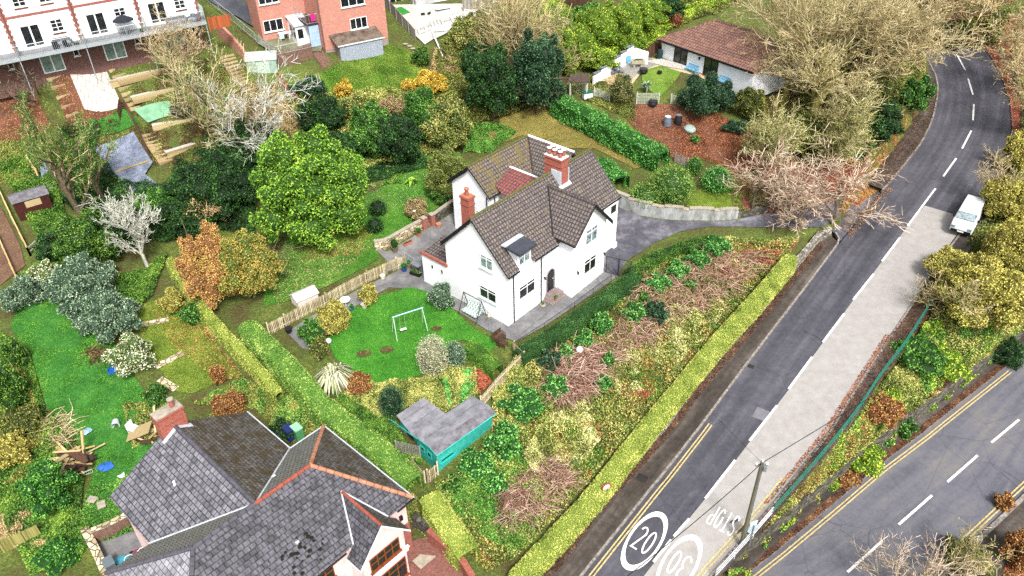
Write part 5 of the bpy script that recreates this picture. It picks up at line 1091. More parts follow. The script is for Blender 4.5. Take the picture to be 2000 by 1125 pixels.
S_ = [('lawn', [(560,590),(640,560),(700,530),(740,505),(735,480),(760,462),(830,425),(880,390),(905,350),(900,300),(860,290),(800,330),(740,370),(640,410),(560,470),(520,540),(515,600)], M_LAWN2, .07),
 ('lawn', [(645,640),(690,605),(740,580),(800,562),(835,570),(850,592),(880,600),(920,640),(975,672),(955,690),(905,665),(880,672),(870,700),(830,730),(790,745),(735,748),(690,735),(655,700),(640,665)], M_LAWN, .08),
 ('lawn', [(300,590),(330,585),(360,615),(400,650),(440,700),(470,735),(430,745),(375,770),(345,765),(315,725),(290,690),(270,640),(255,600)], M_LAWN3, .07),
 ('lawn', [(40,590),(110,580),(180,620),(230,680),(250,720),(280,760),(310,800),(280,840),(300,870),(250,950),(225,1010),(180,1050),(160,1000),(190,900),(130,850),(90,790),(60,700),(20,640)], M_ROUGH, .07),
 ('lawn', [(900,255),(1000,225),(1060,200),(1090,200),(1150,240),(1230,285),(1290,310),(1300,320),(1240,330),(1200,310),(1160,290),(1110,290),(1020,265),(960,290),(920,290)], M_DRY, .07),
 ('lawn', [(1252,140),(1290,130),(1330,143),(1315,165),(1290,190),(1270,180),(1255,165)], M_BG, .12),
 ('lawn', [(550,165),(640,140),(760,88),(820,110),(840,150),(800,175),(720,180),(660,185),(590,190),(555,180)], grass('mat_top_lawn', ['2d5c14', '3f7a1c', '558a26', '74983c'], 2.2), .07),
 ('lawn', [(1380,360),(1430,350),(1450,400),(1400,415),(1340,405),(1350,385)], M_LAWN3, .07),
 ('soil_bed', [(900,300),(1080,190),(1120,150),(1060,130),(960,200),(880,260)], M_DARKSOIL, .05),
 ('soil_bed', [(1230,205),(1330,205),(1440,240),(1500,290),(1480,330),(1420,320),(1380,310),(1330,320),(1290,290),(1250,260),(1225,235)], M_SOIL, .07),
 ('soil_bed', [(1380,250),(1560,260),(1700,290),(1690,350),(1640,390),(1600,440),(1500,440),(1440,400),(1420,330)], M_SOIL, .06),
 ('leaf_bank', [(1690,356),(1712,331),(1755,277),(1785,231),(1803,197),(1775,215),(1745,262),(1710,310),(1670,365),(1655,400),(1690,392)], M_PLEAF, .1),
 ('patio', [(733,487),(758,492),(835,447),(850,438),(905,402),(960,420),(900,490),(838,548),(860,590),(820,568),(760,562),(700,596),(650,628),(615,690),(590,680),(560,650),(640,600),(720,556),(778,530)], M_PATH, .05),
 ('patio', [(838,545),(1060,400),(1200,400),(1210,420),(1225,510),(1200,545),(1060,640),(1008,668),(985,660),(950,645),(900,612),(860,590)], M_PATH, .06),
 ('driveway', [(1196,403),(1250,424),(1295,431),(1345,434),(1392,434),(1440,431),(1500,418),(1600,400),(1660,395),(1700,385),(1735,362),(1690,440),(1645,480),(1622,460),(1600,452),(1520,447),(1440,444),(1390,444),(1325,454),(1275,477),(1250,494),(1220,512),(1205,545),(1180,520),(1190,470)], asphalt('mat_driveway', '3e3d44', '525158', '7c7a82', streak=False), .09),
 ('patio', [(1170,152),(1230,118),(1262,112),(1300,120),(1440,160),(1420,175),(1300,135),(1255,140),(1235,165),(1195,180),(1160,185)], M_GRAVEL, .06),
 ('patio', [(1205,128),(1262,110),(1290,125),(1250,140),(1235,155),(1205,150)], M_FLAGS, .1),
 ('patio', [(1290,116),(1345,132),(1440,160),(1430,170),(1300,132),(1262,122)], M_FLAGP, .13),
 ('brick_patio', [(795,1060),(835,1050),(868,1085),(900,1115),(915,1145),(790,1145)], M_PAVERS, .08),
 ('patio', [(505,60),(560,40),(632,90),(628,105),(540,110),(505,90)], asphalt('mat_mossy_yard', '4b4a38', '66654c', '85836b', streak=False), .3),
 ('drive', [(400,0),(470,0),(540,60),(505,62),(470,40)], asphalt('mat_dark_drive', '32333a', '41434a', '585a60', streak=False), .3),
 ('patio', [(765,12),(900,10),(960,30),(900,45),(830,90),(800,62)], M_FLAGP, .2),
 ('artificial_grass', [(774,20),(784,17),(802,28),(787,33)], flat('mat_plastic_grass', '2c7a2a', .9, .2), .26),
 # terrace gardens
 ('patio', [(150,192),(215,172),(240,210),(172,232)], M_FLAGP, .15), ('lawn', [(172,236),(245,212),(275,240),(225,262),(180,262)], M_ROUGH, .1),
 ('putting_green', [(262,217),(330,200),(352,225),(290,243)], flat('mat_putting_green', '6f9a7a', .9, .25, 0, 1.5), .2), ('lawn', [(400,190),(468,168),(482,188),(412,212)], M_ROUGH, .15),
 ('soil_bed', [(0,232),(80,215),(100,250),(0,280)], M_SOIL, .1), ('soil_bed', [(100,165),(190,140),(205,165),(120,195)], M_SOIL, .08),
 ('garden_bed', [(0,400),(40,480),(50,520),(0,560)], litter('mat_bare_soil', [(.3, '4a3426'), (.7, '76594a')], [(0, '5d4c30'), (1, '7d7a40')], .4, 6), .1),
 ('concrete_yard', [(180,1060),(255,1035),(320,1075),(240,1125),(200,1125)], M_PATH, .03)]
for nm, poly, mt, dz in S_: sheet(nm, poly, mt, dz)
for q in [((305,718),(360,690)), ((312,742),(345,762)), ((255,640),(330,625))]:
    a, b = G(*q[0]), G(*q[1]); d = (b-a).normalized()*.28; n_ = Vector((-d.y, d.x, 0)); m_ = MB(); Q = resample([a, b], 5)
    for u, v in zip(Q[:-1], Q[1:]): m_.add([(p.x, p.y, T(p.x, p.y)+.11) for p in (u-n_, v-n_, v+n_, u+n_)], [(0, 1, 2, 3)])
    tag(m_.build('garden_path', M_STONEY), kind='structure')

# ------------------------------------------------------------------ vegetation
PAL = {
 'lime': ['34581a', '4f8420', '6fa52a', '8fbc36', 'b5cf4c'], 'green': ['1f441a', '32661f', '4a8628', '66a038', '8cb850'], 'laurel': ['1f4a1a', '37802a', '56a43c', '78c056', 'a8d478'],
 'dark': ['122612', '1c3a18', '28501f', '3a6a2a', '5c8440'], 'darkblue': ['142c18', '1f4224', '2e5832', '467048', '6f9068'], 'olive': ['3a431a', '525e22', '6e7a2e', '8d943f', 'b3ad5a'],
 'yellow': ['7a7424', 'a39a38', 'c4b84e', 'd6ca66', '9aa444'], 'gold': ['a07a14', 'cf9f1c', 'e3b82c', 'efcf50', 'f3dd78'], 'orange': ['a06434', 'c98a4c', 'dca25e', 'd6ae58', 'a3a648'],
 'autumn': ['4f7426', '7f9a34', 'b4b048', 'cf9c4e', 'a8b050'], 'silver': ['33523a', '4f7252', '6c8c68', '93aa86', 'bccaae'], 'cream': ['4f7038', '7c9a50', 'aabd78', 'd0d6a4', 'eeecd0'],
 'bamboo': ['4b7a12', '6f9e1c', '93b828', 'b6cc3c', 'd6dc5c'], 'hedge': ['456c1e', '6c8c2c', '93a63e', 'b2b852', 'c8c46c'], 'hedgeg': ['2a5c1c', '427a26', '649434', '8aaa46', 'b2be62'],
 'speck': ['2c3f18', '48602a', '74803a', 'a89a5a', '7a4a30'], 'tan': ['6d5a38', '92794c', 'b89c66', 'ccb67e', '98954e'], 'dirt': ['2b1a12', '432a1c', '5c3a28', '7a523a', '8f6a4a'], 'grassb': ['205014', '30721a', '459024', '62a432', '88b044'], 'grassy': ['3c5a16', '55741e', '6d8a28', '8a9c38', 'b0ac58'], 'russet': ['5a2a18', '7d3c22', '9e5632', 'b8744a', '6f3424'],
 'fern': ['6a3a18', '94562a', 'b87a40', 'c99a55', '8f8a3c'], 'bramble': ['2f4a1a', '55702a', '8b9a3e', 'b9b45a', 'cfc27a'], 'moss': ['4a5a20', '63742a', '7d8c36', '98a24a', 'b0ac60'],
 'pale': ['7f8a5c', 'a8ac7e', 'c4c498', 'd8d6b4', '6f7a44'], 'white': ['3f5f2a', '6f9440', 'b4bf7c', 'e2e0be', 'f2f0e0'], 'ivy': ['1c3f16', '2f5c1c', '4a7a24', '6a9630', '93a83c'], 'conifer': ['1e5218', '2f7420', '479030', '66aa3c', '8dbc4c'],
 'redleaf': ['7a1f1a', '9c3526', 'b8553a', 'c97f58', '8c2c22'], 'twigp': ['75604e', '9c8670', 'bfab94', 'd6c8b4'], 'twigt': ['7a6a4a', '9f8c64', 'c0ad84', 'd8caa4'], 'stem': ['553a31', '84604f', 'a98473', 'c9ad9c'], 'lemon': ['5d6a28', '929a44', 'bcbc66', 'd4d488', 'e4e2a8'], 'twigw': ['7d7c70', 'a3a294', 'c6c6b8', 'dedfd4'], 'twigy': ['6a6038', '91865a', 'b5aa7c', 'd2c8a0'], 'twigd': ['3a3328', '524a3a', '6e6450', '8a8068']}
def _hx(c): return '%02x%02x%02x' % tuple(int(max(0, min(255, x))) for x in c)
def _rgb(h): return [int(h[i:i+2], 16) for i in (0, 2, 4)]
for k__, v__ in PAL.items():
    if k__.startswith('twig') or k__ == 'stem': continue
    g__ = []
    for c__, f__ in zip(v__, (.5, .78, 1.0, 1.08, 1.2)):  # dark end deepened, light end raised: gaps between leaves painted by colour
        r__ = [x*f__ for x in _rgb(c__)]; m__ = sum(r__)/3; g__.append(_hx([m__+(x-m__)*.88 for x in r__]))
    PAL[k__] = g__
_LM = {}
def LM(n):
    if n not in _LM: _LM[n] = leafmat('mat_leaf_'+n, PAL[n], 0 if n.startswith('twig') or n == 'stem' else .15, .6)
    return _LM[n]
def noise3(P, s, seed=0):
    q = P/s; return .5+.25*(np.sin(q[:, 0]*1.7+seed)+np.sin(q[:, 1]*2.1+seed*1.3+np.sin(q[:, 0])*1.2))*np.cos(q[:, 2]*1.9+seed*.7+np.sin(q[:, 1]*1.3))+.15*np.sin(q[:, 0]*4.1+q[:, 2]*3.3+seed)+.1*np.sin(q[:, 1]*7.3-q[:, 2]*5.1)
def unit(n): v = rng.normal(size=(n, 3)); return v/np.linalg.norm(v, axis=1)[:, None]
def leafquads(C, N, size, asp=.55, bend=.7):
    n = len(C); nn = N*(1-bend)+unit(n)*bend; nn /= np.linalg.norm(nn, axis=1)[:, None]+1e-9
    t = np.cross(nn, unit(n)); t /= np.linalg.norm(t, axis=1)[:, None]+1e-9; b = np.cross(nn, t)
    s = size*rng.uniform(.6, 1.35, n)[:, None]
    V = np.empty((n, 4, 3)); V[:, 0] = C+t*s*.5; V[:, 1] = C+b*s*asp*.5; V[:, 2] = C-t*s*.5; V[:, 3] = C-b*s*asp*.5
    return V.reshape(-1, 3)
def core_quads(bl, k=.8, nu=10, nv=6):
    out = []
    for (x, y, z, a, c, b) in bl:
        u = np.linspace(0, 2*np.pi, nu+1); v = np.linspace(-np.pi/2, np.pi/2, nv+1)
        P = lambda i, j: (x+a*k*np.cos(v[j])*np.cos(u[i]), y+c*k*np.cos(v[j])*np.sin(u[i]), z+b*k*np.sin(v[j]))
        for i in range(nu):
            for j in range(nv): out += [P(i, j), P(i+1, j), P(i+1, j+1), P(i, j+1)]
    return np.array(out)
def blob_leaves(bl, dens, size, bend=.55, zmin=None, depth_=.22, asp=.55):
    A = np.array([4*np.pi*((a*c)**1.6/3+2*(a*b)**1.6/3)**(1/1.6) for _, _, _, a, c, b in bl]); n = (A*dens).astype(int); C = []; N = []
    B = np.array(bl)
    for i, (x, y, z, a, c, b) in enumerate(bl):
        d = unit(n[i]); r = 1-depth_*rng.random(n[i])**1.5+.06*rng.normal(size=n[i]); P = d*np.array([a, c, b])*r[:, None]+np.array([x, y, z])
        nr = d/np.array([a, c, b]); nr /= np.linalg.norm(nr, axis=1)[:, None]; keep = np.ones(n[i], bool)
        for j in range(len(bl)):
            if j != i: keep &= (((P-B[j, :3])/B[j, 3:])**2).sum(1) > .62
        keep &= d[:, 2] > -.75
        if zmin is not None: keep &= P[:, 2] > zmin
        C.append(P[keep]); N.append(nr[keep])
    C = np.concatenate(C); N = np.concatenate(N); return C, N
def lobes(a, b, style, seed=None):
    r = np.random.default_rng(seed if seed is not None else rng.integers(1e6))
    if style == 'ball': return [(0, 0, 0, a, a, b)]
    if style == 'cone': return [(0, 0, b*(-.75+1.5*i/5), a*(1-.8*i/5.6), a*(1-.8*i/5.6), b*.36) for i in range(6)]
    out = [(0, 0, -b*.1, a*.68, a*.68, b*.7)]; n = {'bush': 9, 'tree': 22, 'big': 34, 'loose': 12}.get(style, 10)
    for i in range(n):
        g = i*2.39996+r.uniform(-.3, .3); h = -.65+1.6*(i+.5)/n; h = min(h, .93); q = math.sqrt(max(.05, 1-h*h)); s = r.uniform(.26, .42)*(1.2 if style == 'loose' else 1)*(.85 if style == 'big' else 1); k_ = r.uniform(.6, .82)
        cx_, cy_, cz_ = a*q*k_*math.cos(g), a*q*k_*math.sin(g), b*h*k_; out.append((cx_, cy_, cz_, a*s, a*s, b*s*r.uniform(.8, 1.1)))
        if style in ('tree', 'big', 'loose'):
            for _ in range(2):
                u_ = r.normal(size=3); u_ /= np.linalg.norm(u_); u_ = u_+np.array([math.cos(g)*q, math.sin(g)*q, h])*.9; u_ /= np.linalg.norm(u_); s2 = s*r.uniform(.3, .55)
                out.append((cx_+u_[0]*a*s*.95, cy_+u_[1]*a*s*.95, cz_+u_[2]*b*s*.95, a*s2, a*s2, b*s2))
    return out
NL = 0
def foliage(parent, bl, pal, size, dens, name='foliage', clump=.6, bend=.55, core=True, depth_=.22, zmin=None, asp=.55, k_=.8, seed=0):
    global NL
    C, N = blob_leaves(bl, dens, size, bend, zmin, depth_, asp); V = leafquads(C, N, size, asp, bend); nq = len(C)
    v = np.clip(.42*noise3(C, clump, rng.uniform(0, 9))+.68*rng.random(nq)-.04, 0, 1)
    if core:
        Q = core_quads(bl, k_); V = np.concatenate([V, Q]); v = np.r_[v, np.full(len(Q)//4, .12)]  # inner hulls near the dark palette end: shade inside the crown painted in
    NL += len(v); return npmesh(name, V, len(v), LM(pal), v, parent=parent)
def place(cx, cy, rx, ry, lift=.85, zf=T):
    """crown centre and apparent radii in the photo -> ground point, horizontal and vertical radii"""
    hc = 1.; P = un(cx, cy, 0)
    for _ in range(30):
        P = solve(cx, cy, lambda x, y: zf(x, y)+hc, 14); d = depth(P); a = rx*d/F; s = ry*d/F
        el = math.atan2(CAMZ-P.z, math.hypot(P.x, P.y)); b2 = s*s-(a*math.sin(el))**2; b = math.sqrt(max(b2, (.35*a)**2))/math.cos(el) if b2 > 0 else .45*a
        b = min(b, a*2.2); hn = b*lift; hc = hc*.5+hn*.5
    g = zf(P.x, P.y); return Vector((P.x, P.y, g)), a, b, hc
def shrub(label, cx, cy, rx, ry, pal, style='bush', size=.13, dens=None, name='shrub', cat='shrub', lift=.85, group=None, stem=True, clump=.5, bend=.55, zf=T, asp=.55):
    P, a, b, hc = place(cx, cy, rx, ry, lift, zf); t = thing(name, label, cat, P, 0, group); bl = [(x, y, z+hc, p, q, r) for x, y, z, p, q, r in lobes(a, b, style)]
    size *= .82; dens = (dens/.67 if dens else min(900, .95/(size*size*.5))); foliage(t, bl, pal, size, dens, zmin=-.05, clump=clump*max(.5, a*.5), bend=bend, asp=asp)
    if stem:
        m_ = MB()
        for i in range(4): an = i*1.6; m_.tube((0, 0, -.1), (math.cos(an)*a*.4, math.sin(an)*a*.4, hc), .04+.02*a, .02, 5, False)
        m_.build('stem', M_TRUNK, t)
    return t
M_TRUNK = (lambda k: (k.bump(k.noise(12, 5), .8, .05), k.out(k.ramp(k.noise(3, 6, None, .8), [(.35, '3d3426'), (.5, '5f5440'), (.65, '7d7458')])))[1])(NM('mat_bark', .95))
M_TRUNKM = (lambda k: k.out(k.ramp(k.noise(2, 6, None, .8), [(.35, '5c5628'), (.5, '7d7738'), (.65, 'a39c6a')])))(NM('mat_mossy_bark', .95))
M_TRUNKW = (lambda k: k.out(k.ramp(k.noise(2, 6, None, .8), [(.35, '8a8878'), (.65, 'c8c8b8')])))(NM('mat_pale_bark', .95))
# branching skeletons
def skeleton(H_, spread, levels, kids, seed, up=.55, trunk=.28, r0=.2, lean=(0, 0), wob=.12, ratio=.62, droop=0., start=.25):
    r = np.random.default_rng(seed); segs = []  # (p0,p1,r0,r1,level)
    def grow(p, d, L, rad, lv):
        n = 4 if lv < 2 else (3 if lv < levels else 2); pts_ = [p]; dd = d.copy()
        for i in range(n):
            dd = dd+r.normal(size=3)*wob*(.8 if lv > 1 else 1.); dd[2] += (.06*up if lv > 0 else .02)-droop*lv*.06; dd /= np.linalg.norm(dd); q = pts_[-1]+dd*L/n; a = rad*(1-.55*i/n); b = rad*(1-.55*(i+1)/n); segs.append((pts_[-1], q, a, b, lv)); pts_.append(q)
        if lv >= levels: return
        k_ = kids[min(lv, len(kids)-1)]
        for i in range(k_):
            t = start+(1-start)*(i+r.random())/k_ if lv == 0 else .2+.8*(i+r.random())/k_; j = min(n-1, int(t*n)); f = t*n-j; q = pts_[j]*(1-f)+pts_[j+1]*f
            ax = unit_r(r); side = np.cross(dd, ax); side /= np.linalg.norm(side)+1e-9; an = r.uniform(.55, 1.0) if lv else r.uniform(.6, 1.15); nd = dd*math.cos(an)+side*math.sin(an)
            nd = nd*np.array([spread, spread, 1.]); nd[2] += up*.35; nd /= np.linalg.norm(nd); grow(q, nd, L*ratio*r.uniform(.75, 1.25)*(1.25 if lv == 0 else 1), rad*(1-.5*t)*.6, lv+1)
    d0 = np.array([lean[0], lean[1], 1.]); d0 /= np.linalg.norm(d0); grow(np.zeros(3), d0, H_, r0, 0); return segs
def unit_r(r): v = r.normal(size=3); return v/np.linalg.norm(v)
def tubes(segs, rmin, k=3):
    P0 = np.array([s[0] for s in segs]); P1 = np.array([s[1] for s in segs]); R0 = np.maximum(np.array([s[2] for s in segs]), rmin)[:, None]; R1 = np.maximum(np.array([s[3] for s in segs]), rmin*.7)[:, None]
    d = P1-P0; L = np.linalg.norm(d, axis=1)[:, None]+1e-9; d = d/L; h = np.where(np.abs(d[:, 2:3]) > .9, np.array([[1., 0, 0]]), np.array([[0, 0, 1.]])); a = np.cross(d, h); a /= np.linalg.norm(a, axis=1)[:, None]; b = np.cross(d, a); out = []
    for i in range(k):
        c0, s0, c1, s1 = math.cos(2*math.pi*i/k), math.sin(2*math.pi*i/k), math.cos(2*math.pi*(i+1)/k), math.sin(2*math.pi*(i+1)/k)
        out.append(np.stack([P0+R0*(a*c0+b*s0), P0+R0*(a*c1+b*s1), P1+R1*(a*c1+b*s1), P1+R1*(a*c0+b*s0)], 1))
    V = np.concatenate(out, 0); return V.reshape(-1, 3), len(segs)*k
def bare_tree(label, base, H_, spread=1.3, levels=4, kids=(9, 6, 5, 4), mat='twigt', r0=.2, rmin=.022, seed=1, lean=(0, 0), ratio=.6, bark=None, leaves=None, group=None, up=.55, droop=0., name='bare_tree', start=.25, wob=.1, scale=None, zf=T, cat='tree', leafsize=.14):
    P = base if isinstance(base, Vector) else solve(base[0], base[1], zf); t = thing(name, label, cat, P, 0, group)
    sg_ = skeleton(H_*.62, spread, levels, kids, seed, up=up, r0=r0, lean=lean, ratio=ratio, droop=droop, start=start, wob=wob)
    big = [s for s in sg_ if s[4] <= 1]; fine = [s for s in sg_ if s[4] > 1]
    V, n = tubes(big, .03, 6); npmesh('trunk', V, n, bark or M_TRUNK, parent=t)
    if fine: V, n = tubes(fine, rmin); npmesh('twigs', V, n, LM(mat), np.tile(np.random.default_rng(seed).random(len(fine)), 3), parent=t)
    if leaves:
        pal, cnt = leaves; tips = np.array([s[1] for s in sg_ if s[4] >= levels-1]); i = rng.integers(0, len(tips), cnt); C = tips[i]+rng.normal(size=(cnt, 3))*.18
        npmesh('leaves', leafquads(C, unit(cnt), leafsize), cnt, LM(pal), np.clip(.5*noise3(C, 1.2, seed)+.5*rng.random(cnt), 0, 1), parent=t)
    return t
def tree(label, cx, cy, rx, ry, pal, style='tree', size=.2, dens=None, trunk=1.2, name='leafy_tree', seed=3, clump=1., bark=None, group=None, lift=.95, bend=.6, zf=T, limbs=True, k_=.68, depth_=.42):
    P, a, b, hc = place(cx, cy, rx, ry, lift, zf); hc += 0; t = thing(name, label, 'tree', P, 0, group); bl = [(x, y, z+hc, p, q, r) for x, y, z, p, q, r in lobes(a, b, style, seed)]
    size *= .76; dens = dens or .9/(size*size*.5); foliage(t, bl, pal, size, dens, 'crown', clump=clump, bend=bend, depth_=depth_, zmin=.2, k_=k_)
    sg_ = skeleton(hc*1.1, 1.2, 2, (7, 4), seed, r0=.1+.03*a); V, n = tubes(sg_, .03, 5); npmesh('trunk', V, n, bark or M_TRUNK, parent=t); return t
def hedge(label, path, wd, h_, pal, size=.13, dens=None, name='clipped_hedge', jag=.025, zf=T, fn=None, clump=.8, round_=.25, cat='hedge', hs=None, bend=.5):
    P = [solve(px, py, lambda x, y: zf(x, y)+h_) for px, py in path]; P = smooth([Vector((p.x, p.y, 0)) for p in P], 2); L = sum((b-a).length for a, b in zip(P[:-1], P[1:])); Q = resample(P, max(4, int(L/.5))); n = len(Q)
    clip_ = name == 'clipped_hedge'; size *= .8 if clip_ else .9; jag = min(jag, .05) if clip_ else jag
    root = thing(name, label, cat, (Q[0].x, Q[0].y, zf(Q[0].x, Q[0].y))); O = np.array(root.location)
    q = np.array([[p.x, p.y] for p in Q]); tan = np.gradient(q, axis=0); tan /= np.linalg.norm(tan, axis=1)[:, None]; nor = np.c_[-tan[:, 1], tan[:, 0]]
    dens = dens or 1.5/(size*size*.5); N = int(L*(wd+2*h_+.6)*dens); t = rng.random(N)*(n-1); i = np.minimum(t.astype(int), n-2); f = (t-i)[:, None]; c = q[i]*(1-f)+q[i+1]*f; nn = nor[i]; s = rng.random(N)*(wd+2*h_)
    U = np.where(s < h_, -wd/2, np.where(s > h_+wd, wd/2, s-h_-wd/2)); Z = np.where(s < h_, s, np.where(s > h_+wd, 2*h_+wd-s, h_)); nu = np.where(s < h_, -1., np.where(s > h_+wd, 1., 0.)); nz = np.where((s >= h_) & (s <= h_+wd), 1., .15)
    k_ = np.clip((np.abs(U)/(wd/2))**3*(Z/h_)**3, 0, 1)*round_; U *= 1-k_*.5; Z = Z-k_*h_*.18
    e = np.minimum(t, (n-1)-t)*.5; sh = np.clip(e/.5, 0, 1)**.5; U *= .6+.4*sh
    X = c[:, 0]+nn[:, 0]*U; Y = c[:, 1]+nn[:, 1]*U; zc = np.array([zf(*p) for p in q]); G_ = zc[i]*(1-f[:, 0])+zc[i+1]*f[:, 0]
    base = np.c_[X, Y, G_+Z]; nz3 = noise3(base, .9, 2.); off_ = (nz3-.5)*jag*3+rng.normal(size=N)*jag*.6; Nn = np.c_[nn[:, 0]*nu, nn[:, 1]*nu, nz]; Nn /= np.linalg.norm(Nn, axis=1)[:, None]
    C = base+Nn*off_[:, None]-Nn*(.1*rng.random(N)**2)[:, None]-O; V = leafquads(C, Nn, size, .55, bend); v = np.clip(.35*noise3(base, clump, 1.)+.55*rng.random(N)+(.14 if clip_ else .0), 0, 1)
    # inner body
    cq = []; w2, h2 = wd/2-.12, h_-.12
    for a in range(n-1):
        A, B = q[a], q[a+1]; na, nb = nor[a], nor[a+1]; za, zb = zf(*A)-O[2], zf(*B)-O[2]; A = A-O[:2]; B = B-O[:2]
        pa = [(A[0]+na[0]*u, A[1]+na[1]*u, za+z) for u, z in ((-w2, -.1), (-w2, h2*.9), (-w2*.7, h2), (w2*.7, h2), (w2, h2*.9), (w2, -.1))]; pb = [(B[0]+nb[0]*u, B[1]+nb[1]*u, zb+z) for u, z in ((-w2, -.1), (-w2, h2*.9), (-w2*.7, h2), (w2*.7, h2), (w2, h2*.9), (w2, -.1))]
        for j in range(5): cq += [pa[j], pb[j], pb[j+1], pa[j+1]]
    cq = np.array(cq); V = np.concatenate([V, cq]); v = np.r_[v, np.full(len(cq)//4, .42 if clip_ else .15)]  # unclipped hedges get a dark inner body, shade between leaves put into colour
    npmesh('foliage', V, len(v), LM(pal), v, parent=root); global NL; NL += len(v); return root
def rndpoly(poly, n, fn=G, world=False):
    P = [Vector(p) for p in poly] if world else [fn(*q) for q in poly]; xs = [p.x for p in P]; ys = [p.y for p in P]; out = np.zeros((0, 2))
    while len(out) < n:
        c = np.c_[rng.uniform(min(xs), max(xs), n*2), rng.uniform(min(ys), max(ys), n*2)]; out = np.r_[out, c[inpoly(c[:, 0], c[:, 1], P)]]
    return out[:n]
def cover(name, poly, n, pal, size, hmax, clump=1.5, hn=1.1, asp=.5, flatn=.5, fn=G, world=False, thr=None, zadd=0., zfv=None, seed=None):
    """uncountable low growth: leaf-sized faces heaped by noise"""
    global NL
    c = rndpoly(poly, n, fn, world); z = TV(c[:, 0], c[:, 1]) if zfv is None else zfv(c[:, 0], c[:, 1]); P = np.c_[c, z]; sd = seed if seed is not None else rng.uniform(0, 9)
    h = np.clip(noise3(np.c_[c, z*0], hn, sd), 0, 1)
    if thr is not None: m_ = h > thr; c, z, P, h = c[m_], z[m_], P[m_], (h[m_]-thr)/(1-thr)
    n = len(c); P[:, 2] += zadd+h*hmax*rng.uniform(.35, 1., n)**.6; N = np.tile([0, 0, 1.], (n, 1)); V = leafquads(P, N, size, asp, flatn)
    v = np.clip(.4*noise3(P, clump, 3.)+.7*rng.random(n)-.04, 0, 1); o = npmesh(name, V, n, LM(pal), v); NL += n; tag(o, kind='stuff'); return o
def stems(name, poly, n, pal, L, rad=.018, hmax=.6, fn=G, tang=.9, clumps=None, world=False):
    c = rndpoly(poly, n, fn, world); z = TV(c[:, 0], c[:, 1]); a = rng.uniform(0, 2*np.pi, n); base = np.c_[c, z+rng.uniform(.05, hmax, n)]; l = L*rng.uniform(.5, 1.3, n); seg = []
    e = rng.normal(0, .22, n)
    for i in range(n):
        d = np.array([math.cos(a[i]), math.sin(a[i]), e[i]]); m_ = base[i]+d*l[i]*.5+rng.normal(size=3)*.1*l[i]; q = m_+d*l[i]*.5+np.array([0, 0, -.15*l[i]])+rng.normal(size=3)*.12*l[i]; seg += [(base[i], m_, rad, rad*.8, 2), (m_, q, rad*.8, rad*.5, 2)]
    V, k_ = tubes(seg, rad*.5); o = npmesh(name, V, k_, LM(pal), np.tile(np.random.default_rng(3).random(len(seg)), 3)); tag(o, kind='stuff'); return o
# ------------------------------------------------------------------ hedges
hedge('long clipped yellow-green hedge on top of the roadside stone wall', [(1000,1135),(1025,1108),(1100,1028),(1170,952),(1255,840),(1330,750),(1400,665),(1486,572),(1548,497)], 1.3, 1.3, 'hedge', .12, zf=lambda x, y: z1(x, y)+1.1)
hedge('dark clipped front hedge beyond the black path railing', [(1012,688),(1060,660),(1110,630),(1180,578),(1243,533)], 1.35, 1.15, 'dark', .1, clump=1.4)
hedge('low leafy hedge curving along the driveway edge beyond the metal gate', [(1228,530),(1275,500),(1330,475),(1400,462)], 1.1, .9, 'ivy', .11, name='leafy_hedge', jag=.12)
hedge('tall bright hedge between the swing lawn and the left garden', [(478,628),(520,668),(575,722),(628,786)], 1.6, 1.9, 'hedgeg', .14, jag=.1)
hedge('tall broad clipped hedge running past the lattice trellis to the teal shed', [(625,782),(680,828),(740,872),(806,935)], 1.8, 1.9, 'hedgeg', .14, jag=.09)
hedge('narrow clipped hedge along the edge of the leafy left lawn', [(330,505),(380,580),(430,640),(480,690),(545,765)], .85, 1.3, 'hedge', .12, jag=.08)
hedge('rounded yellow-green hedge end between the pink house and the bank', [(838,962),(860,1000),(890,1040),(915,1075)], 1.7, 1.7, 'hedge', .12)
hedge('long bushy laurel hedge separating the dry lawn from the compost area', [(1085,182),(1150,216),(1215,252),(1298,297)], 2.0, 2.0, 'laurel', .17, name='laurel_hedge', jag=.16)
hedge('short laurel hedge behind the right end of the white house', [(1165,308),(1190,325),(1215,345)], 2.0, 1.6, 'laurel', .16, name='laurel_hedge', jag=.14)
hedge('dark clipped hedge block behind the dark round bush on the swing lawn', [(912,668),(945,690),(972,715)], 1.2, 1.1, 'ivy', .1, jag=.05)
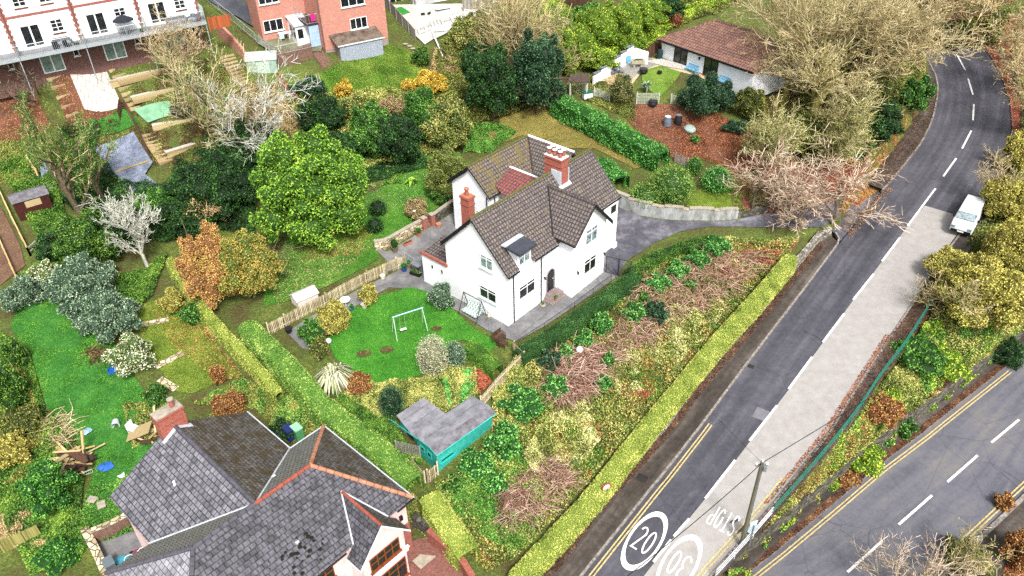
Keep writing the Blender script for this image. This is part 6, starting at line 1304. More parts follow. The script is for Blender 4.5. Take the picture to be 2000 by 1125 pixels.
# ------------------------------------------------------------------ clipped bushes and shrubs
SH_ = [
 ('large round clipped bush above the curved concrete wall', 1312,362,46,42,'hedgeg','ball',.14), ('leafy mound joining the left side of the large clipped bush', 1262,382,34,26,'hedgeg','ball',.14),
 ('small round bush beside the short grey picket fence', 1357,325,16,20,'green','ball',.13), ('medium round bush standing right of the small round bush', 1401,352,31,28,'laurel','ball',.14),
 ('dark round bush halfway up the left lawn', 738,406,19,18,'dark','ball',.12), ('darker clipped ball bush just below it near the stone garden wall', 732,440,18,18,'dark','ball',.12),
 ('grey-green bush against the white house gable', 862,580,28,32,'silver','bush',.13), ('cream variegated round bush at the front of the swing lawn', 845,695,32,41,'pale','ball',.1),
 ('dark green round bush touching the cream variegated bush', 889,694,21,29,'silver','ball',.1), ('dark cone-shaped evergreen by the left side of the shed', 764,786,26,34,'darkblue','ball',.1),
 ('yellow autumn shrub in a pot on the terrace edge', 720,575,21,25,'yellow','bush',.12), ('yellow shrub with brown middle beside the terrace paving', 648,622,32,33,'yellow','loose',.13),
 ('green shrub below the yellow shrub on the terrace edge', 607,648,28,30,'green','bush',.13), ('low leafy green shrub with the white ball stone at its foot', 622,680,24,24,'olive','bush',.13),
 ('cream flowered round shrub beside the blue crate', 250,695,49,46,'white','bush',.16), ('small round green shrub above the red chimney', 300,773,27,26,'green','bush',.12),
 ('yellow-green shrub at the head of the leafy lawn', 335,590,30,28,'yellow','bush',.14), ('spiky green shrub by the narrow hedge', 372,615,18,22,'green','loose',.16),
 ('wide silver-green shrub over the wild lawn', 160,560,62,48,'silver','loose',.17), ('silver-green shrub with red berries beside the wild lawn', 215,620,50,46,'silver','loose',.16),
 ('grey-green bush at the left edge below the fence', 42,572,44,36,'silver','bush',.15), ('cream blossom shrub beside the timber rails', 88,533,27,32,'white','bush',.16),
 ('brown speckled round shrub behind the pale trellis', 1215,176,28,36,'speck','bush',.14), ('large dark round bush below the bungalow lawn', 1368,188,46,48,'darkblue','bush',.17), ('smaller dark bush joined to the right of the large round bush', 1412,190,27,32,'darkblue','bush',.17),
 ('olive shrub with pale tips right of the dark bushes', 1462,205,28,30,'olive','loose',.17), ('dark low shrub among red leaves below the dark bushes', 1440,248,28,16,'darkblue','bush',.15),
 ('small bright green shrub near the green sack', 1358,272,12,9,'green','bush',.14), ('beige twiggy shrub on the lawn beside the brick pillars', 814,410,21,21,'tan','loose',.11),
 ('tall wispy green and beige shrub left of the rear roof', 870,345,36,50,'moss','loose',.13), ('dense low olive shrub at the foot of the wispy shrub', 862,380,30,22,'ivy','bush',.13),
 ('bright laurel bush at the top of the bank under bare branches', 1398,482,29,22,'laurel','bush',.17), ('laurel bush second from the top of the bank chain', 1362,506,27,22,'laurel','bush',.17), ('laurel bush third from the top of the bank chain', 1322,528,25,22,'laurel','bush',.17), ('laurel bush fourth from the top beside the front hedge end', 1284,552,28,20,'laurel','bush',.17),
 ('low laurel bush right of the yellow leaf patch on the bank', 1256,583,16,15,'green','bush',.16), ('dark green bush in the middle of the bank', 1240,612,25,22,'laurel','bush',.16), ('dark bush adjoining the right side of the middle bank bush', 1283,612,24,24,'darkblue','bush',.16),
 ('round laurel bush closest to the front hedge', 1175,634,21,26,'laurel','bush',.16), ('round laurel bush next down the hedge from the closest one', 1140,664,21,24,'laurel','bush',.16), ('laurel bush beside the white ball on the bank', 1105,690,20,20,'laurel','bush',.15), ('greyish laurel bush near the bent picket fence corner', 1074,704,26,25,'darkblue','bush',.16),
 ('broad green bush below the greyish laurel', 1086,754,30,26,'laurel','bush',.17), ('wide leafy bush beside the bent picket fence', 1020,786,48,32,'laurel','bush',.18), ('small bright bush alone among the dead stems', 1186,706,15,19,'laurel','bush',.15), ('small bright bush below the lone bright bush', 1178,748,18,19,'laurel','bush',.15),
 ('small laurel at the right of the dead stem patch', 1350,555,16,14,'green','bush',.15), ('large vivid bush beside the right end of the teal shed', 985,862,42,42,'laurel','bush',.19), ('leafy bush along the long side of the teal shed', 930,905,40,30,'laurel','bush',.19), ('green bush below the vivid bush near the shed', 965,945,30,20,'laurel','bush',.18), ('dark green bush behind the small picket gate', 885,945,24,18,'green','bush',.18),
 ('bright bushy laurel beside the bend of the road', 1788,182,33,44,'green','bush',.22), ('feathery bright green conifer in the bottom left', 88,955,56,62,'conifer','bush',.16), ('lower feathery conifer beside the stone wall corner', 108,1085,46,36,'conifer','bush',.16), ('golden-green bush above the feathery conifer', 20,880,38,36,'yellow','loose',.15),
 ('olive mixed bush at the left edge of the wild lawn', 18,765,30,46,'ivy','loose',.15), ('tan weedy bush below the olive one at the left edge', 45,820,36,30,'olive','loose',.14), ('green bush at the upper left of the wild lawn', 30,690,22,36,'ivy','bush',.15),
 ('blue-green shrub behind the rusty board fence', 602,170,38,24,'darkblue','bush',.17), ('bright yellow shrub on the top lawn', 669,176,21,24,'gold','bush',.15), ('wide golden yellow shrub at the right of the top lawn', 833,163,44,28,'gold','bush',.17),
 ('green shrub by the stepping stones of the top lawn', 822,112,20,22,'ivy','bush',.16), ('olive shrub in front of the dark tall evergreens', 880,215,30,26,'bramble','loose',.17), ('russet round shrub behind the bungalow fence', 1320,40,15,14,'russet','ball',.14), ('yellow shrub at the foot of the big bare tree', 1478,205,16,20,'yellow','loose',.15),
 ('russet grassy shrub near the shed fence', 700,748,26,18,'fern','loose',.12), ('russet shrub above the slate roof', 447,790,30,26,'fern','loose',.12), ('small russet shrub on the leafy lawn corner', 425,735,13,20,'fern','loose',.1), ('yellow shrub beside the white gutter of the slate roof', 430,822,26,16,'yellow','loose',.12),
 ('dark shrub in front of the orange ridged roof', 545,842,32,26,'dark','bush',.14), ('yellow leafed shrub at the end of the broad hedge', 790,930,16,14,'yellow','bush',.13),
 ('leafy green bush behind the green railing', 1785,690,48,26,'green','loose',.2), ('yellow-green bush on the bank above the lower road', 1838,708,44,26,'bamboo','loose',.2), ('orange fern clump behind the green railing', 1722,812,38,30,'fern','loose',.16), ('green bush right of the orange fern clump', 1772,815,26,28,'green','bush',.18),
 ('yellow-green bush leaning over the dark stone wall', 1690,880,40,34,'bamboo','loose',.18), ('brown fern clump below the yellow-green bush', 1645,930,30,22,'fern','loose',.15), ('autumn bush in the bottom right corner', 1992,1075,30,44,'fern','loose',.14), ('small brown sapling over the right yellow lines', 1962,985,17,20,'fern','loose',.13), ('leafy green shrub beside the lower road kerb', 1890,1092,40,34,'olive','loose',.14)]
for s_ in SH_:
    l, cx, cy, rx, ry, pal, st, sz = s_; shrub(l, cx, cy, rx, ry, pal, st, sz, dens=.8/(sz*sz*.5), asp=.6)
# ------------------------------------------------------------------ leafy trees
TR_ = [
 ('broad lime-green tree on the left lawn', 603,372,112,112,'lime','big',.24,31), ('orange autumn tree above the tall hedge', 408,528,54,78,'orange','tree',.15,5), ('yellow and green autumn tree right of the orange one', 482,520,56,72,'autumn','tree',.17,6),
 ('dark evergreen mass left of the lime tree top', 475,285,78,46,'dark','tree',.2,8), ('dark leafy tree directly left of the lime tree', 425,355,84,60,'dark','tree',.2,9), ('dark shaded tree above the orange tree', 370,420,60,44,'dark','tree',.18,10),
 ('bright green tree below the blue ground sheets', 305,400,46,34,'green','tree',.17,11), ('dark conifer in the tangle beside the pale bare tree', 175,465,58,56,'ivy','tree',.18,12), ('dark green tree right of the dark conifer', 240,440,40,50,'dark','tree',.17,13), ('dark green shrub tree above the silver shrub', 110,480,36,34,'dark','tree',.16,14),
 ('dark evergreen at the left end of the shrub row', 628,225,46,38,'dark','tree',.2,15), ('bright leafy tree in the middle of the shrub row', 725,255,44,56,'green','tree',.2,16), ('mixed olive tree behind the beige shrub', 690,210,36,28,'bramble','tree',.17,17), ('dark tree right of the middle of the shrub row', 775,275,46,52,'dark','tree',.2,18),
 ('bright conifer-like tree in front of the golden shrub', 822,228,36,54,'green','tree',.18,19), ('yellow speckled tree at the right of the shrub row', 872,252,46,46,'bramble','tree',.19,20), ('low dark tree under the shrub row left end', 655,290,50,34,'dark','tree',.19,21), ('beige seeding tree between the green ones', 765,215,28,28,'tan','tree',.14,22),
 ('tall dark evergreen at the head of the dry lawn', 962,165,48,76,'dark','tree',.22,23), ('tall ivy green tree right of the tall dark evergreen', 1048,150,52,80,'darkblue','tree',.22,24), ('yellow-leaved tree above the white timber frames', 925,65,42,36,'bramble','tree',.2,25), ('dark conifer between the bare stems and frames', 930,118,30,36,'dark','tree',.19,26),
 ('dark tree at the top edge above the bamboo', 1300,18,34,22,'dark','tree',.22,27), ('bright green tree at the top edge by the brown fence', 1150,30,34,22,'green','tree',.2,28),
 ('olive tree in the middle of the right woodland', 1570,260,80,44,'olive','tree',.22,29), ('dark conifer below the bright laurel by the road', 1722,238,40,44,'dark','tree',.2,30), ('yellowing tree left of the road bend', 1690,150,66,74,'olive','tree',.2,32),
 ('large yellow-green tree between the van and the lower road', 1925,575,88,72,'yellow','big',.22,33), ('yellow-green tree right of the parked van', 1975,480,48,54,'yellow','tree',.2,34), ('yellow tree leaning over the road above the van', 1968,392,50,46,'yellow','tree',.2,35), ('olive tree at the right edge beside the bend', 1990,300,30,44,'yellow','tree',.2,36), ('low yellow tree overhanging the concrete lane', 1862,520,48,36,'yellow','tree',.17,37),
 ('dark green tree under the yellow tree at the right edge', 1965,668,42,30,'dark','tree',.2,38), ('yellow leaved tree over the top of the road', 1905,45,56,40,'olive','tree',.22,39), ('dark evergreen over the far road bend', 1860,70,40,26,'dark','tree',.22,40)]
for s_ in TR_:
    l, cx, cy, rx, ry, pal, st, sz, sd = s_; tree(l, cx, cy, rx, ry, pal, st, sz, seed=sd, clump=1.1)
# bamboo
for i, (l, cx, cy, rx, ry) in enumerate([('tall bamboo clump left of the white garden wall', 1118, 95, 42, 48), ('bamboo clump with yellow tops in the middle of the stand', 1165, 62, 40, 48), ('bamboo clump at the right of the stand', 1212, 48, 40, 46), ('bamboo clump behind the white garden wall', 1175, 118, 34, 26), ('bamboo clump at the top edge near the bungalow', 1268, 28, 38, 30), ('yellow-green bamboo clump on the left side', 1080, 55, 36, 44), ('low bamboo clump beside the bungalow fence', 1235, 82, 26, 20)]):
    shrub(l, cx, cy, rx, ry, 'bamboo', 'tree', .24, dens=26, name='bamboo_clump', cat='bamboo', clump=.9, asp=.3, bend=.8)
# ------------------------------------------------------------------ bare trees
bare_tree('huge bare beech with fine tan twigs in front of the bungalow', (1585,262), 13.5, 1.35, 5, (13,6,5,3), 'twigy', .42, .022, 41, bark=M_TRUNKM, leaves=('tan', 6000), leafsize=.14, start=.15, ratio=.62)
bare_tree('tan bare beech to the right of the huge one', (1668,215), 12, 1.3, 5, (12,6,4,4), 'twigt', .36, .022, 42, bark=M_TRUNKM, leaves=('moss', 5000), leafsize=.14, start=.2, ratio=.6)
bare_tree('pale bare tree over the bungalow roof', (1530,205), 11.5, 1.3, 5, (11,6,4,3), 'twigt', .34, .022, 43, bark=M_TRUNKM, leaves=('tan', 3500), leafsize=.14, start=.2, ratio=.58)
bare_tree('tan woodland tree at the top of the right wood', (1730,100), 10, 1.3, 5, (11,5,4,3), 'twigt', .3, .024, 44, leaves=('tan', 12000), leafsize=.18)
bare_tree('brown tree hanging over the far road bend', (1790,90), 9, 1.3, 5, (11,5,4,3), 'twigd', .3, .024, 45, leaves=('russet', 9000), leafsize=.18)
bare_tree('mossy low tree in front of the right wood', (1610,320), 6.5, 1.5, 4, (12,6,5,4), 'twigy', .26, .022, 46, bark=M_TRUNKM, leaves=('olive', 8000), leafsize=.15)
bare_tree('greyish tree at the left of the right wood', (1500,330), 5.5, 1.4, 4, (10,6,5,4), 'twigy', .2, .022, 47, leaves=('moss', 5000), leafsize=.14)
for l, b, h, sd in (('bare pinkish tree beside the driveway entrance', (1470,410), 5.5, 48), ('bare pinkish tree spreading over the driveway mouth', (1560,450), 6.0, 49), ('bare pinkish tree leaning over the road edge', (1625,440), 6.5, 50)):
    bare_tree(l, b, h, 1.7, 4, (9,5,4,3), 'twigp', .16, .026, sd, up=.35, start=.12, bark=M_TRUNK, ratio=.62)
bare_tree('white-barked bare tree left of the orange tree', (288,520), 6.5, .9, 4, (12,6,5,4), 'twigw', .16, .02, 52, bark=M_TRUNKW, ratio=.5)
bare_tree('tall ivy-clad bare tree at the left of the terrace gardens', (165,440), 13, .55, 4, (12,5,4,3), 'twigt', .3, .02, 53, leaves=('ivy', 9000), leafsize=.14, start=.1, ratio=.38)
bare_tree('second ivy-clad bare tree beside the blue ground sheet', (205,400), 9, .7, 4, (10,5,4,3), 'twigt', .24, .02, 54, leaves=('ivy', 6000), leafsize=.14, start=.1, ratio=.4)
bare_tree('bare tree with ivy stems in front of the terrace', (425,300), 11, 1.1, 4, (12,6,5,4), 'twigt', .26, .02, 55, leaves=('ivy', 5000), leafsize=.14, ratio=.5, start=.2)
bare_tree('bare twiggy tree left of the pale green shed', (355,200), 8, 1.3, 4, (12,6,5,4), 'twigt', .2, .018, 56, ratio=.55, leaves=('tan', 600))
bare_tree('bare tree with long pale limbs beside the lime tree', (500,330), 9.5, 1.1, 4, (10,5,5,4), 'twigw', .2, .02, 57, ratio=.55)
bare_tree('small bare tree below the terrace balcony', (95,225), 7.5, 1.3, 4, (10,5,5,3), 'twigd', .18, .02, 58, ratio=.55)
bare_tree('thin bare tree among the evergreens by the rear garden', (1005,170), 9, 1.0, 4, (12,6,5,4), 'twigt', .2, .02, 59, leaves=('olive', 5000), leafsize=.15)
bare_tree('bare brown tree in the centre of the evergreens', (985,120), 7, 1.1, 4, (12,6,5,3), 'twigt', .18, .02, 60, leaves=('bramble', 4000), leafsize=.15)
bare_tree('tan tree at the top right edge', (1975,170), 8.5, 1.4, 5, (10,5,4,3), 'twigt', .24, .022, 61, leaves=('tan', 6000), leafsize=.17, zf=T)
bare_tree('second tan tree along the right roadside', (2010,260), 7.5, 1.4, 4, (10,6,4,4), 'twigt', .22, .022, 62, leaves=('tan', 4500), leafsize=.16)
bare_tree('pink twiggy tree at the bottom right edge of the lower road', (1750,1195), 4.6, 1.5, 4, (9,5,4,3), 'twigp', .12, .016, 63, up=.5, zf=z2)
bare_tree('thin tree with green leaves over the lower road kerb', (1880,1160), 3.6, 1.3, 4, (9,5,4,3), 'twigt', .14, .016, 64, leaves=('olive', 1500), zf=z2)
bare_tree('bare grey shrub tree behind the long green railing', (1870,640), 4.5, 1.4, 4, (9,5,5,3), 'twigt', .12, .016, 65, leaves=('olive', 1500))
bare_tree('pale bare twigs above the parked van', (1945,400), 4.0, 1.3, 4, (9,5,4,3), 'twigt', .12, .016, 66)
bare_tree('twiggy climbing tree beside the arbour', (1095,150), 5.0, 1.3, 4, (10,6,5,3), 'twigt', .14, .018, 67, leaves=('moss', 2500))
bare_tree('leafless thin orange-tipped sapling above the orange tree', (395,470), 4.0, .8, 3, (8,5,4), 'twigt', .08, .018, 68, leaves=('orange', 500))
# ------------------------------------------------------------------ uncountable growth
BANK = [(1012,705),(1060,680),(1120,640),(1200,585),(1255,545),(1290,500),(1400,470),(1560,470),(1535,505),(1470,580),(1400,650),(1320,745),(1240,835),(1160,935),(1090,1010),(1010,1090),(950,1120),(915,1080),(880,1000),(850,955),(900,930),(960,850),(960,800),(1000,740)]
cover('undergrowth', BANK, 60000, 'bramble', .14, .65, 1.2, 1.6)
cover('undergrowth', BANK, 40000, 'fern', .13, .5, 1.0, 1.1, thr=.45)
cover('undergrowth', BANK, 14000, 'moss', .14, .6, 1.0, 1.1, thr=.4)
cover('undergrowth', BANK, 40000, 'ivy', .14, .8, 1.0, 1.3, thr=.4)
cover('undergrowth', BANK, 30000, 'olive', .12, .35, .8, .9)
cover('undergrowth', [(1000,1090),(880,1000),(850,955),(900,930),(960,900),(1050,880),(1100,950),(1060,1020)], 22000, 'green', .15, .6, 1.2, 1.1)
cover('undergrowth', [(1060,820),(1140,790),(1180,850),(1150,900),(1060,960),(1020,900)], 14000, 'lemon', .13, .9, .9, 1.2, thr=.3)
cover('undergrowth', [(1240,640),(1330,600),(1420,590),(1400,640),(1300,740),(1200,800),(1200,700)], 14000, 'lemon', .13, .8, .9, 1.2, thr=.4)
cover('red_ferns', [(1390,480),(1560,470),(1530,510),(1460,560),(1380,540)], 14000, 'redleaf', .13, .4, 1, 1.2)
cover('red_ferns', [(1200,770),(1260,720),(1330,700),(1260,790),(1200,850),(1140,880)], 9000, 'russet', .13, .5, 1, 1.3, thr=.35)
cover('red_ferns', [(905,735),(945,715),(960,750),(935,775),(910,760)], 3500, 'redleaf', .12, .5, .7, 1)
stems('dead_stems', [(1240,560),(1400,500),(1500,500),(1440,570),(1350,620),(1260,680),(1180,740),(1120,790),(1080,740),(1120,700),(1200,650)], 3000, 'stem', 1.3, .02, .75)
stems('dead_stems', [(1080,700),(1150,680),(1170,740),(1130,790),(1070,780)], 1100, 'stem', 1.6, .026, .8)
stems('dead_stems', [(990,960),(1080,900),(1120,940),(1050,1020),(980,1030)], 1100, 'stem', 1.2, .02, .7)
stems('dead_stems', [(1450,330),(1690,300),(1690,380),(1640,440),(1480,430)], 900, 'stem', 1.4, .018, .5)
cover('red_ferns', [(1440,300),(1560,290),(1690,300),(1680,380),(1560,400),(1450,380)], 14000, 'redleaf', .14, .3, 1, 1.2)
cover('red_ferns', [(1290,250),(1330,300),(1420,330),(1480,320),(1470,260),(1400,220)], 9000, 'russet', .14, .25, 1, 1.2)
# embankment between the roads
EMB = [(1845,575),(1800,650),(1765,700),(1716,762),(1655,850),(1590,930),(1510,1022),(1440,1100),(1420,1130),(1450,1120),(1500,1070),(1725,893),(1775,857),(1870,772),(1925,732),(2060,640),(2060,540),(1900,560)]
cover('bank_undergrowth', EMB, 60000, 'bramble', .15, .9, 1.4, 1.4)
cover('bank_undergrowth', EMB, 50000, 'green', .16, 1.1, 1.2, 1.2, thr=.3)
cover('bank_undergrowth', EMB, 40000, 'bamboo', .15, 1.3, 1.2, 1.2, thr=.45)
cover('red_ferns', [(1590,930),(1655,850),(1720,770),(1760,800),(1725,890),(1500,1070),(1430,1115),(1510,1022)], 26000, 'fern', .13, .6, 1, 1.2, thr=.25)
W2P = [A2(*q) for q in [(1500,1090),(1715,911),(1806,843),(1965,717)]]; W2L = off(resample(W2P, 12), 1.0); W2R = off(resample(W2P, 12), 2.2)
cover('bank_undergrowth', W2L+W2R[::-1], 16000, 'bramble', .14, .5, 1.2, 1.2, world=True, zfv=lambda x, y: _near(R2C, x, y)[0]+1.45, thr=.3)
cover('bank_undergrowth', W2L+W2R[::-1], 9000, 'dirt', .14, .3, 1.2, 1.2, world=True, zfv=lambda x, y: _near(R2C, x, y)[0]+1.4)
# left garden growth
cover('undergrowth', [(380,790),(470,740),(520,760),(640,800),(720,880),(800,960),(840,1000),(900,1100),(860,1080),(800,1020),(760,960),(640,850),(560,870),(500,800)], 50000, 'olive', .13, .4, 1.0, 1.0)
cover('undergrowth', [(380,790),(470,740),(560,770),(640,850),(560,860),(500,800)], 16000, 'hedgeg', .14, .7, 1.0, 1.1, thr=.3)
cover('undergrowth', [(560,760),(630,790),(820,935),(790,985),(640,850)], 9000, 'ivy', .14, .4, 1.0, 1.1)
cover('undergrowth', [(640,735),(690,740),(790,750),(870,720),(930,720),(935,775),(860,815),(785,800),(740,820),(700,790),(660,770)], 36000, 'bramble', .13, .6, .8, 1.0)
cover('undergrowth', [(700,780),(760,800),(790,860),(830,905),(800,915),(700,830),(640,760),(650,740)], 16000, 'ivy', .12, .4, .8, 1.0)
cover('undergrowth', [(860,735),(920,725),(930,790),(880,800)], 7000, 'laurel', .16, .7, .8, .8, thr=.3)
cover('undergrowth', [(240,790),(320,780),(350,800),(300,850),(260,880)], 7000, 'bramble', .12, .35)
cover('undergrowth', [(0,650),(60,690),(90,800),(140,860),(170,900),(160,1000),(190,1050),(150,1100),(60,1125),(0,1000)], 60000, 'ivy', .14, .6, 1.2, 1.2)
cover('undergrowth', [(0,720),(50,730),(100,850),(60,950),(0,950)], 16000, 'olive', .15, 1.0, 1, 1.2)
cover('undergrowth', [(0,1010),(70,1000),(110,1060),(60,1080),(0,1060)], 8000, 'tan', .12, .4)
cover('rough_grass', [(170,960),(250,930),(240,1000),(260,1040),(200,1060),(160,1020)], 16000, 'green', .14, .3)
cover('rough_grass', [(40,590),(110,580),(180,620),(230,680),(250,720),(300,790),(280,840),(250,950),(225,1010),(180,1050),(160,1000),(190,900),(130,850),(90,790),(60,700),(20,640)], 60000, 'grassb', .12, .16, 1.5, 1.5, .25, .8)
cover('undergrowth', [(0,330),(60,300),(110,350),(130,420),(110,480),(150,540),(250,540),(330,500),(300,580),(240,640),(110,580),(40,540),(90,500),(60,440),(30,380)], 60000, 'ivy', .15, .9, 1.4, 1.3)
cover('undergrowth', [(120,260),(200,250),(190,300),(240,360),(330,370),(350,320),(420,330),(500,380),(500,480),(420,450),(330,480),(200,450),(120,400)], 60000, 'dark', .17, 1.4, 1.6, 1.5)
cover('garden_debris', [(100,150),(330,125),(440,110),(520,180),(480,260),(390,330),(300,330),(200,260),(90,250)], 26000, 'dirt', .14, .25, 1.2, 1.2, thr=.4)
cover('garden_debris', [(60,200),(330,125),(440,110),(520,180),(480,260),(390,330),(300,330),(200,280),(90,290),(0,280)], 26000, 'moss', .12, .35, 1.2, 1.2, thr=.45)
cover('undergrowth', [(0,280),(90,260),(140,300),(90,330),(60,350),(0,360)], 14000, 'moss', .14, .4)
cover('undergrowth', [(400,190),(540,170),(600,240),(700,300),(660,330),(560,260),(480,260),(420,230)], 36000, 'tan', .15, .8, 1.4, 1.3)
cover('undergrowth', [(560,200),(660,185),(800,180),(860,170),(960,220),(900,290),(820,310),(700,340),(640,300),(590,250)], 60000, 'bramble', .17, 1.2, 1.5, 1.5)
cover('undergrowth', [(590,250),(700,310),(830,310),(840,330),(720,360),(640,330)], 26000, 'dark', .16, .9, 1.5, 1.5)
cover('undergrowth', [(880,60),(1000,30),(1060,60),(1100,140),(1080,190),(1000,225),(900,260),(860,170),(850,120)], 60000, 'olive', .18, 1.2, 1.6, 1.6)
cover('undergrowth', [(850,100),(900,80),(940,110),(890,150),(840,140)], 12000, 'tan', .16, .6)
cover('undergrowth', [(1020,0),(1100,5),(1200,30),(1300,30),(1400,0),(1440,0),(1300,70),(1290,100),(1230,95),(1150,140),(1090,130),(1040,60)], 50000, 'bamboo', .18, 1.0, 1.6, 1.6)
cover('undergrowth', [(1150,145),(1240,200),(1240,240),(1150,200),(1100,170)], 14000, 'olive', .14, .5)
cover('undergrowth', [(1230,140),(1150,165),(1190,185),(1240,200)], 3000, 'tan', .12, .3)
cover('wood_floor', [(1500,0),(1990,0),(1900,60),(1800,90),(1800,190),(1740,265),(1690,330),(1560,330),(1480,290),(1470,230),(1520,180),(1540,60)], 90000, 'tan', .16, .7, 1.8, 1.8)
cover('wood_floor', [(1560,180),(1790,130),(1800,200),(1740,262),(1650,320),(1540,300)], 50000, 'olive', .19, 1.3, 1.6, 1.5)
cover('wood_floor', [(1650,210),(1780,200),(1740,262),(1680,320),(1620,290)], 24000, 'dark', .17, 1.2, 1.6, 1.5)
cover('wood_floor', [(1300,0),(1450,0),(1400,30),(1290,70)], 12000, 'olive', .17, .8)
cover('wood_floor', [(1990,20),(2080,60),(2080,560),(1900,600),(1850,560),(1900,440),(1950,380),(1990,300),(1995,200),(1970,130)], 70000, 'olive', .17, 1.2, 1.6, 1.6)
cover('wood_floor', [(1910,70),(1960,100),(1992,160),(2000,280),(2050,260),(2050,60),(1950,20)], 26000, 'redleaf', .15, .3)
cover('undergrowth', [(900,255),(960,240),(1010,262),(960,300),(905,300)], 14000, 'green', .14, .6, .8, 1.0)
cover('undergrowth', [(690,330),(740,320),(800,340),(790,360),(720,365)], 9000, 'ivy', .16, .4, .6, .8, thr=.35)
cover('undergrowth', [(1010,700),(1040,715),(1010,790),(965,800),(960,775)], 9000, 'bramble', .15, .8, .8, 1)
cover('undergrowth', [(1950,1130),(2080,900),(2080,1200),(1900,1200)], 20000, 'russet', .14, .6, fn=A2, zfv=lambda x, y: TV(x, y)+.35)
cover('undergrowth', [(1420,350),(1480,330),(1500,400),(1450,425),(1430,400)], 7000, 'olive', .13, .3)
# grass blades over the lawns
for poly, n, pal, sz_, h_ in ((S_[1][1], 30000, 'grassb', .09, .05), (S_[0][1], 60000, 'grassb', .1, .07), (S_[2][1], 30000, 'grassy', .1, .05), (S_[4][1], 40000, 'olive', .1, .06), (S_[6][1], 50000, 'grassy', .14, .1), (S_[5][1], 9000, 'grassy', .11, .06), (S_[7][1], 6000, 'grassy', .1, .06)): cover('grass', poly, n, pal, sz_, h_, 1.6, 1.2, .22, .85, zadd=.08)
# flat fallen leaves
def litterfall(name, poly, n, pal, size=.11, fn=G, zadd=.1, zfv=None): return cover(name, poly, n, pal, size, .02, .6, 1, .7, .25, fn, zadd=zadd, zfv=zfv)
litterfall('fallen_leaves', [(515,480),(640,480),(740,470),(640,560),(540,600)], 2600, 'tan'); litterfall('fallen_leaves', [(560,440),(740,440),(700,500),(600,510)], 2600, 'fern')
litterfall('fallen_leaves', [(400,640),(480,740),(430,745),(340,680),(290,600)], 1800, 'fern'); litterfall('fallen_leaves', [(400,590),(440,640),(480,700),(400,650)], 1000, 'orange')
litterfall('fallen_leaves', [(650,330),(900,290),(890,380),(740,420),(640,410)], 1600, 'pale', .09)
litterfall('fallen_leaves', [(1690,356),(1712,331),(1755,277),(1803,197),(1775,215),(1710,310),(1650,385),(1640,420),(1690,392),(1730,362)], 9000, 'fern', .13)
Z1v = lambda x, y: _near(R1C, x, y)[0]+.13; Z2v = lambda x, y: _near(R2C, x, y)[0]+.13
litterfall('fallen_leaves', [(1060,1125),(1140,1020),(1253,893),(1350,771),(1425,682),(1500,599),(1600,474),(1612,478),(1510,605),(1370,770),(1265,903),(1160,1020),(1085,1125)], 7000, 'dirt', .1, A1, 0, Z1v)
litterfall('fallen_leaves', [(1400,1110),(1505,990),(1623,838),(1682,746),(1740,655),(1790,590),(1835,525),(1850,560),(1800,640),(1716,750),(1650,845),(1510,1010)], 6000, 'dirt', .1, A1, 0, Z1v)
litterfall('fallen_leaves', [(1500,985),(1623,836),(1682,744),(1738,655),(1728,655),(1672,742),(1610,838),(1490,985)], 1500, 'russet', .1, A1, 0, lambda x, y: _near(R1C, x, y)[0]+.06)
litterfall('fallen_leaves', [(1450,1129),(1500,1090),(1715,911),(1806,843),(1965,717),(1955,712),(1800,832),(1700,905),(1500,1075)], 9000, 'dirt', .11, A2, 0, Z2v)
litterfall('fallen_leaves', [(1735,362),(1800,281),(1825,225),(1835,180),(1815,150),(1803,200),(1755,281),(1712,335)], 3000, 'dirt', .12, A1, 0, Z1v)
litterfall('fallen_leaves', [(1640,430),(1735,365),(1745,372),(1660,470)], 900, 'fern', .1, A1, 0, lambda x, y: _near(R1C, x, y)[0]+.12)
litterfall('fallen_leaves', [(1977,255),(1972,195),(1955,147),(1935,112),(1912,85),(1930,80),(1965,130),(1992,200),(1992,270)], 5000, 'redleaf', .13, A1, 0, Z1v)
print('leaves', NL, 'time', time.time()-T0)

# ------------------------------------------------------------------ terrace gardens
M_SLEEP = timber('mat_sleeper', '8f7c58', 'b8a57c'); M_PALE = flat('mat_pale_slab', 'b9b6ae', .85, .12)
def put(name, label, cat, q, rz=0, group=None, fn=G, dz=.06): P = fn(*q) if not isinstance(q, Vector) else q; P = P.copy(); P.z += dz; return thing(name, label, cat, P, rz, group)
for (a, b, w_, l) in (((233,166),(335,141),.75,'top pale slab path with sleeper edge crossing the terraced garden'), ((259,198),(358,174),.75,'second pale slab path crossing the terraced garden'), ((298,250),(397,231),.8,'third pale slab path below the black round cover'), ((327,305),(385,287),.7,'lowest pale slab path near the blue ground sheet'), ((212,152),(322,128),1.0,'wide pale slab path under the terrace balcony')):
    A, az, L = pxframe(a, b, G((a[0]+b[0])/2, (a[1]+b[1])/2).z); A.z = T(A.x, A.y); B = Vector((A.x+L*math.cos(az), A.y+L*math.sin(az), 0)); zt = max(T(A.x, A.y), T(B.x, B.y))+.12
    t = thing('slab_path', l, 'path', (A.x, A.y, zt), az); m_ = MB(); n = int(L/.62)
    for i in range(n): m_.box(i*L/n+.01, (i+1)*L/n-.01, 0, w_, -.08, random.uniform(0, .012))
    m_.build('slabs', M_PALE, t); m_ = MB()
    for j in range(4): m_.box(0, L, -.1-.01*j, -.005-.01*j, -.18*(j+1)+.1, -.18*j+.09)
    m_.build('sleepers', M_SLEEP, t)
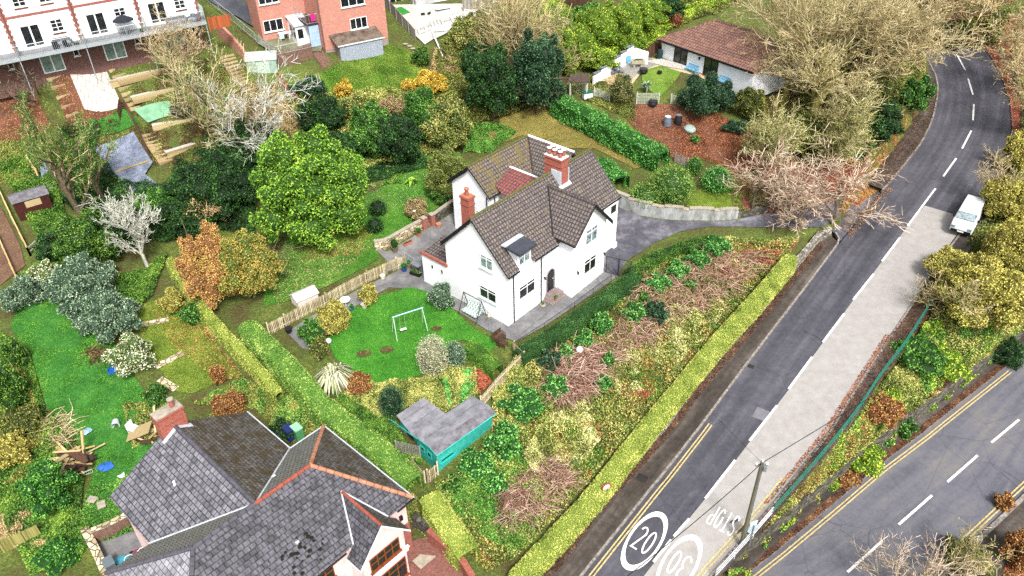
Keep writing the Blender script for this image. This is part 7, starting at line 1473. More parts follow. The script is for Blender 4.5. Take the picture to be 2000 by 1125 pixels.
def flight(q0, q1, n, w_, l, mat=None):
    a, b = G(*q0), G(*q1); d = b-a; az = math.atan2(d.y, d.x); L = math.hypot(d.x, d.y); t = thing('garden_steps', l, 'steps', a, az); m_ = MB()
    for i in range(n): x = L*i/n; z = T(a.x+d.x*i/n, a.y+d.y*i/n)-a.z+.12; m_.box(x, x+.16, -w_/2, w_/2, z-.25, z+.08); m_.box(x+.16, x+L/n, -w_/2, w_/2, z-.25, z)
    m_.build('treads', mat or M_SLEEP, t)
flight((268,212),(225,158),11,1.4,'timber sleeper steps on the left side of the terraced garden'); flight((325,318),(285,258),9,1.3,'lower timber sleeper steps beside the blue ground sheet')
flight((490,185),(440,105),13,1.6,'long buff steps descending left of the pale green shed'); flight((160,258),(118,205),9,1.3,'sleeper steps beside the green slide in the left terrace garden'); flight((548,262),(500,215),7,1.8,'overgrown buff steps below the rusty fence')
postrail(wp([(205,142),(240,200),(262,240),(295,312)], G), 1.1, 'dark slatted fence dividing the two terraced gardens', M_TIMD, (.2, .5, .8, 1.0), 'garden_fence')
postrail(wp([(335,120),(375,165),(400,230)], G), 1.1, 'weathered fence on the right of the slab paths', M_TIMG, (.2, .5, .8, 1.0), 'garden_fence')
t = put('round_table', 'round black covered table on the putting green terrace', 'table', (355,222)); MB().lathe([(1.02, 0), (1.05, .62), (.95, .74), (.2, .82)], (0, 0, 0), 20).build('cover', flat('mat_black_cover', '23242a', .6, .3), t)
for i in range(5): MB().box(-.04, .04, .98, 1.02, -.02, .1, Mx(0, 0, 0, i*1.25)).build('foot', M_GREYP, t)
t = put('ground_sheet', 'large crumpled blue-grey ground sheet below the slab paths', 'tarpaulin', (245,320)); t.location = (0, 0, 0)
k = NM('mat_blue_sheet', .55); k.bump(k.noise(2.5, 5, None, .7, 1.0), .8, .25); M_SHEET = k.out(k.ramp(k.noise(1.2, 5), [(.35, '5d6576'), (.6, '858da0')]))


for nm, l, pl_, c_ in (('ground_sheet', 'large crumpled blue-grey ground sheet below the slab paths', [(186,292),(262,262),(300,322),(285,345),(240,362),(205,340),(196,320)], (245,320)), ('ground_sheet', 'narrow blue-grey ground sheet strip behind the brown shed', [(78,318),(100,322),(112,345),(104,375),(85,360)], (92,345)), ('ground_sheet', 'lower blue-grey ground sheet beside the bare pale tree', [(225,345),(285,345),(318,372),(260,378),(235,362)], (265,360))):
    if c_ != (245,320): t = put(nm, l, 'tarpaulin', c_); t.location = (0, 0, 0)
    o = sheet('sheet', pl_, M_SHEET, .3, step=.6); del o['kind']; o.parent = t
m_ = MB(); a, b = G(228,343), G(290,322); m_.slab([(a.x, a.y, a.z+.5), (b.x, b.y, b.z+.5), (b.x+.1, b.y+.2, b.z+.5), (a.x+.1, a.y+.2, a.z+.5)], .15); tag(m_.build('plank', M_SLEEP), 'pale timber plank lying across the blue ground sheets', 'plank')
# balcony furniture
def chair(P, rz, mat, label, cat='chair', w_=.55, back=.85, seat=.42, group=None, name='chair', arms=False):
    t = thing(name, label, cat, P, rz, group); MB().box(-w_/2, w_/2, -.25, .25, seat-.05, seat).build('seat', mat, t); MB().box(-w_/2, w_/2, .22, .27, seat+.004, back).build('backrest', mat, t)
    for x in (-w_/2+.03, w_/2-.03):
        for y in (-.22, .22): MB().box(x-.02, x+.02, y-.02, y+.02, 0, seat-.053).build('leg', mat, t)
    if arms:
        for x in (-w_/2, w_/2): MB().box(x-.03, x+.03, -.25, .219, seat+.15, seat+.2).build('armrest', mat, t)
    return t
M_RATT = flat('mat_grey_rattan', '5f6064', .8, .3); M_CUSH = flat('mat_grey_cushion', '85878c', .9, .1)
def sofa(P, rz, w_, label):
    t = thing('garden_sofa', label, 'sofa', P, rz); MB().box(-w_/2, w_/2, -.4, .4, 0, .38).build('base', M_RATT, t); MB().box(-w_/2+.1, w_/2-.1, -.4, .25, .383, .5).build('seat_cushion', M_CUSH, t); MB().box(-w_/2, w_/2, .28, .42, .383, .85).build('backrest', M_RATT, t)
    for s_ in (-1, 1): MB().box(s_*w_/2-.07, s_*w_/2+.07, -.4, .275, .383, .62).build('armrest', M_RATT, t)
sofa(tw(14.0, -.6, 2.32), R(34.5), 1.9, 'grey rattan sofa on the right end of the terrace balcony'); sofa(tw(15.6, -1.1, 2.32), R(-20), 1.2, 'small grey rattan armchair beside the balcony sofa'); sofa(tw(3.0, -.5, 2.32), R(34.5), 1.6, 'pale grey bench sofa under the left balcony window')
for i, (x, y) in enumerate(((2.3, -1.5), (3.3, -1.6), (4.1, -1.3))): chair(tw(x, y, 2.32), R(34.5+40*i), M_BLACK, 'small dark balcony chair in front of the pale bench sofa', group='dark balcony chairs')
t = thing('parasol', 'closed dark blue parasol over the middle balcony table', 'parasol', tw(8.9, -1.0, 2.32)); MB().tube((0, 0, 0), (0, 0, 2.0), .025).build('pole', M_METAL, t); MB().lathe([(1.05, 1.55), (.75, 1.75), (.05, 2.1)], (0, 0, 0), 8).build('canopy', flat('mat_navy', '23262f', .9), t)
t = thing('patio_table', 'small table under the dark parasol on the middle balcony', 'table', tw(8.7, -1.2, 2.32)); MB().box(-.5, .5, -.35, .35, .66, .7).build('top', M_GREYP, t); MB().tube((0, 0, 0), (0, 0, .655), .04).build('leg', M_GREYP, t)
for x, l in ((10.2, 'potted plant right of the parasol on the balcony'), (16.0, 'red flowering pot at the balcony end')):
    t = thing('flower_pot', l, 'flower pot', tw(x, -1.6, 2.32)); MB().lathe([(.12, 0), (.18, .3), (.2, .32)], (0, 0, 0), 10).build('pot', M_TERRA, t); foliage(t, [(0, 0, .45, .22, .22, .2)], 'laurel' if x < 12 else 'redleaf', .09, 120, 'plant')
# white parasol, slide, sheds at the left
P = G(58,262); t = thing('parasol', 'closed white parasol leaning over the left terrace garden', 'parasol', P, 0); a = un(58, 250, P.z+.1)-P; b = un(0, 178, P.z+2.6)-P; c_ = a.lerp(b, .33); MB().tube(a, c_, .04).build('pole', M_PICK, t); m_ = MB(); m_.tube(c_, a.lerp(b, .6), .16, .28, 8); m_.tube(a.lerp(b, .6), b, .28, .1, 8); m_.build('canopy', M_WHITEP, t); MB().lathe([(.3, 0), (.3, .08), (.06, .12)], a-Vector((0, 0, .12)), 12).build('base', M_BLACK, t)
P = G(168,240); t = thing('childs_slide', 'small green plastic slide behind the ivy-clad tree', 'slide', P, R(120)); m_ = MB(); m_.slab([(0, 0, 0.05), (0, .5, 0.05), (1.9, .5, 1.0), (1.9, 0, 1.0)], .05); m_.box(0, 2, -.05, -.003, .0, .2); m_.build('chute', flat('mat_green_plastic', '2f9a78', .5), t); m_ = MB(); m_.tube((1.9, .05, 0), (1.9, .05, 1.2), .04); m_.tube((1.9, .45, 0), (1.9, .45, 1.2), .04); m_.build('ladder', M_GREYP, t)
def boxshed(label, a, b, z, w_, h_, mat, rmat, mono=True, name='garden_shed', win=None, dz=-.2, rise=.35):
    A, az, L = pxframe(a, b, z); t = thing(name, label, 'shed', (A.x, A.y, z-h_), az); MB().box(0, L, 0, w_, dz, h_-.02).build('wall', mat, t); m_ = MB()
    if mono: m_.slab([(-.12, -.12, h_+.0), (L+.12, -.12, h_+.0), (L+.12, w_+.1, h_+rise), (-.12, w_+.1, h_+rise)], .05)
    else: m_.slab([(-.12, -.1, h_), (L+.12, -.1, h_), (L+.12, w_/2, h_+rise), (-.12, w_/2, h_+rise)], .05); m_.slab([(-.12, w_/2, h_+rise), (L+.12, w_/2, h_+rise), (L+.12, w_+.1, h_), (-.12, w_+.1, h_)], .05); g_ = MB(); g_.add([(0, 0, h_-.02), (0, w_, h_-.02), (0, w_/2, h_+rise-.06)], [(0, 1, 2)]); g_.build('gable', mat, t)
    m_.build('roof', rmat, t); return t, L
zb = G(40,425).z
t, L = boxshed('dark red-brown garden shed with a pale board window by the rail fence', (25,398), (93,378), zb+1.75, 2.0, 1.75, flat('mat_redbrown_boards', '3e1a14', .85, .3), M_FELTD, False); MB().box(L*.3, L*.75, -.05, -.003, 1.0, 1.6).build('board', M_SLEEP, t)
zb = G(510,165).z
t, L = boxshed('pale green shed with a light rounded roof below the brick wall', (480,120), (538,116), zb+2.1, 2.4, 2.0, flat('mat_pale_green', '8fa596', .8, .2), flat('mat_pale_roof', 'a9b2ae', .7, .2), False, rise=.6); MB().box(L*.35, L*.75, -.04, -.003, 0, 1.8).build('door', flat('mat_paler_green', 'a7bcae', .8, .1), t)
# pink brick yard walls, ramp
wall_along('garden_wall', wp([(425,70),(455,95),(478,118)], G), 1.3, .3, M_BRICK_P, 'pink brick wall running down beside the terrace end', 'wall', hs=lambda t: 1.8-.6*t)
wall_along('garden_wall', wp([(530,128),(570,128),(612,112)], G), 1.6, .3, M_BRICK_W, 'old red and grey brick retaining wall above the top lawn', 'wall', jit=.04, hs=lambda t: 1.5)
flight((640,128),(618,102),7,1.3,'brick steps with metal handrails left of the corrugated lean-to', M_BRICK_W)
rt2 = thing('yard_railing', 'metal railing along the mossy yard above the brick wall', 'railing', G(535,108)); m_ = MB(); rails(m_, [un(500,82,G(505,90).z+.4), un(540,108,G(540,112).z+1.4), un(612,92,G(612,112).z+1.5)], .9, .3, .012); o = m_.build('bars', M_METAL, rt2); o.location = -rt2.location
rt2 = thing('drive_railing', 'metal railing descending along the dark drive beside the terrace', 'railing', G(430,30)); m_ = MB(); rails(m_, [un(402,0,G(405,5).z+.4), un(455,42,G(455,45).z+.4), un(500,80,G(500,85).z+.4)], .9, .3, .012); o = m_.build('bars', M_METAL, rt2); o.location = -rt2.location
t = put('garden_table', 'white plastic garden table with a pale blue towel in the mossy yard', 'table', (557,82), R(30), dz=.3); MB().box(-.6, .6, -.4, .4, .7, .74).build('top', M_WHITEP, t); MB().box(-.62, -.1, -.43, -.405, .25, .745).build('towel', flat('mat_pale_blue', 'a6cfdc', .9), t)
for x in (-.5, .5):
    for y in (-.3, .3): MB().box(x-.03, x+.03, y-.03, y+.03, 0, .697).build('leg', M_WHITEP, t)
chair(put('x', 'x', 'x', (572,78), 0, dz=.3).location.copy(), R(200), M_WHITEP, 'white plastic chair beside the white garden table', name='garden_chair'); bpy.data.objects.remove(bpy.data.objects['x'])
t = put('barbecue', 'round red and black kettle barbecue against the brick wall', 'barbecue', (537,55), dz=.3); MB().lathe([(.05, .5), (.3, .65), (.33, .8)], (0, 0, 0), 14).build('bowl', M_BLACK, t); MB().lathe([(.33, .803), (.25, .95), (.03, 1.0)], (0, 0, 0), 14).build('lid', flat('mat_red_lid', '9c1a20', .4), t)
for i in range(3): MB().tube((.1*math.cos(i*2.1), .1*math.sin(i*2.1), .55), (.3*math.cos(i*2.1), .3*math.sin(i*2.1), 0), .02).build('leg', M_GREYP, t)
for i, (q, l) in enumerate((((512,55), 'grey stone urn left of the red barbecue'), ((553,58), 'pale sack of garden waste right of the red barbecue'))):
    t = put('stone_urn' if not i else 'waste_sack', l, 'urn' if not i else 'sack', q, dz=.3); MB().lathe([(.2, 0), (.12, .2), (.3, .6), (.25, .8)] if not i else [(.3, 0), (.36, .25), (.28, .45), (.08, .55)], (0, 0, 0), 12).build('body', M_GREYP if not i else M_WHITEP, t)
# top patio: hot tub, frames
P = un(861, 22, 8.5); t = thing('hot_tub', 'square dark hot tub with a white cover beside the grey rendered house', 'hot tub', (P.x, P.y, 8.25), R(25)); m_ = MB(); m_.box(-1.05, 1.05, -1.05, 1.05, 0, .75); b = m_.build('shell', flat('mat_tub', '3c3a3d', .6), t); bv = b.modifiers.new('b', 'BEVEL'); bv.width = .25; bv.segments = 4; m_ = MB(); m_.box(-.95, .95, -.95, .95, .755, .86); b = m_.build('cover', M_WHITEP, t); bv = b.modifiers.new('b', 'BEVEL'); bv.width = .05; bv.segments = 2
for i, q in enumerate(((828,40), (842,38))): chair(un(q[0], q[1], 8.2), R(20+30*i), M_BLACK, 'black folding chair in front of the hot tub', group='black chairs by the hot tub', w_=.5)
t = thing('bucket', 'bright blue bucket on the pale patio by the grey fence', 'bucket', un(811, 48, 8.05)); MB().lathe([(.16, 0), (.2, .34), (.22, .36)], (0, 0, 0), 12).build('body', flat('mat_blue_plastic', '1c4fa0', .4), t)
def leanframe(a, b, z0, z1_, nx_, nz_, label, group=None, lean=.25):
    A, az, L = pxframe(a, b, z0); t = thing('white_frame', label, 'window frame', (A.x, A.y, z0), az, group); H_ = z1_-z0; m_ = MB()
    for i in range(nx_+1): x = L*i/nx_; m_.tube((x, 0, 0), (x, lean*H_, H_), .06, .06, 4)
    for j in range(nz_+1): z = H_*j/nz_; m_.tube((0, lean*z, z), (L, lean*z, z), .06, .06, 4)
    m_.build('frame', M_WHITEP, t)
leanframe((823,80), (850,70), 7.2, 9.0, 2, 2, 'white timber window frame leaning at the left of the frame stack'); leanframe((848,68), (868,62), 7.3, 9.3, 3, 1, 'narrow white frames stacked upright in the middle of the pile'); leanframe((868,62), (905,52), 7.4, 9.6, 2, 3, 'largest white glazed frame leaning in the stack'); leanframe((905,55), (922,58), 7.4, 9.5, 1, 3, 'right-hand white frame standing apart from the stack')
for a, b, l in (((845,70), (865,118), 'long white beam lying down the slope below the frames'), ((892,62), (912,92), 'shorter white beam to the right of the long one'), ((843,68), (878,66), 'white beam laid across the top of the slope'), ((850,82), (878,68), 'diagonal white beam forming a triangle below the frames')):
    A, B = G(*a), G(*b); A.z += .5; B.z += .5; m_ = MB(); m_.tube((0, 0, 0), B-A, .09, .09, 4); o = m_.build('white_beam', M_WHITEP); o.location = A; tag(o, l, 'beam')
P = un(966, 12, 9.2); t = thing('trampoline', 'white trampoline ring in front of the pale fence', 'trampoline', P); m_ = MB(); Q = [(1.7*math.cos(i*math.pi/12), 1.7*math.sin(i*math.pi/12), 0) for i in range(25)]; m_.path(Q, .05, 6); m_.build('ring', M_WHITEP, t)
for i in range(4): MB().tube((1.7*math.cos(i*1.57), 1.7*math.sin(i*1.57), 0), (1.7*math.cos(i*1.57), 1.7*math.sin(i*1.57), -1.2), .04).build('leg', M_METAL, t)
for i, q in enumerate([(792,88), (800,92), (806,97), (811,104), (814,112), (812,120)]):
    P = G(*q); m_ = MB(); m_.lathe([(.26, 0), (.24, .08), (.02, .085)], (0, 0, 0), 7, 1.3, .8); o = m_.build('stepping_stone', M_COPE); o.location = P+Vector((0, 0, .12)); tag(o, 'small pale stepping stone in the row crossing the top lawn', 'stepping stone', 'stepping stones on the top lawn')
# ------------------------------------------------------------------ bungalow garden
wall_along('garden_wall', wp([(1160,168),(1200,143),(1236,120)], G), 1.3, .25, M_RENDER, 'white rendered garden wall in front of the bamboo', 'wall', hs=lambda t: 1.0+.8*t, cope='step', cm=M_GREYP, n=7)
wall_along('garden_wall', wp([(1236,120),(1262,128)], G), 1.5, .25, M_RENDER, 'short white wall return behind the stone trough', 'wall')
M_BLUEP = flat('mat_blue_bench', '5fa3c4', .6, .1)
def bench(P, rz, label, mat, w_=1.5, name='garden_bench'):
    t = thing(name, label, 'bench', P, rz); m_ = MB()
    for i in range(4): m_.box(-w_/2, w_/2, -.25+.125*i, -.15+.125*i, .42, .46)
    m_.build('seat', mat, t); m_ = MB(); m_.box(-w_/2, w_/2, .25, .29, .8, .9); m_.box(-w_/2, w_/2, .25, .29, .5, .56)
    for i in range(11): x = -w_/2+.05+i*(w_-.1)/10; m_.box(x-.025, x+.025, .255, .285, .565, .795+.0)
    m_.build('backrest', mat, t)
    for x in (-w_/2+.04, w_/2-.04):
        for y in (-.22, .24): MB().box(x-.035, x+.035, y-.035, y+.035, 0, .415).build('leg', mat, t)
        MB().box(x-.04, x+.04, -.27, .245, .62, .67).build('armrest', mat, t)
    return t
bench(gw(4.7, -.45, -.05), AZ5, 'pale blue wooden bench against the bungalow between the glass doors', M_BLUEP); bench(gw(9.2, -.6, -.05), AZ5, 'second pale blue bench further right along the bungalow wall', M_BLUEP)
chair(G(1225,128)+Vector((0, 0, .1)), R(200), M_BLUEP, 'blue folding chair beside the stone trough', back=1.1, name='folding_chair'); 
t = put('water_butt', 'dark green water butt on a stand at the left bungalow corner', 'water butt', gw(-.1, -.4, -.1), 0); MB().lathe([(.28, .3), (.33, .7), (.3, 1.2), (.28, 1.25), (.05, 1.3)], (0, 0, 0), 14).build('barrel', flat('mat_dark_green_plastic', '1f3538', .5), t); MB().box(-.25, .25, -.25, .25, 0, .295).build('stand', M_GREYP, t)
t = put('stone_trough', 'stone trough planter on feet by the white garden wall', 'planter', (1245,132)); m_ = MB(); m_.box(-.7, .7, -.35, .35, .45, .8); m_.build('trough', M_COPE, t); MB().box(-.5, -.3, -.25, .25, 0, .447).build('foot', M_COPE, t); MB().box(.3, .5, -.25, .25, 0, .447).build('foot', M_COPE, t); foliage(t, [(0, 0, .82, .6, .28, .12)], 'bramble', .09, 160, 'plants')
for q, l, c_, s_ in (((1172,147), 'deep blue glazed pot on the gravel below the white wall', '1c2470', .3), ((1256,145), 'low dark bowl planter beside the trough', '1c1a1c', .5), ((1288,146), 'small black pot at the corner of the bungalow lawn', '1c1a1c', .28), ((1275,208), 'black cauldron pot in front of the wide trellis', '26252a', .5)):
    t = put('garden_pot', l, 'pot', q); MB().lathe([(s_*.7, 0), (s_, s_*.6), (s_*.85, s_*1.1), (s_*.95, s_*1.2)], (0, 0, 0), 14).build('pot', flat('mat_pot_'+c_, c_, .35), t)
for q, l, c_ in (((1303,246), 'grey compost bin left of the black one', '5d6470'), ((1324,243), 'black compost bin right of the grey one', '1d1c20')):
    t = put('compost_bin', l, 'compost bin', q); MB().lathe([(.42, 0), (.4, .5), (.3, .95)], (0, 0, 0), 16).build('body', flat('mat_bin_'+c_, c_, .5, .2), t); MB().lathe([(.3, .953), (.32, 1.0), (.1, 1.06)], (0, 0, 0), 16).build('lid', flat('mat_binlid_'+c_, 'c4c8cc' if c_[0] == '5' else '6d6a6c', .5), t)
t = put('garden_sack', 'torn white and green sack spilling stones beside the compost bins', 'sack', (1347,255)); m_ = MB(); m_.lathe([(.55, 0), (.6, .2), (.42, .35), (.1, .42)], (0, 0, 0), 11, 1.0, 1.5); m_.build('sack', flat('mat_sack', '8fa39c', .8, .4, 0, 5), t)
t = put('arbour', 'lattice garden arbour with a dark roof at the end of the laurel hedge', 'arbour', (1130,190), R(-10), dz=0); 
for x in (-.9, .9):
    for y in (-.5, .5): MB().box(x-.05, x+.05, y-.05, y+.05, 0, 2.0).build('post', M_TREL, t)
m_ = MB()
for i in range(10): x = -.85+.18*i; m_.tube((x, .5, .3), (min(.85, x+.9), .5, 1.9), .012, .012, 4); m_.tube((x, .5, 1.9), (min(.85, x+.9), .5, .3), .012, .012, 4)
m_.build('lattice', M_TREL, t); MB().slab([(-1.1, -.75, 2.02), (1.1, -.75, 2.02), (1.0, .7, 2.35), (-1.0, .7, 2.35)], .08).build('roof', flat('mat_arbour_roof', '4a3d3a', .9, .3), t)
t = put('storage_chest', 'white storage chest with a dark green lid beside the arbour', 'chest', (1147,192), R(20)); MB().box(-.5, .5, -.3, .3, 0, .6).build('box', M_WHITEP, t); MB().box(-.54, .54, -.34, .34, .604, .68).build('lid', flat('mat_green_lid', '1f5a4a', .6), t)
t = put('bistro_table', 'dark metal bistro table on the gravel in front of the white wall', 'table', (1205,145), R(20)); MB().box(-.5, .5, -.35, .35, .7, .73).build('top', M_GREYP, t)
for x in (-.45, .45):
    for y in (-.3, .3): MB().tube((x, y, 0), (x*.9, y*.9, .7), .015).build('leg', M_BLACK, t)
for i, (q, l) in enumerate((((1198,148), 'dark wire chair at the left of the bistro table'), ((1214,146), 'dark wire chair at the right of the bistro table'))): chair(G(*q)+Vector((0, 0, .08)), R(-60+150*i), M_GREYP, l, w_=.42)
def spiky(label, q, h_, r_, n, pal, name, w_=.05, droop=.35, fn=G):
    P = fn(*q); t = thing(name, label, 'plant', P); V = []; 
    for i in range(n):
        a = rng.uniform(0, 2*np.pi); e = rng.uniform(.3, 1.); d = np.array([math.cos(a), math.sin(a), 0]); s_ = np.array([-d[1], d[0], 0])*w_; p = np.zeros(3); L = h_*rng.uniform(.7, 1.1)
        q0 = p+d*.05; q1 = p+d*r_*e*.55+np.array([0, 0, L*.8]); q2 = p+d*r_*e*1.1+np.array([0, 0, L*(1-droop*e*1.3)])
        V += [q0-s_, q0+s_, q1+s_, q1-s_, q1-s_, q1+s_, q2+s_*.2, q2-s_*.2]
    npmesh('leaves', np.array(V), len(V)//4, LM(pal), rng.random(len(V)//4), parent=t)
spiky('large spiky yellow-green grass clump at the edge of the swing lawn', (655,748), 1.5, 1.7, 420, 'pale', 'grass_clump', .05, .6); spiky('grey spiky plant behind the wide trellis', (1262,182), 1.3, .7, 90, 'silver', 'spiky_plant', .05, .15); spiky('leafy spiky plant beside the narrow hedge top', (385,628), .9, .8, 120, 'green', 'spiky_plant', .05, .5)
spiky('big pale-leaved plant on the left lawn border', (805,358), .6, .9, 60, 'lime', 'leafy_plant', .12, .6)
# ------------------------------------------------------------------ swing lawn, patios
t = thing('swing_set', 'childs metal swing frame with one white seat on the bright lawn', 'swing', G(776,668)); o_ = t.location.copy(); m_ = MB()
f1, f2 = G(776,668)-o_, G(836,648)-o_; u = (f2-f1).normalized(); n_ = Vector((-u.y, u.x, 0)); top1 = f1+u*.1+n_*.6+Vector((0, 0, 1.95)); top2 = f2-u*.1+n_*.6+Vector((0, 0, 1.95)); b1, b2 = f1+n_*1.2, f2+n_*1.2
M_SWG = flat('mat_swing_green', '9fb8a0', .5, .1)
MB().tube(top1-u*.1, top2+u*.1, .045).build('top_bar', flat('mat_swing_bar', '9fc8d8', .4), t)
for a, b in ((f1, top1), (b1, top1), (f2, top2), (b2, top2)): MB().tube(a, b, .04).build('leg', M_SWG, t)
sc_ = (top1+top2)/2-u*.5; 
for d in (-.2, .2): MB().tube(sc_+u*d, sc_+u*d-Vector((0, 0, 1.4)), .012, .012, 4).build('chain', M_METAL, t)
MB().box(-.25, .25, -.1, .1, -.02, .02, Matrix.Translation(sc_-Vector((0, 0, 1.42))) @ Matrix.Rotation(math.atan2(u.y, u.x), 4, 'Z')).build('swing_seat', M_WHITEP, t)
t = thing('garden_swing', 'garden swing seat with grey checked cushions against the house gable', 'swing seat', hw(-.75, 3.05, .02), AZ)
k = NM('mat_check_cloth', .9); ck = k.n('TexChecker'); ck.inputs['Scale'].default_value = 7; ck.inputs['Color1'].default_value = lin('d8dfdc'); ck.inputs['Color2'].default_value = lin('6d8a80'); k.l(k.coord(), ck.inputs[0]); M_CHECK = k.out(ck.outputs[0])
for y in (-.95, .95):
    for x in (-.6, .6): MB().tube((x, y, 0), (.1, y, 1.75), .03).build('leg', M_BLACK, t)
MB().tube((.1, -1.0, 1.76), (.1, 1.0, 1.76), .03).build('top_bar', M_BLACK, t); MB().slab([(-.45, -.75, .45), (.15, -.75, .42), (.15, .75, .42), (-.45, .75, .45)], .1).build('seat', M_CHECK, t); MB().slab([(.17, -.75, .42), (.4, -.75, .95), (.4, .75, .95), (.17, .75, .42)], .1).build('backrest', M_CHECK, t)
for y in (-.78, .78): MB().tube((-.1, y, .45), (.1, y, 1.74), .01, .01, 4).build('hanger', M_BLACK, t)
t = thing('wire_arch', 'thin wire garden arch near the front corner of the house', 'arch', hw(-1.5, .9, 0), AZ+R(90)); 
for y in (0, .35): m_ = MB(); m_.path([(-.6, y, 0), (-.6, y, 1.5)]+[(-.6*math.cos(R(a)), y, 1.5+.6*math.sin(R(a))) for a in range(20, 180, 20)]+[(.6, y, 1.5), (.6, y, 0)], .014, 4); m_.build('hoop', M_GREYP, t)
t = thing('hanging_lantern', 'yellow hanging lantern beside the wire arch', 'lantern', hw(-.95, 1.2, 0)); MB().tube((0, 0, 0), (0, 0, 1.4), .012).build('stake', M_BLACK, t); MB().lathe([(.05, .85), (.13, 1.0), (.05, 1.15)], (.1, 0, 0), 10).build('shade', flat('mat_yellow_lantern', 'c9c07a', .6), t)
P = G(984,680); chair(P+Vector((0, 0, .08)), R(60), M_TIMD, 'dark wooden garden chair near the bent picket fence', arms=True, name='garden_chair'); bench(G(975,668)+Vector((0, 0, .08)), R(48), 'small dark wooden bench by the front corner path', M_TIMD, 1.0)
chair(G(760,535)+Vector((0, 0, .1)), R(40), M_TIMG, 'small grey chair holding a plant against the picket fence', name='garden_chair')
t = put('round_table', 'small round white table behind the yellow shrub', 'table', (676,598)); MB().lathe([(.42, .6), (.42, .64), (.02, .645)], (0, 0, 0), 18).build('top', M_WHITEP, t); MB().tube((0, 0, 0), (0, 0, .598), .04).build('leg', M_WHITEP, t)
def potp(q, label, c_, s_=.2, pal=None, h_=.25):
    t = put('plant_pot', label, 'pot', q); MB().lathe([(s_*.7, 0), (s_, s_*1.4), (s_*1.1, s_*1.5)], (0, 0, 0), 12).build('pot', flat('mat_pot'+c_+str(q[0]), c_, .6, .15), t)
    if pal: foliage(t, [(0, 0, s_*1.6+h_*.5, s_*1.3, s_*1.3, h_)], pal, .09, 130, 'plant')
    else: MB().lathe([(s_*.9, s_*1.42), (.01, s_*1.43)], (0, 0, 0), 12).build('soil', M_WOODD, t)
potp((688,607), 'small blue pot by the round white table', '2a4a7a', .17, 'laurel'); potp((748,545), 'cream pot standing against the picket fence', 'cfc6b4', .22); potp((790,530), 'blue glazed pot at the end of the picket fence', '1f3f7a', .26, 'laurel'); potp((800,522), 'terracotta pot beside the blue glazed pot', 'a9674c', .2, 'laurel')
potp((857,444), 'terracotta pot at the foot of the right brick pillar', 'b8775c', .24); potp((818,462), 'terracotta pot with a leafy plant against the stone wall', 'a9674c', .24, 'ivy', .35); potp((772,492), 'tall leafy plant in a pot at the wall corner', '6d5c4a', .3, 'ivy', .6); potp((565,650), 'black bowl pot on the lower terrace by the picket fence', '1f1f22', .28); potp((712,602), 'pale square pot under the yellow shrub', 'b3ab98', .25)
P = hw(3.65, -.45, .02); potp_ = thing('plant_pot', 'round stone pot by the downpipe left of the front steps', 'pot', P); MB().lathe([(.16, 0), (.24, .15), (.2, .28)], (0, 0, 0), 12).build('pot', M_COPE, potp_); foliage(potp_, [(0, 0, .3, .18, .18, .08)], 'moss', .07, 200, 'plant')
P = hw(4.75, -.9, .22); potp_ = thing('plant_pot', 'small potted plant standing on the front steps', 'pot', P); MB().lathe([(.09, 0), (.13, .2)], (0, 0, 0), 10).build('pot', M_TERRA, potp_); foliage(potp_, [(0, 0, .35, .16, .16, .18)], 'laurel', .08, 200, 'plant')
t = put('planter_trough', 'black trough of green plants beside the open wire gate', 'planter', (812,538), R(-30)); MB().box(-.5, .5, -.18, .18, 0, .25).build('trough', M_BLACK, t); foliage(t, [(0, 0, .35, .5, .18, .16)], 'ivy', .09, 160, 'plants')
t = put('planter_trough', 'terracotta trough against the stone garden wall', 'planter', (797,478), R(42)); MB().box(-.45, .45, -.13, .13, 0, .22).build('trough', M_TERRA, t); MB().box(-.4, .4, -.1, .1, .222, .23).build('soil', M_WOODD, t)
def ball(q, r_, label, name, mat=None, dz=0, fn=G):
    P = fn(*q); m_ = MB(); m_.lathe([(r_*math.sin(R(a)), r_-r_*math.cos(R(a))) for a in range(8, 180, 18)], (0, 0, 0), 12); o = m_.build(name, mat or M_WHITEP, smooth=True); o.location = P+Vector((0, 0, dz)); return tag(o, label, 'stone')
ball((643,672), .22, 'white ball stone beside the low green shrub', 'ball_stone', dz=.1); ball((1131,700), .26, 'white ball stone lying among the laurels on the bank', 'ball_stone', dz=.6); ball((811,433), .2, 'small white ball on the garden wall left of the brick pillars', 'ball_stone', dz=1.0)
t = put('play_house', 'low white plastic play house behind the picket fence', 'play house', (597,590), R(40)); MB().box(-.9, .9, -.6, .6, 0, .75).build('wall', flat('mat_cream_plastic', 'cfc4bc', .6, .1), t); m_ = MB(); m_.slab([(-1, -.7, .76), (1, -.7, .76), (1, 0, 1.15), (-1, 0, 1.15)], .05); m_.slab([(-1, 0, 1.15), (1, 0, 1.15), (1, .7, .76), (-1, .7, .76)], .05); m_.build('roof', flat('mat_cream_roof', 'd8cdc8', .6, .1), t)
t = thing('garden_stand', 'grey metal frame stand on the patio behind the gable corner', 'stand', hw(-1.0, 9.6-1.2, 0)) if False else thing('garden_stand', 'grey topped metal stand behind the lean-to roof', 'table', hw(.8, 10.6, 0), AZ); MB().box(-.7, .7, -.5, .5, .95, 1.0).build('top', M_GREYP, t)
for x in (-.65, .65):
    for y in (-.45, .45): MB().tube((x, y, 0), (x, y, .948), .02).build('leg', M_BLACK, t)
for i, (q, r_) in enumerate((((711,693), .45), ((756,685), .42), ((853,644), .35))): P = G(*q); sheet('bare_patch', [P+Vector((r_*1.3*math.cos(a), r_*math.sin(a)*random.uniform(.7, 1), 0)) for a in [j*.7 for j in range(9)]], M_DARKSOIL, .125, world=True, step=.4)
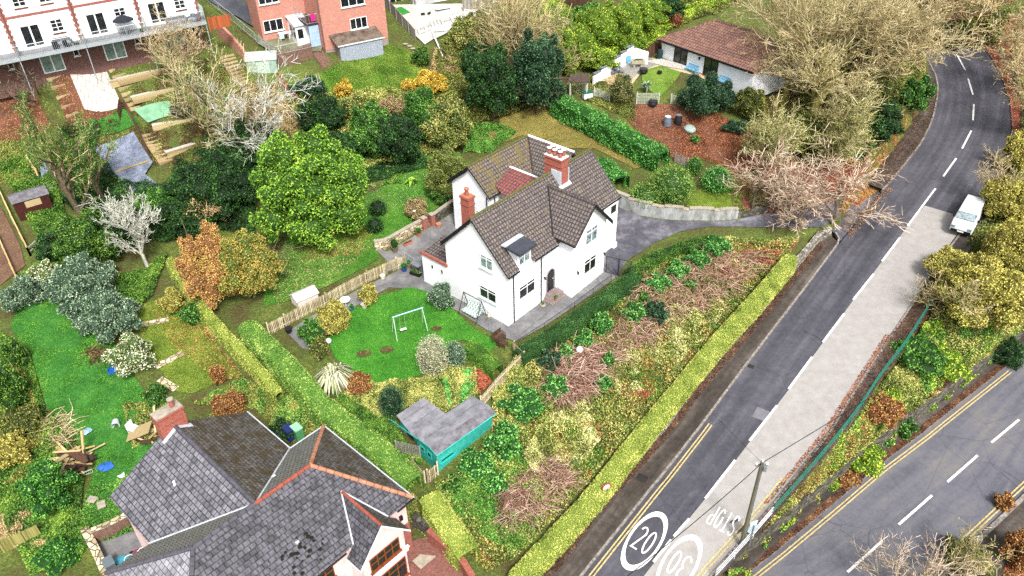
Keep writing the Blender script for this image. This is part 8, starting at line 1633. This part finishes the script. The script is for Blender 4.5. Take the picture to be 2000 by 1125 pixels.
# ------------------------------------------------------------------ left wild lawn clutter
def plankpile(q, n, label, R_=1.6, L=(1.2, 2.4)):
    t = put('wood_pile', label, 'wood pile', q); rr = random.Random(5)
    for i in range(n):
        a = rr.uniform(0, 3.14); l_ = rr.uniform(*L); M = Matrix.Translation((rr.uniform(-R_, R_)*.55, rr.uniform(-R_, R_)*.5, .1+.05*i*.55)) @ Matrix.Rotation(a, 4, 'Z') @ Matrix.Rotation(rr.uniform(-.3, .3), 4, 'Y'); MB().box(-l_/2, l_/2, -.06-.12*(i % 3 == 0), .06+.12*(i % 3 == 0), -.02, .02, M).build('plank', (M_TIMB, M_TIMD, M_SLEEP, M_WOODD)[i % 4], t)
    m_ = MB(); m_.tube((.5, .3, .3), (.75, .9, 2.3), .1, .1, 4); m_.build('plank', M_TIMB, t); m_ = MB(); m_.slab([(-1.3, .4, .5), (.2, .9, .9), (.3, -.2, .8), (-1.2, -.6, .4)], .04); m_.build('board', M_SLEEP, t)
plankpile((150,908), 34, 'heap of broken boards and timber on the wild lawn'); 
def scrap(q, label, c_, s_, name='plastic_sheet', h_=.2, seed=1):
    P = G(*q); r_ = random.Random(seed); m_ = MB(); n = 9
    V = [(0, 0, h_)]+[(s_*math.cos(2*math.pi*i/n)*r_.uniform(.6, 1.2), s_*math.sin(2*math.pi*i/n)*r_.uniform(.6, 1.2), r_.uniform(.02, h_*.8)) for i in range(n)]; V += [(x, y, z-.03) for x, y, z in V]
    m_.add(V, [(0, 1+i, 1+(i+1) % n) for i in range(n)]+[(n+1, n+2+(i+1) % n, n+2+i) for i in range(n)]+[(1+i, n+2+i, n+2+(i+1) % n, 1+(i+1) % n) for i in range(n)]); o = m_.build(name, flat('mat_scrap'+c_, c_, .5, .45, 0, 7)); o.location = P+Vector((0, 0, .1)); return tag(o, label, 'sheeting')
scrap((208,914), 'crumpled blue plastic sheet right of the timber heap', '2f5fae', .5, seed=2); scrap((172,846), 'pale blue cloth scrap above the timber heap', '8fb0cc', .35, seed=3); scrap((240,932), 'white plastic bag near the slate roof edge', 'd5dadd', .25, seed=4)
t = put('bucket', 'white bucket lying on its side on the wild lawn', 'bucket', (228,826)); M = Matrix.Translation((0, 0, .2)) @ Matrix.Rotation(R(100), 4, 'X') @ Matrix.Rotation(.3, 4, 'Y'); m_ = MB(); V = [M @ Vector((r_*math.cos(i*math.pi/7), r_*math.sin(i*math.pi/7), z)) for r_, z in ((.2, 0), (.3, .5), (.27, .5), (.18, .03)) for i in range(14)]; m_.add(V, [(j*14+i, j*14+(i+1) % 14, (j+1)*14+(i+1) % 14, (j+1)*14+i) for j in range(3) for i in range(14)]+[tuple(range(13, -1, -1))]); m_.build('body', M_FLASH, t)
chair(G(263,845)+Vector((0, 0, .1)), R(70), M_WHITEP, 'white plastic chair lying beside the leaf heap', name='garden_chair', w_=.6)
t = put('storage_crate', 'open blue plastic crate at the foot of the cream shrub', 'crate', (221,727), R(30)); m_ = MB(); m_.box(-.3, .3, -.22, .22, 0, .03); m_.box(-.3, .3, -.22, -.19, .032, .3); m_.box(-.3, .3, .19, .22, .032, .3); m_.box(-.3, -.27, -.188, .188, .032, .3); m_.box(.27, .3, -.188, .188, .032, .3); m_.build('body', flat('mat_crate_blue', '1f56b8', .5), t)
plankpile((290,858), 14, 'heap of leaves and broken branches beside the white chair', 1.2, (.5, 1.2)); 
stems('twig_pile', [(95,820),(140,815),(145,870),(110,880)], 160, 'twigt', 1.2, .022, .8); stems('twig_pile', [(168,690),(200,680),(205,708),(175,712)], 120, 'dirt', .8, .02, .4)
for q, l in (((182,980), 'square pale paving slab lying in the weeds'), ((200,990), 'broken smaller slab beside the square one'), ((145,975), 'buff stone block at the edge of the conifers')):
    P = G(*q); m_ = MB(); m_.box(-.3, .3, -.25, .25, 0, .06, Matrix.Rotation(q[0], 4, 'Z')); o = m_.build('paving_slab', M_COPE); o.location = P+Vector((0, 0, .2)); tag(o, l, 'slab')
t = put('metal_rack', 'green wire rack lying below the timber heap', 'rack', (155,935), R(30)); m_ = MB(); rails(m_, [Vector((-.9, 0, 0)), Vector((.9, 0, 0))], .35, .12, .012); m_.build('wires', M_SWG, t)
# yard wall and clutter by the pink house
wall_along('stone_wall', wp([(165,1052),(185,1090),(205,1135)], G), 1.2, .5, M_STONEY, 'rough buff stone wall at the lower left of the pink house', 'wall', jit=.1, hs=lambda t: .9)
wall_along('brick_wall', wp([(190,1062),(225,1048),(258,1030)], G), 1.4, .3, M_BRICK_W, 'dark brick retaining wall with upright coping stones behind the yard', 'wall', cope=1, cm=M_STONEY, hs=lambda t: 1.1)
wall_along('brick_wall', wp([(836,1060),(870,1088),(900,1116),(920,1150)], G), 1.2, .3, M_BRICK_R, 'curving red brick garden wall with orange coping at the bottom', 'wall', cope=1, cm=M_BRICK_O, hs=lambda t: 1.1)
wall_along('stone_wall', wp([(806,1028),(836,1052)], G), 1.0, .4, M_STONED, 'short dark rubble wall joining the curving brick wall', 'wall', jit=.08, hs=lambda t: 1.0)
t = put('childs_bike', 'small bicycle with white wheels lying in the narrow yard', 'bicycle', (268,1090), R(40)); 
for x in (-.4, .4):
    m_ = MB(); m_.path([(x+.27*math.cos(i*math.pi/8), 0, .3+.27*math.sin(i*math.pi/8)) for i in range(17)], .025, 5); m_.build('wheel', M_WHITEP, t)
m_ = MB(); m_.path([(-.4, 0, .3), (-.1, 0, .35), (.25, 0, .65), (.4, 0, .3)], .025, 5); m_.path([(-.1, 0, .35), (-.15, 0, .65), (.25, 0, .65), (.3, 0, .8)], .025, 5); m_.build('frame', flat('mat_magenta', '8c1f4a', .4), t); MB().box(-.25, -.05, -.06, .06, .66, .7).build('saddle', M_BLACK, t)
t = put('wheelie_bin', 'grey wheelie bin at the corner of the narrow yard', 'bin', (222,1118), R(40)); MB().prism([(-.28, -.35), (.28, -.35), (.28, .35), (-.28, .35)], 0, 1.0).build('body', flat('mat_grey_bin', '4d555a', .6), t); MB().slab([(-.3, -.4, 1.06), (.3, -.4, 1.06), (.3, .38, 1.1), (-.3, .38, 1.1)], .05).build('lid', flat('mat_grey_lid', '5d676c', .5), t)
for x in (-.2, .2): MB().tube((x-.04, .38, .1), (x+.04, .38, .1), .1, .1, 10).build('wheel', M_BLACK, t)
t = put('paddling_pool', 'folded blue and teal pool parts in the narrow yard', 'pool', (243,1100)); MB().lathe([(.45, 0), (.5, .15), (.4, .3), (.1, .32)], (0, 0, 0), 12, 1.3, .8).build('body', flat('mat_teal_pool', '3f8fa0', .5, .3), t)
for i, (q, l, c_) in enumerate((((568,858), 'dark blue bin behind the pink house roof valley', '1f2a5a'), ((584,856), 'green-lidded bin behind the pink house roof valley', '4d8a5a'))):
    t = put('wheelie_bin', l, 'bin', q, R(45)); MB().box(-.28, .28, -.35, .35, 0, 1.0).build('body', flat('mat_bin'+c_, c_, .5), t); MB().slab([(-.3, -.4, 1.06), (.3, -.4, 1.06), (.3, .38, 1.1), (-.3, .38, 1.1)], .05).build('lid', flat('mat_binl'+c_, c_ if i == 0 else '8ab89a', .5), t)
t = put('door_mat', 'pale grey paving slab on the brick patio below the brick column', 'slab', (832,1090), R(45)); MB().box(-.75, .75, -.4, .4, 0, .05).build('slab', M_COPE, t)
print('things', len(bpy.data.objects), 'time', time.time()-T0)
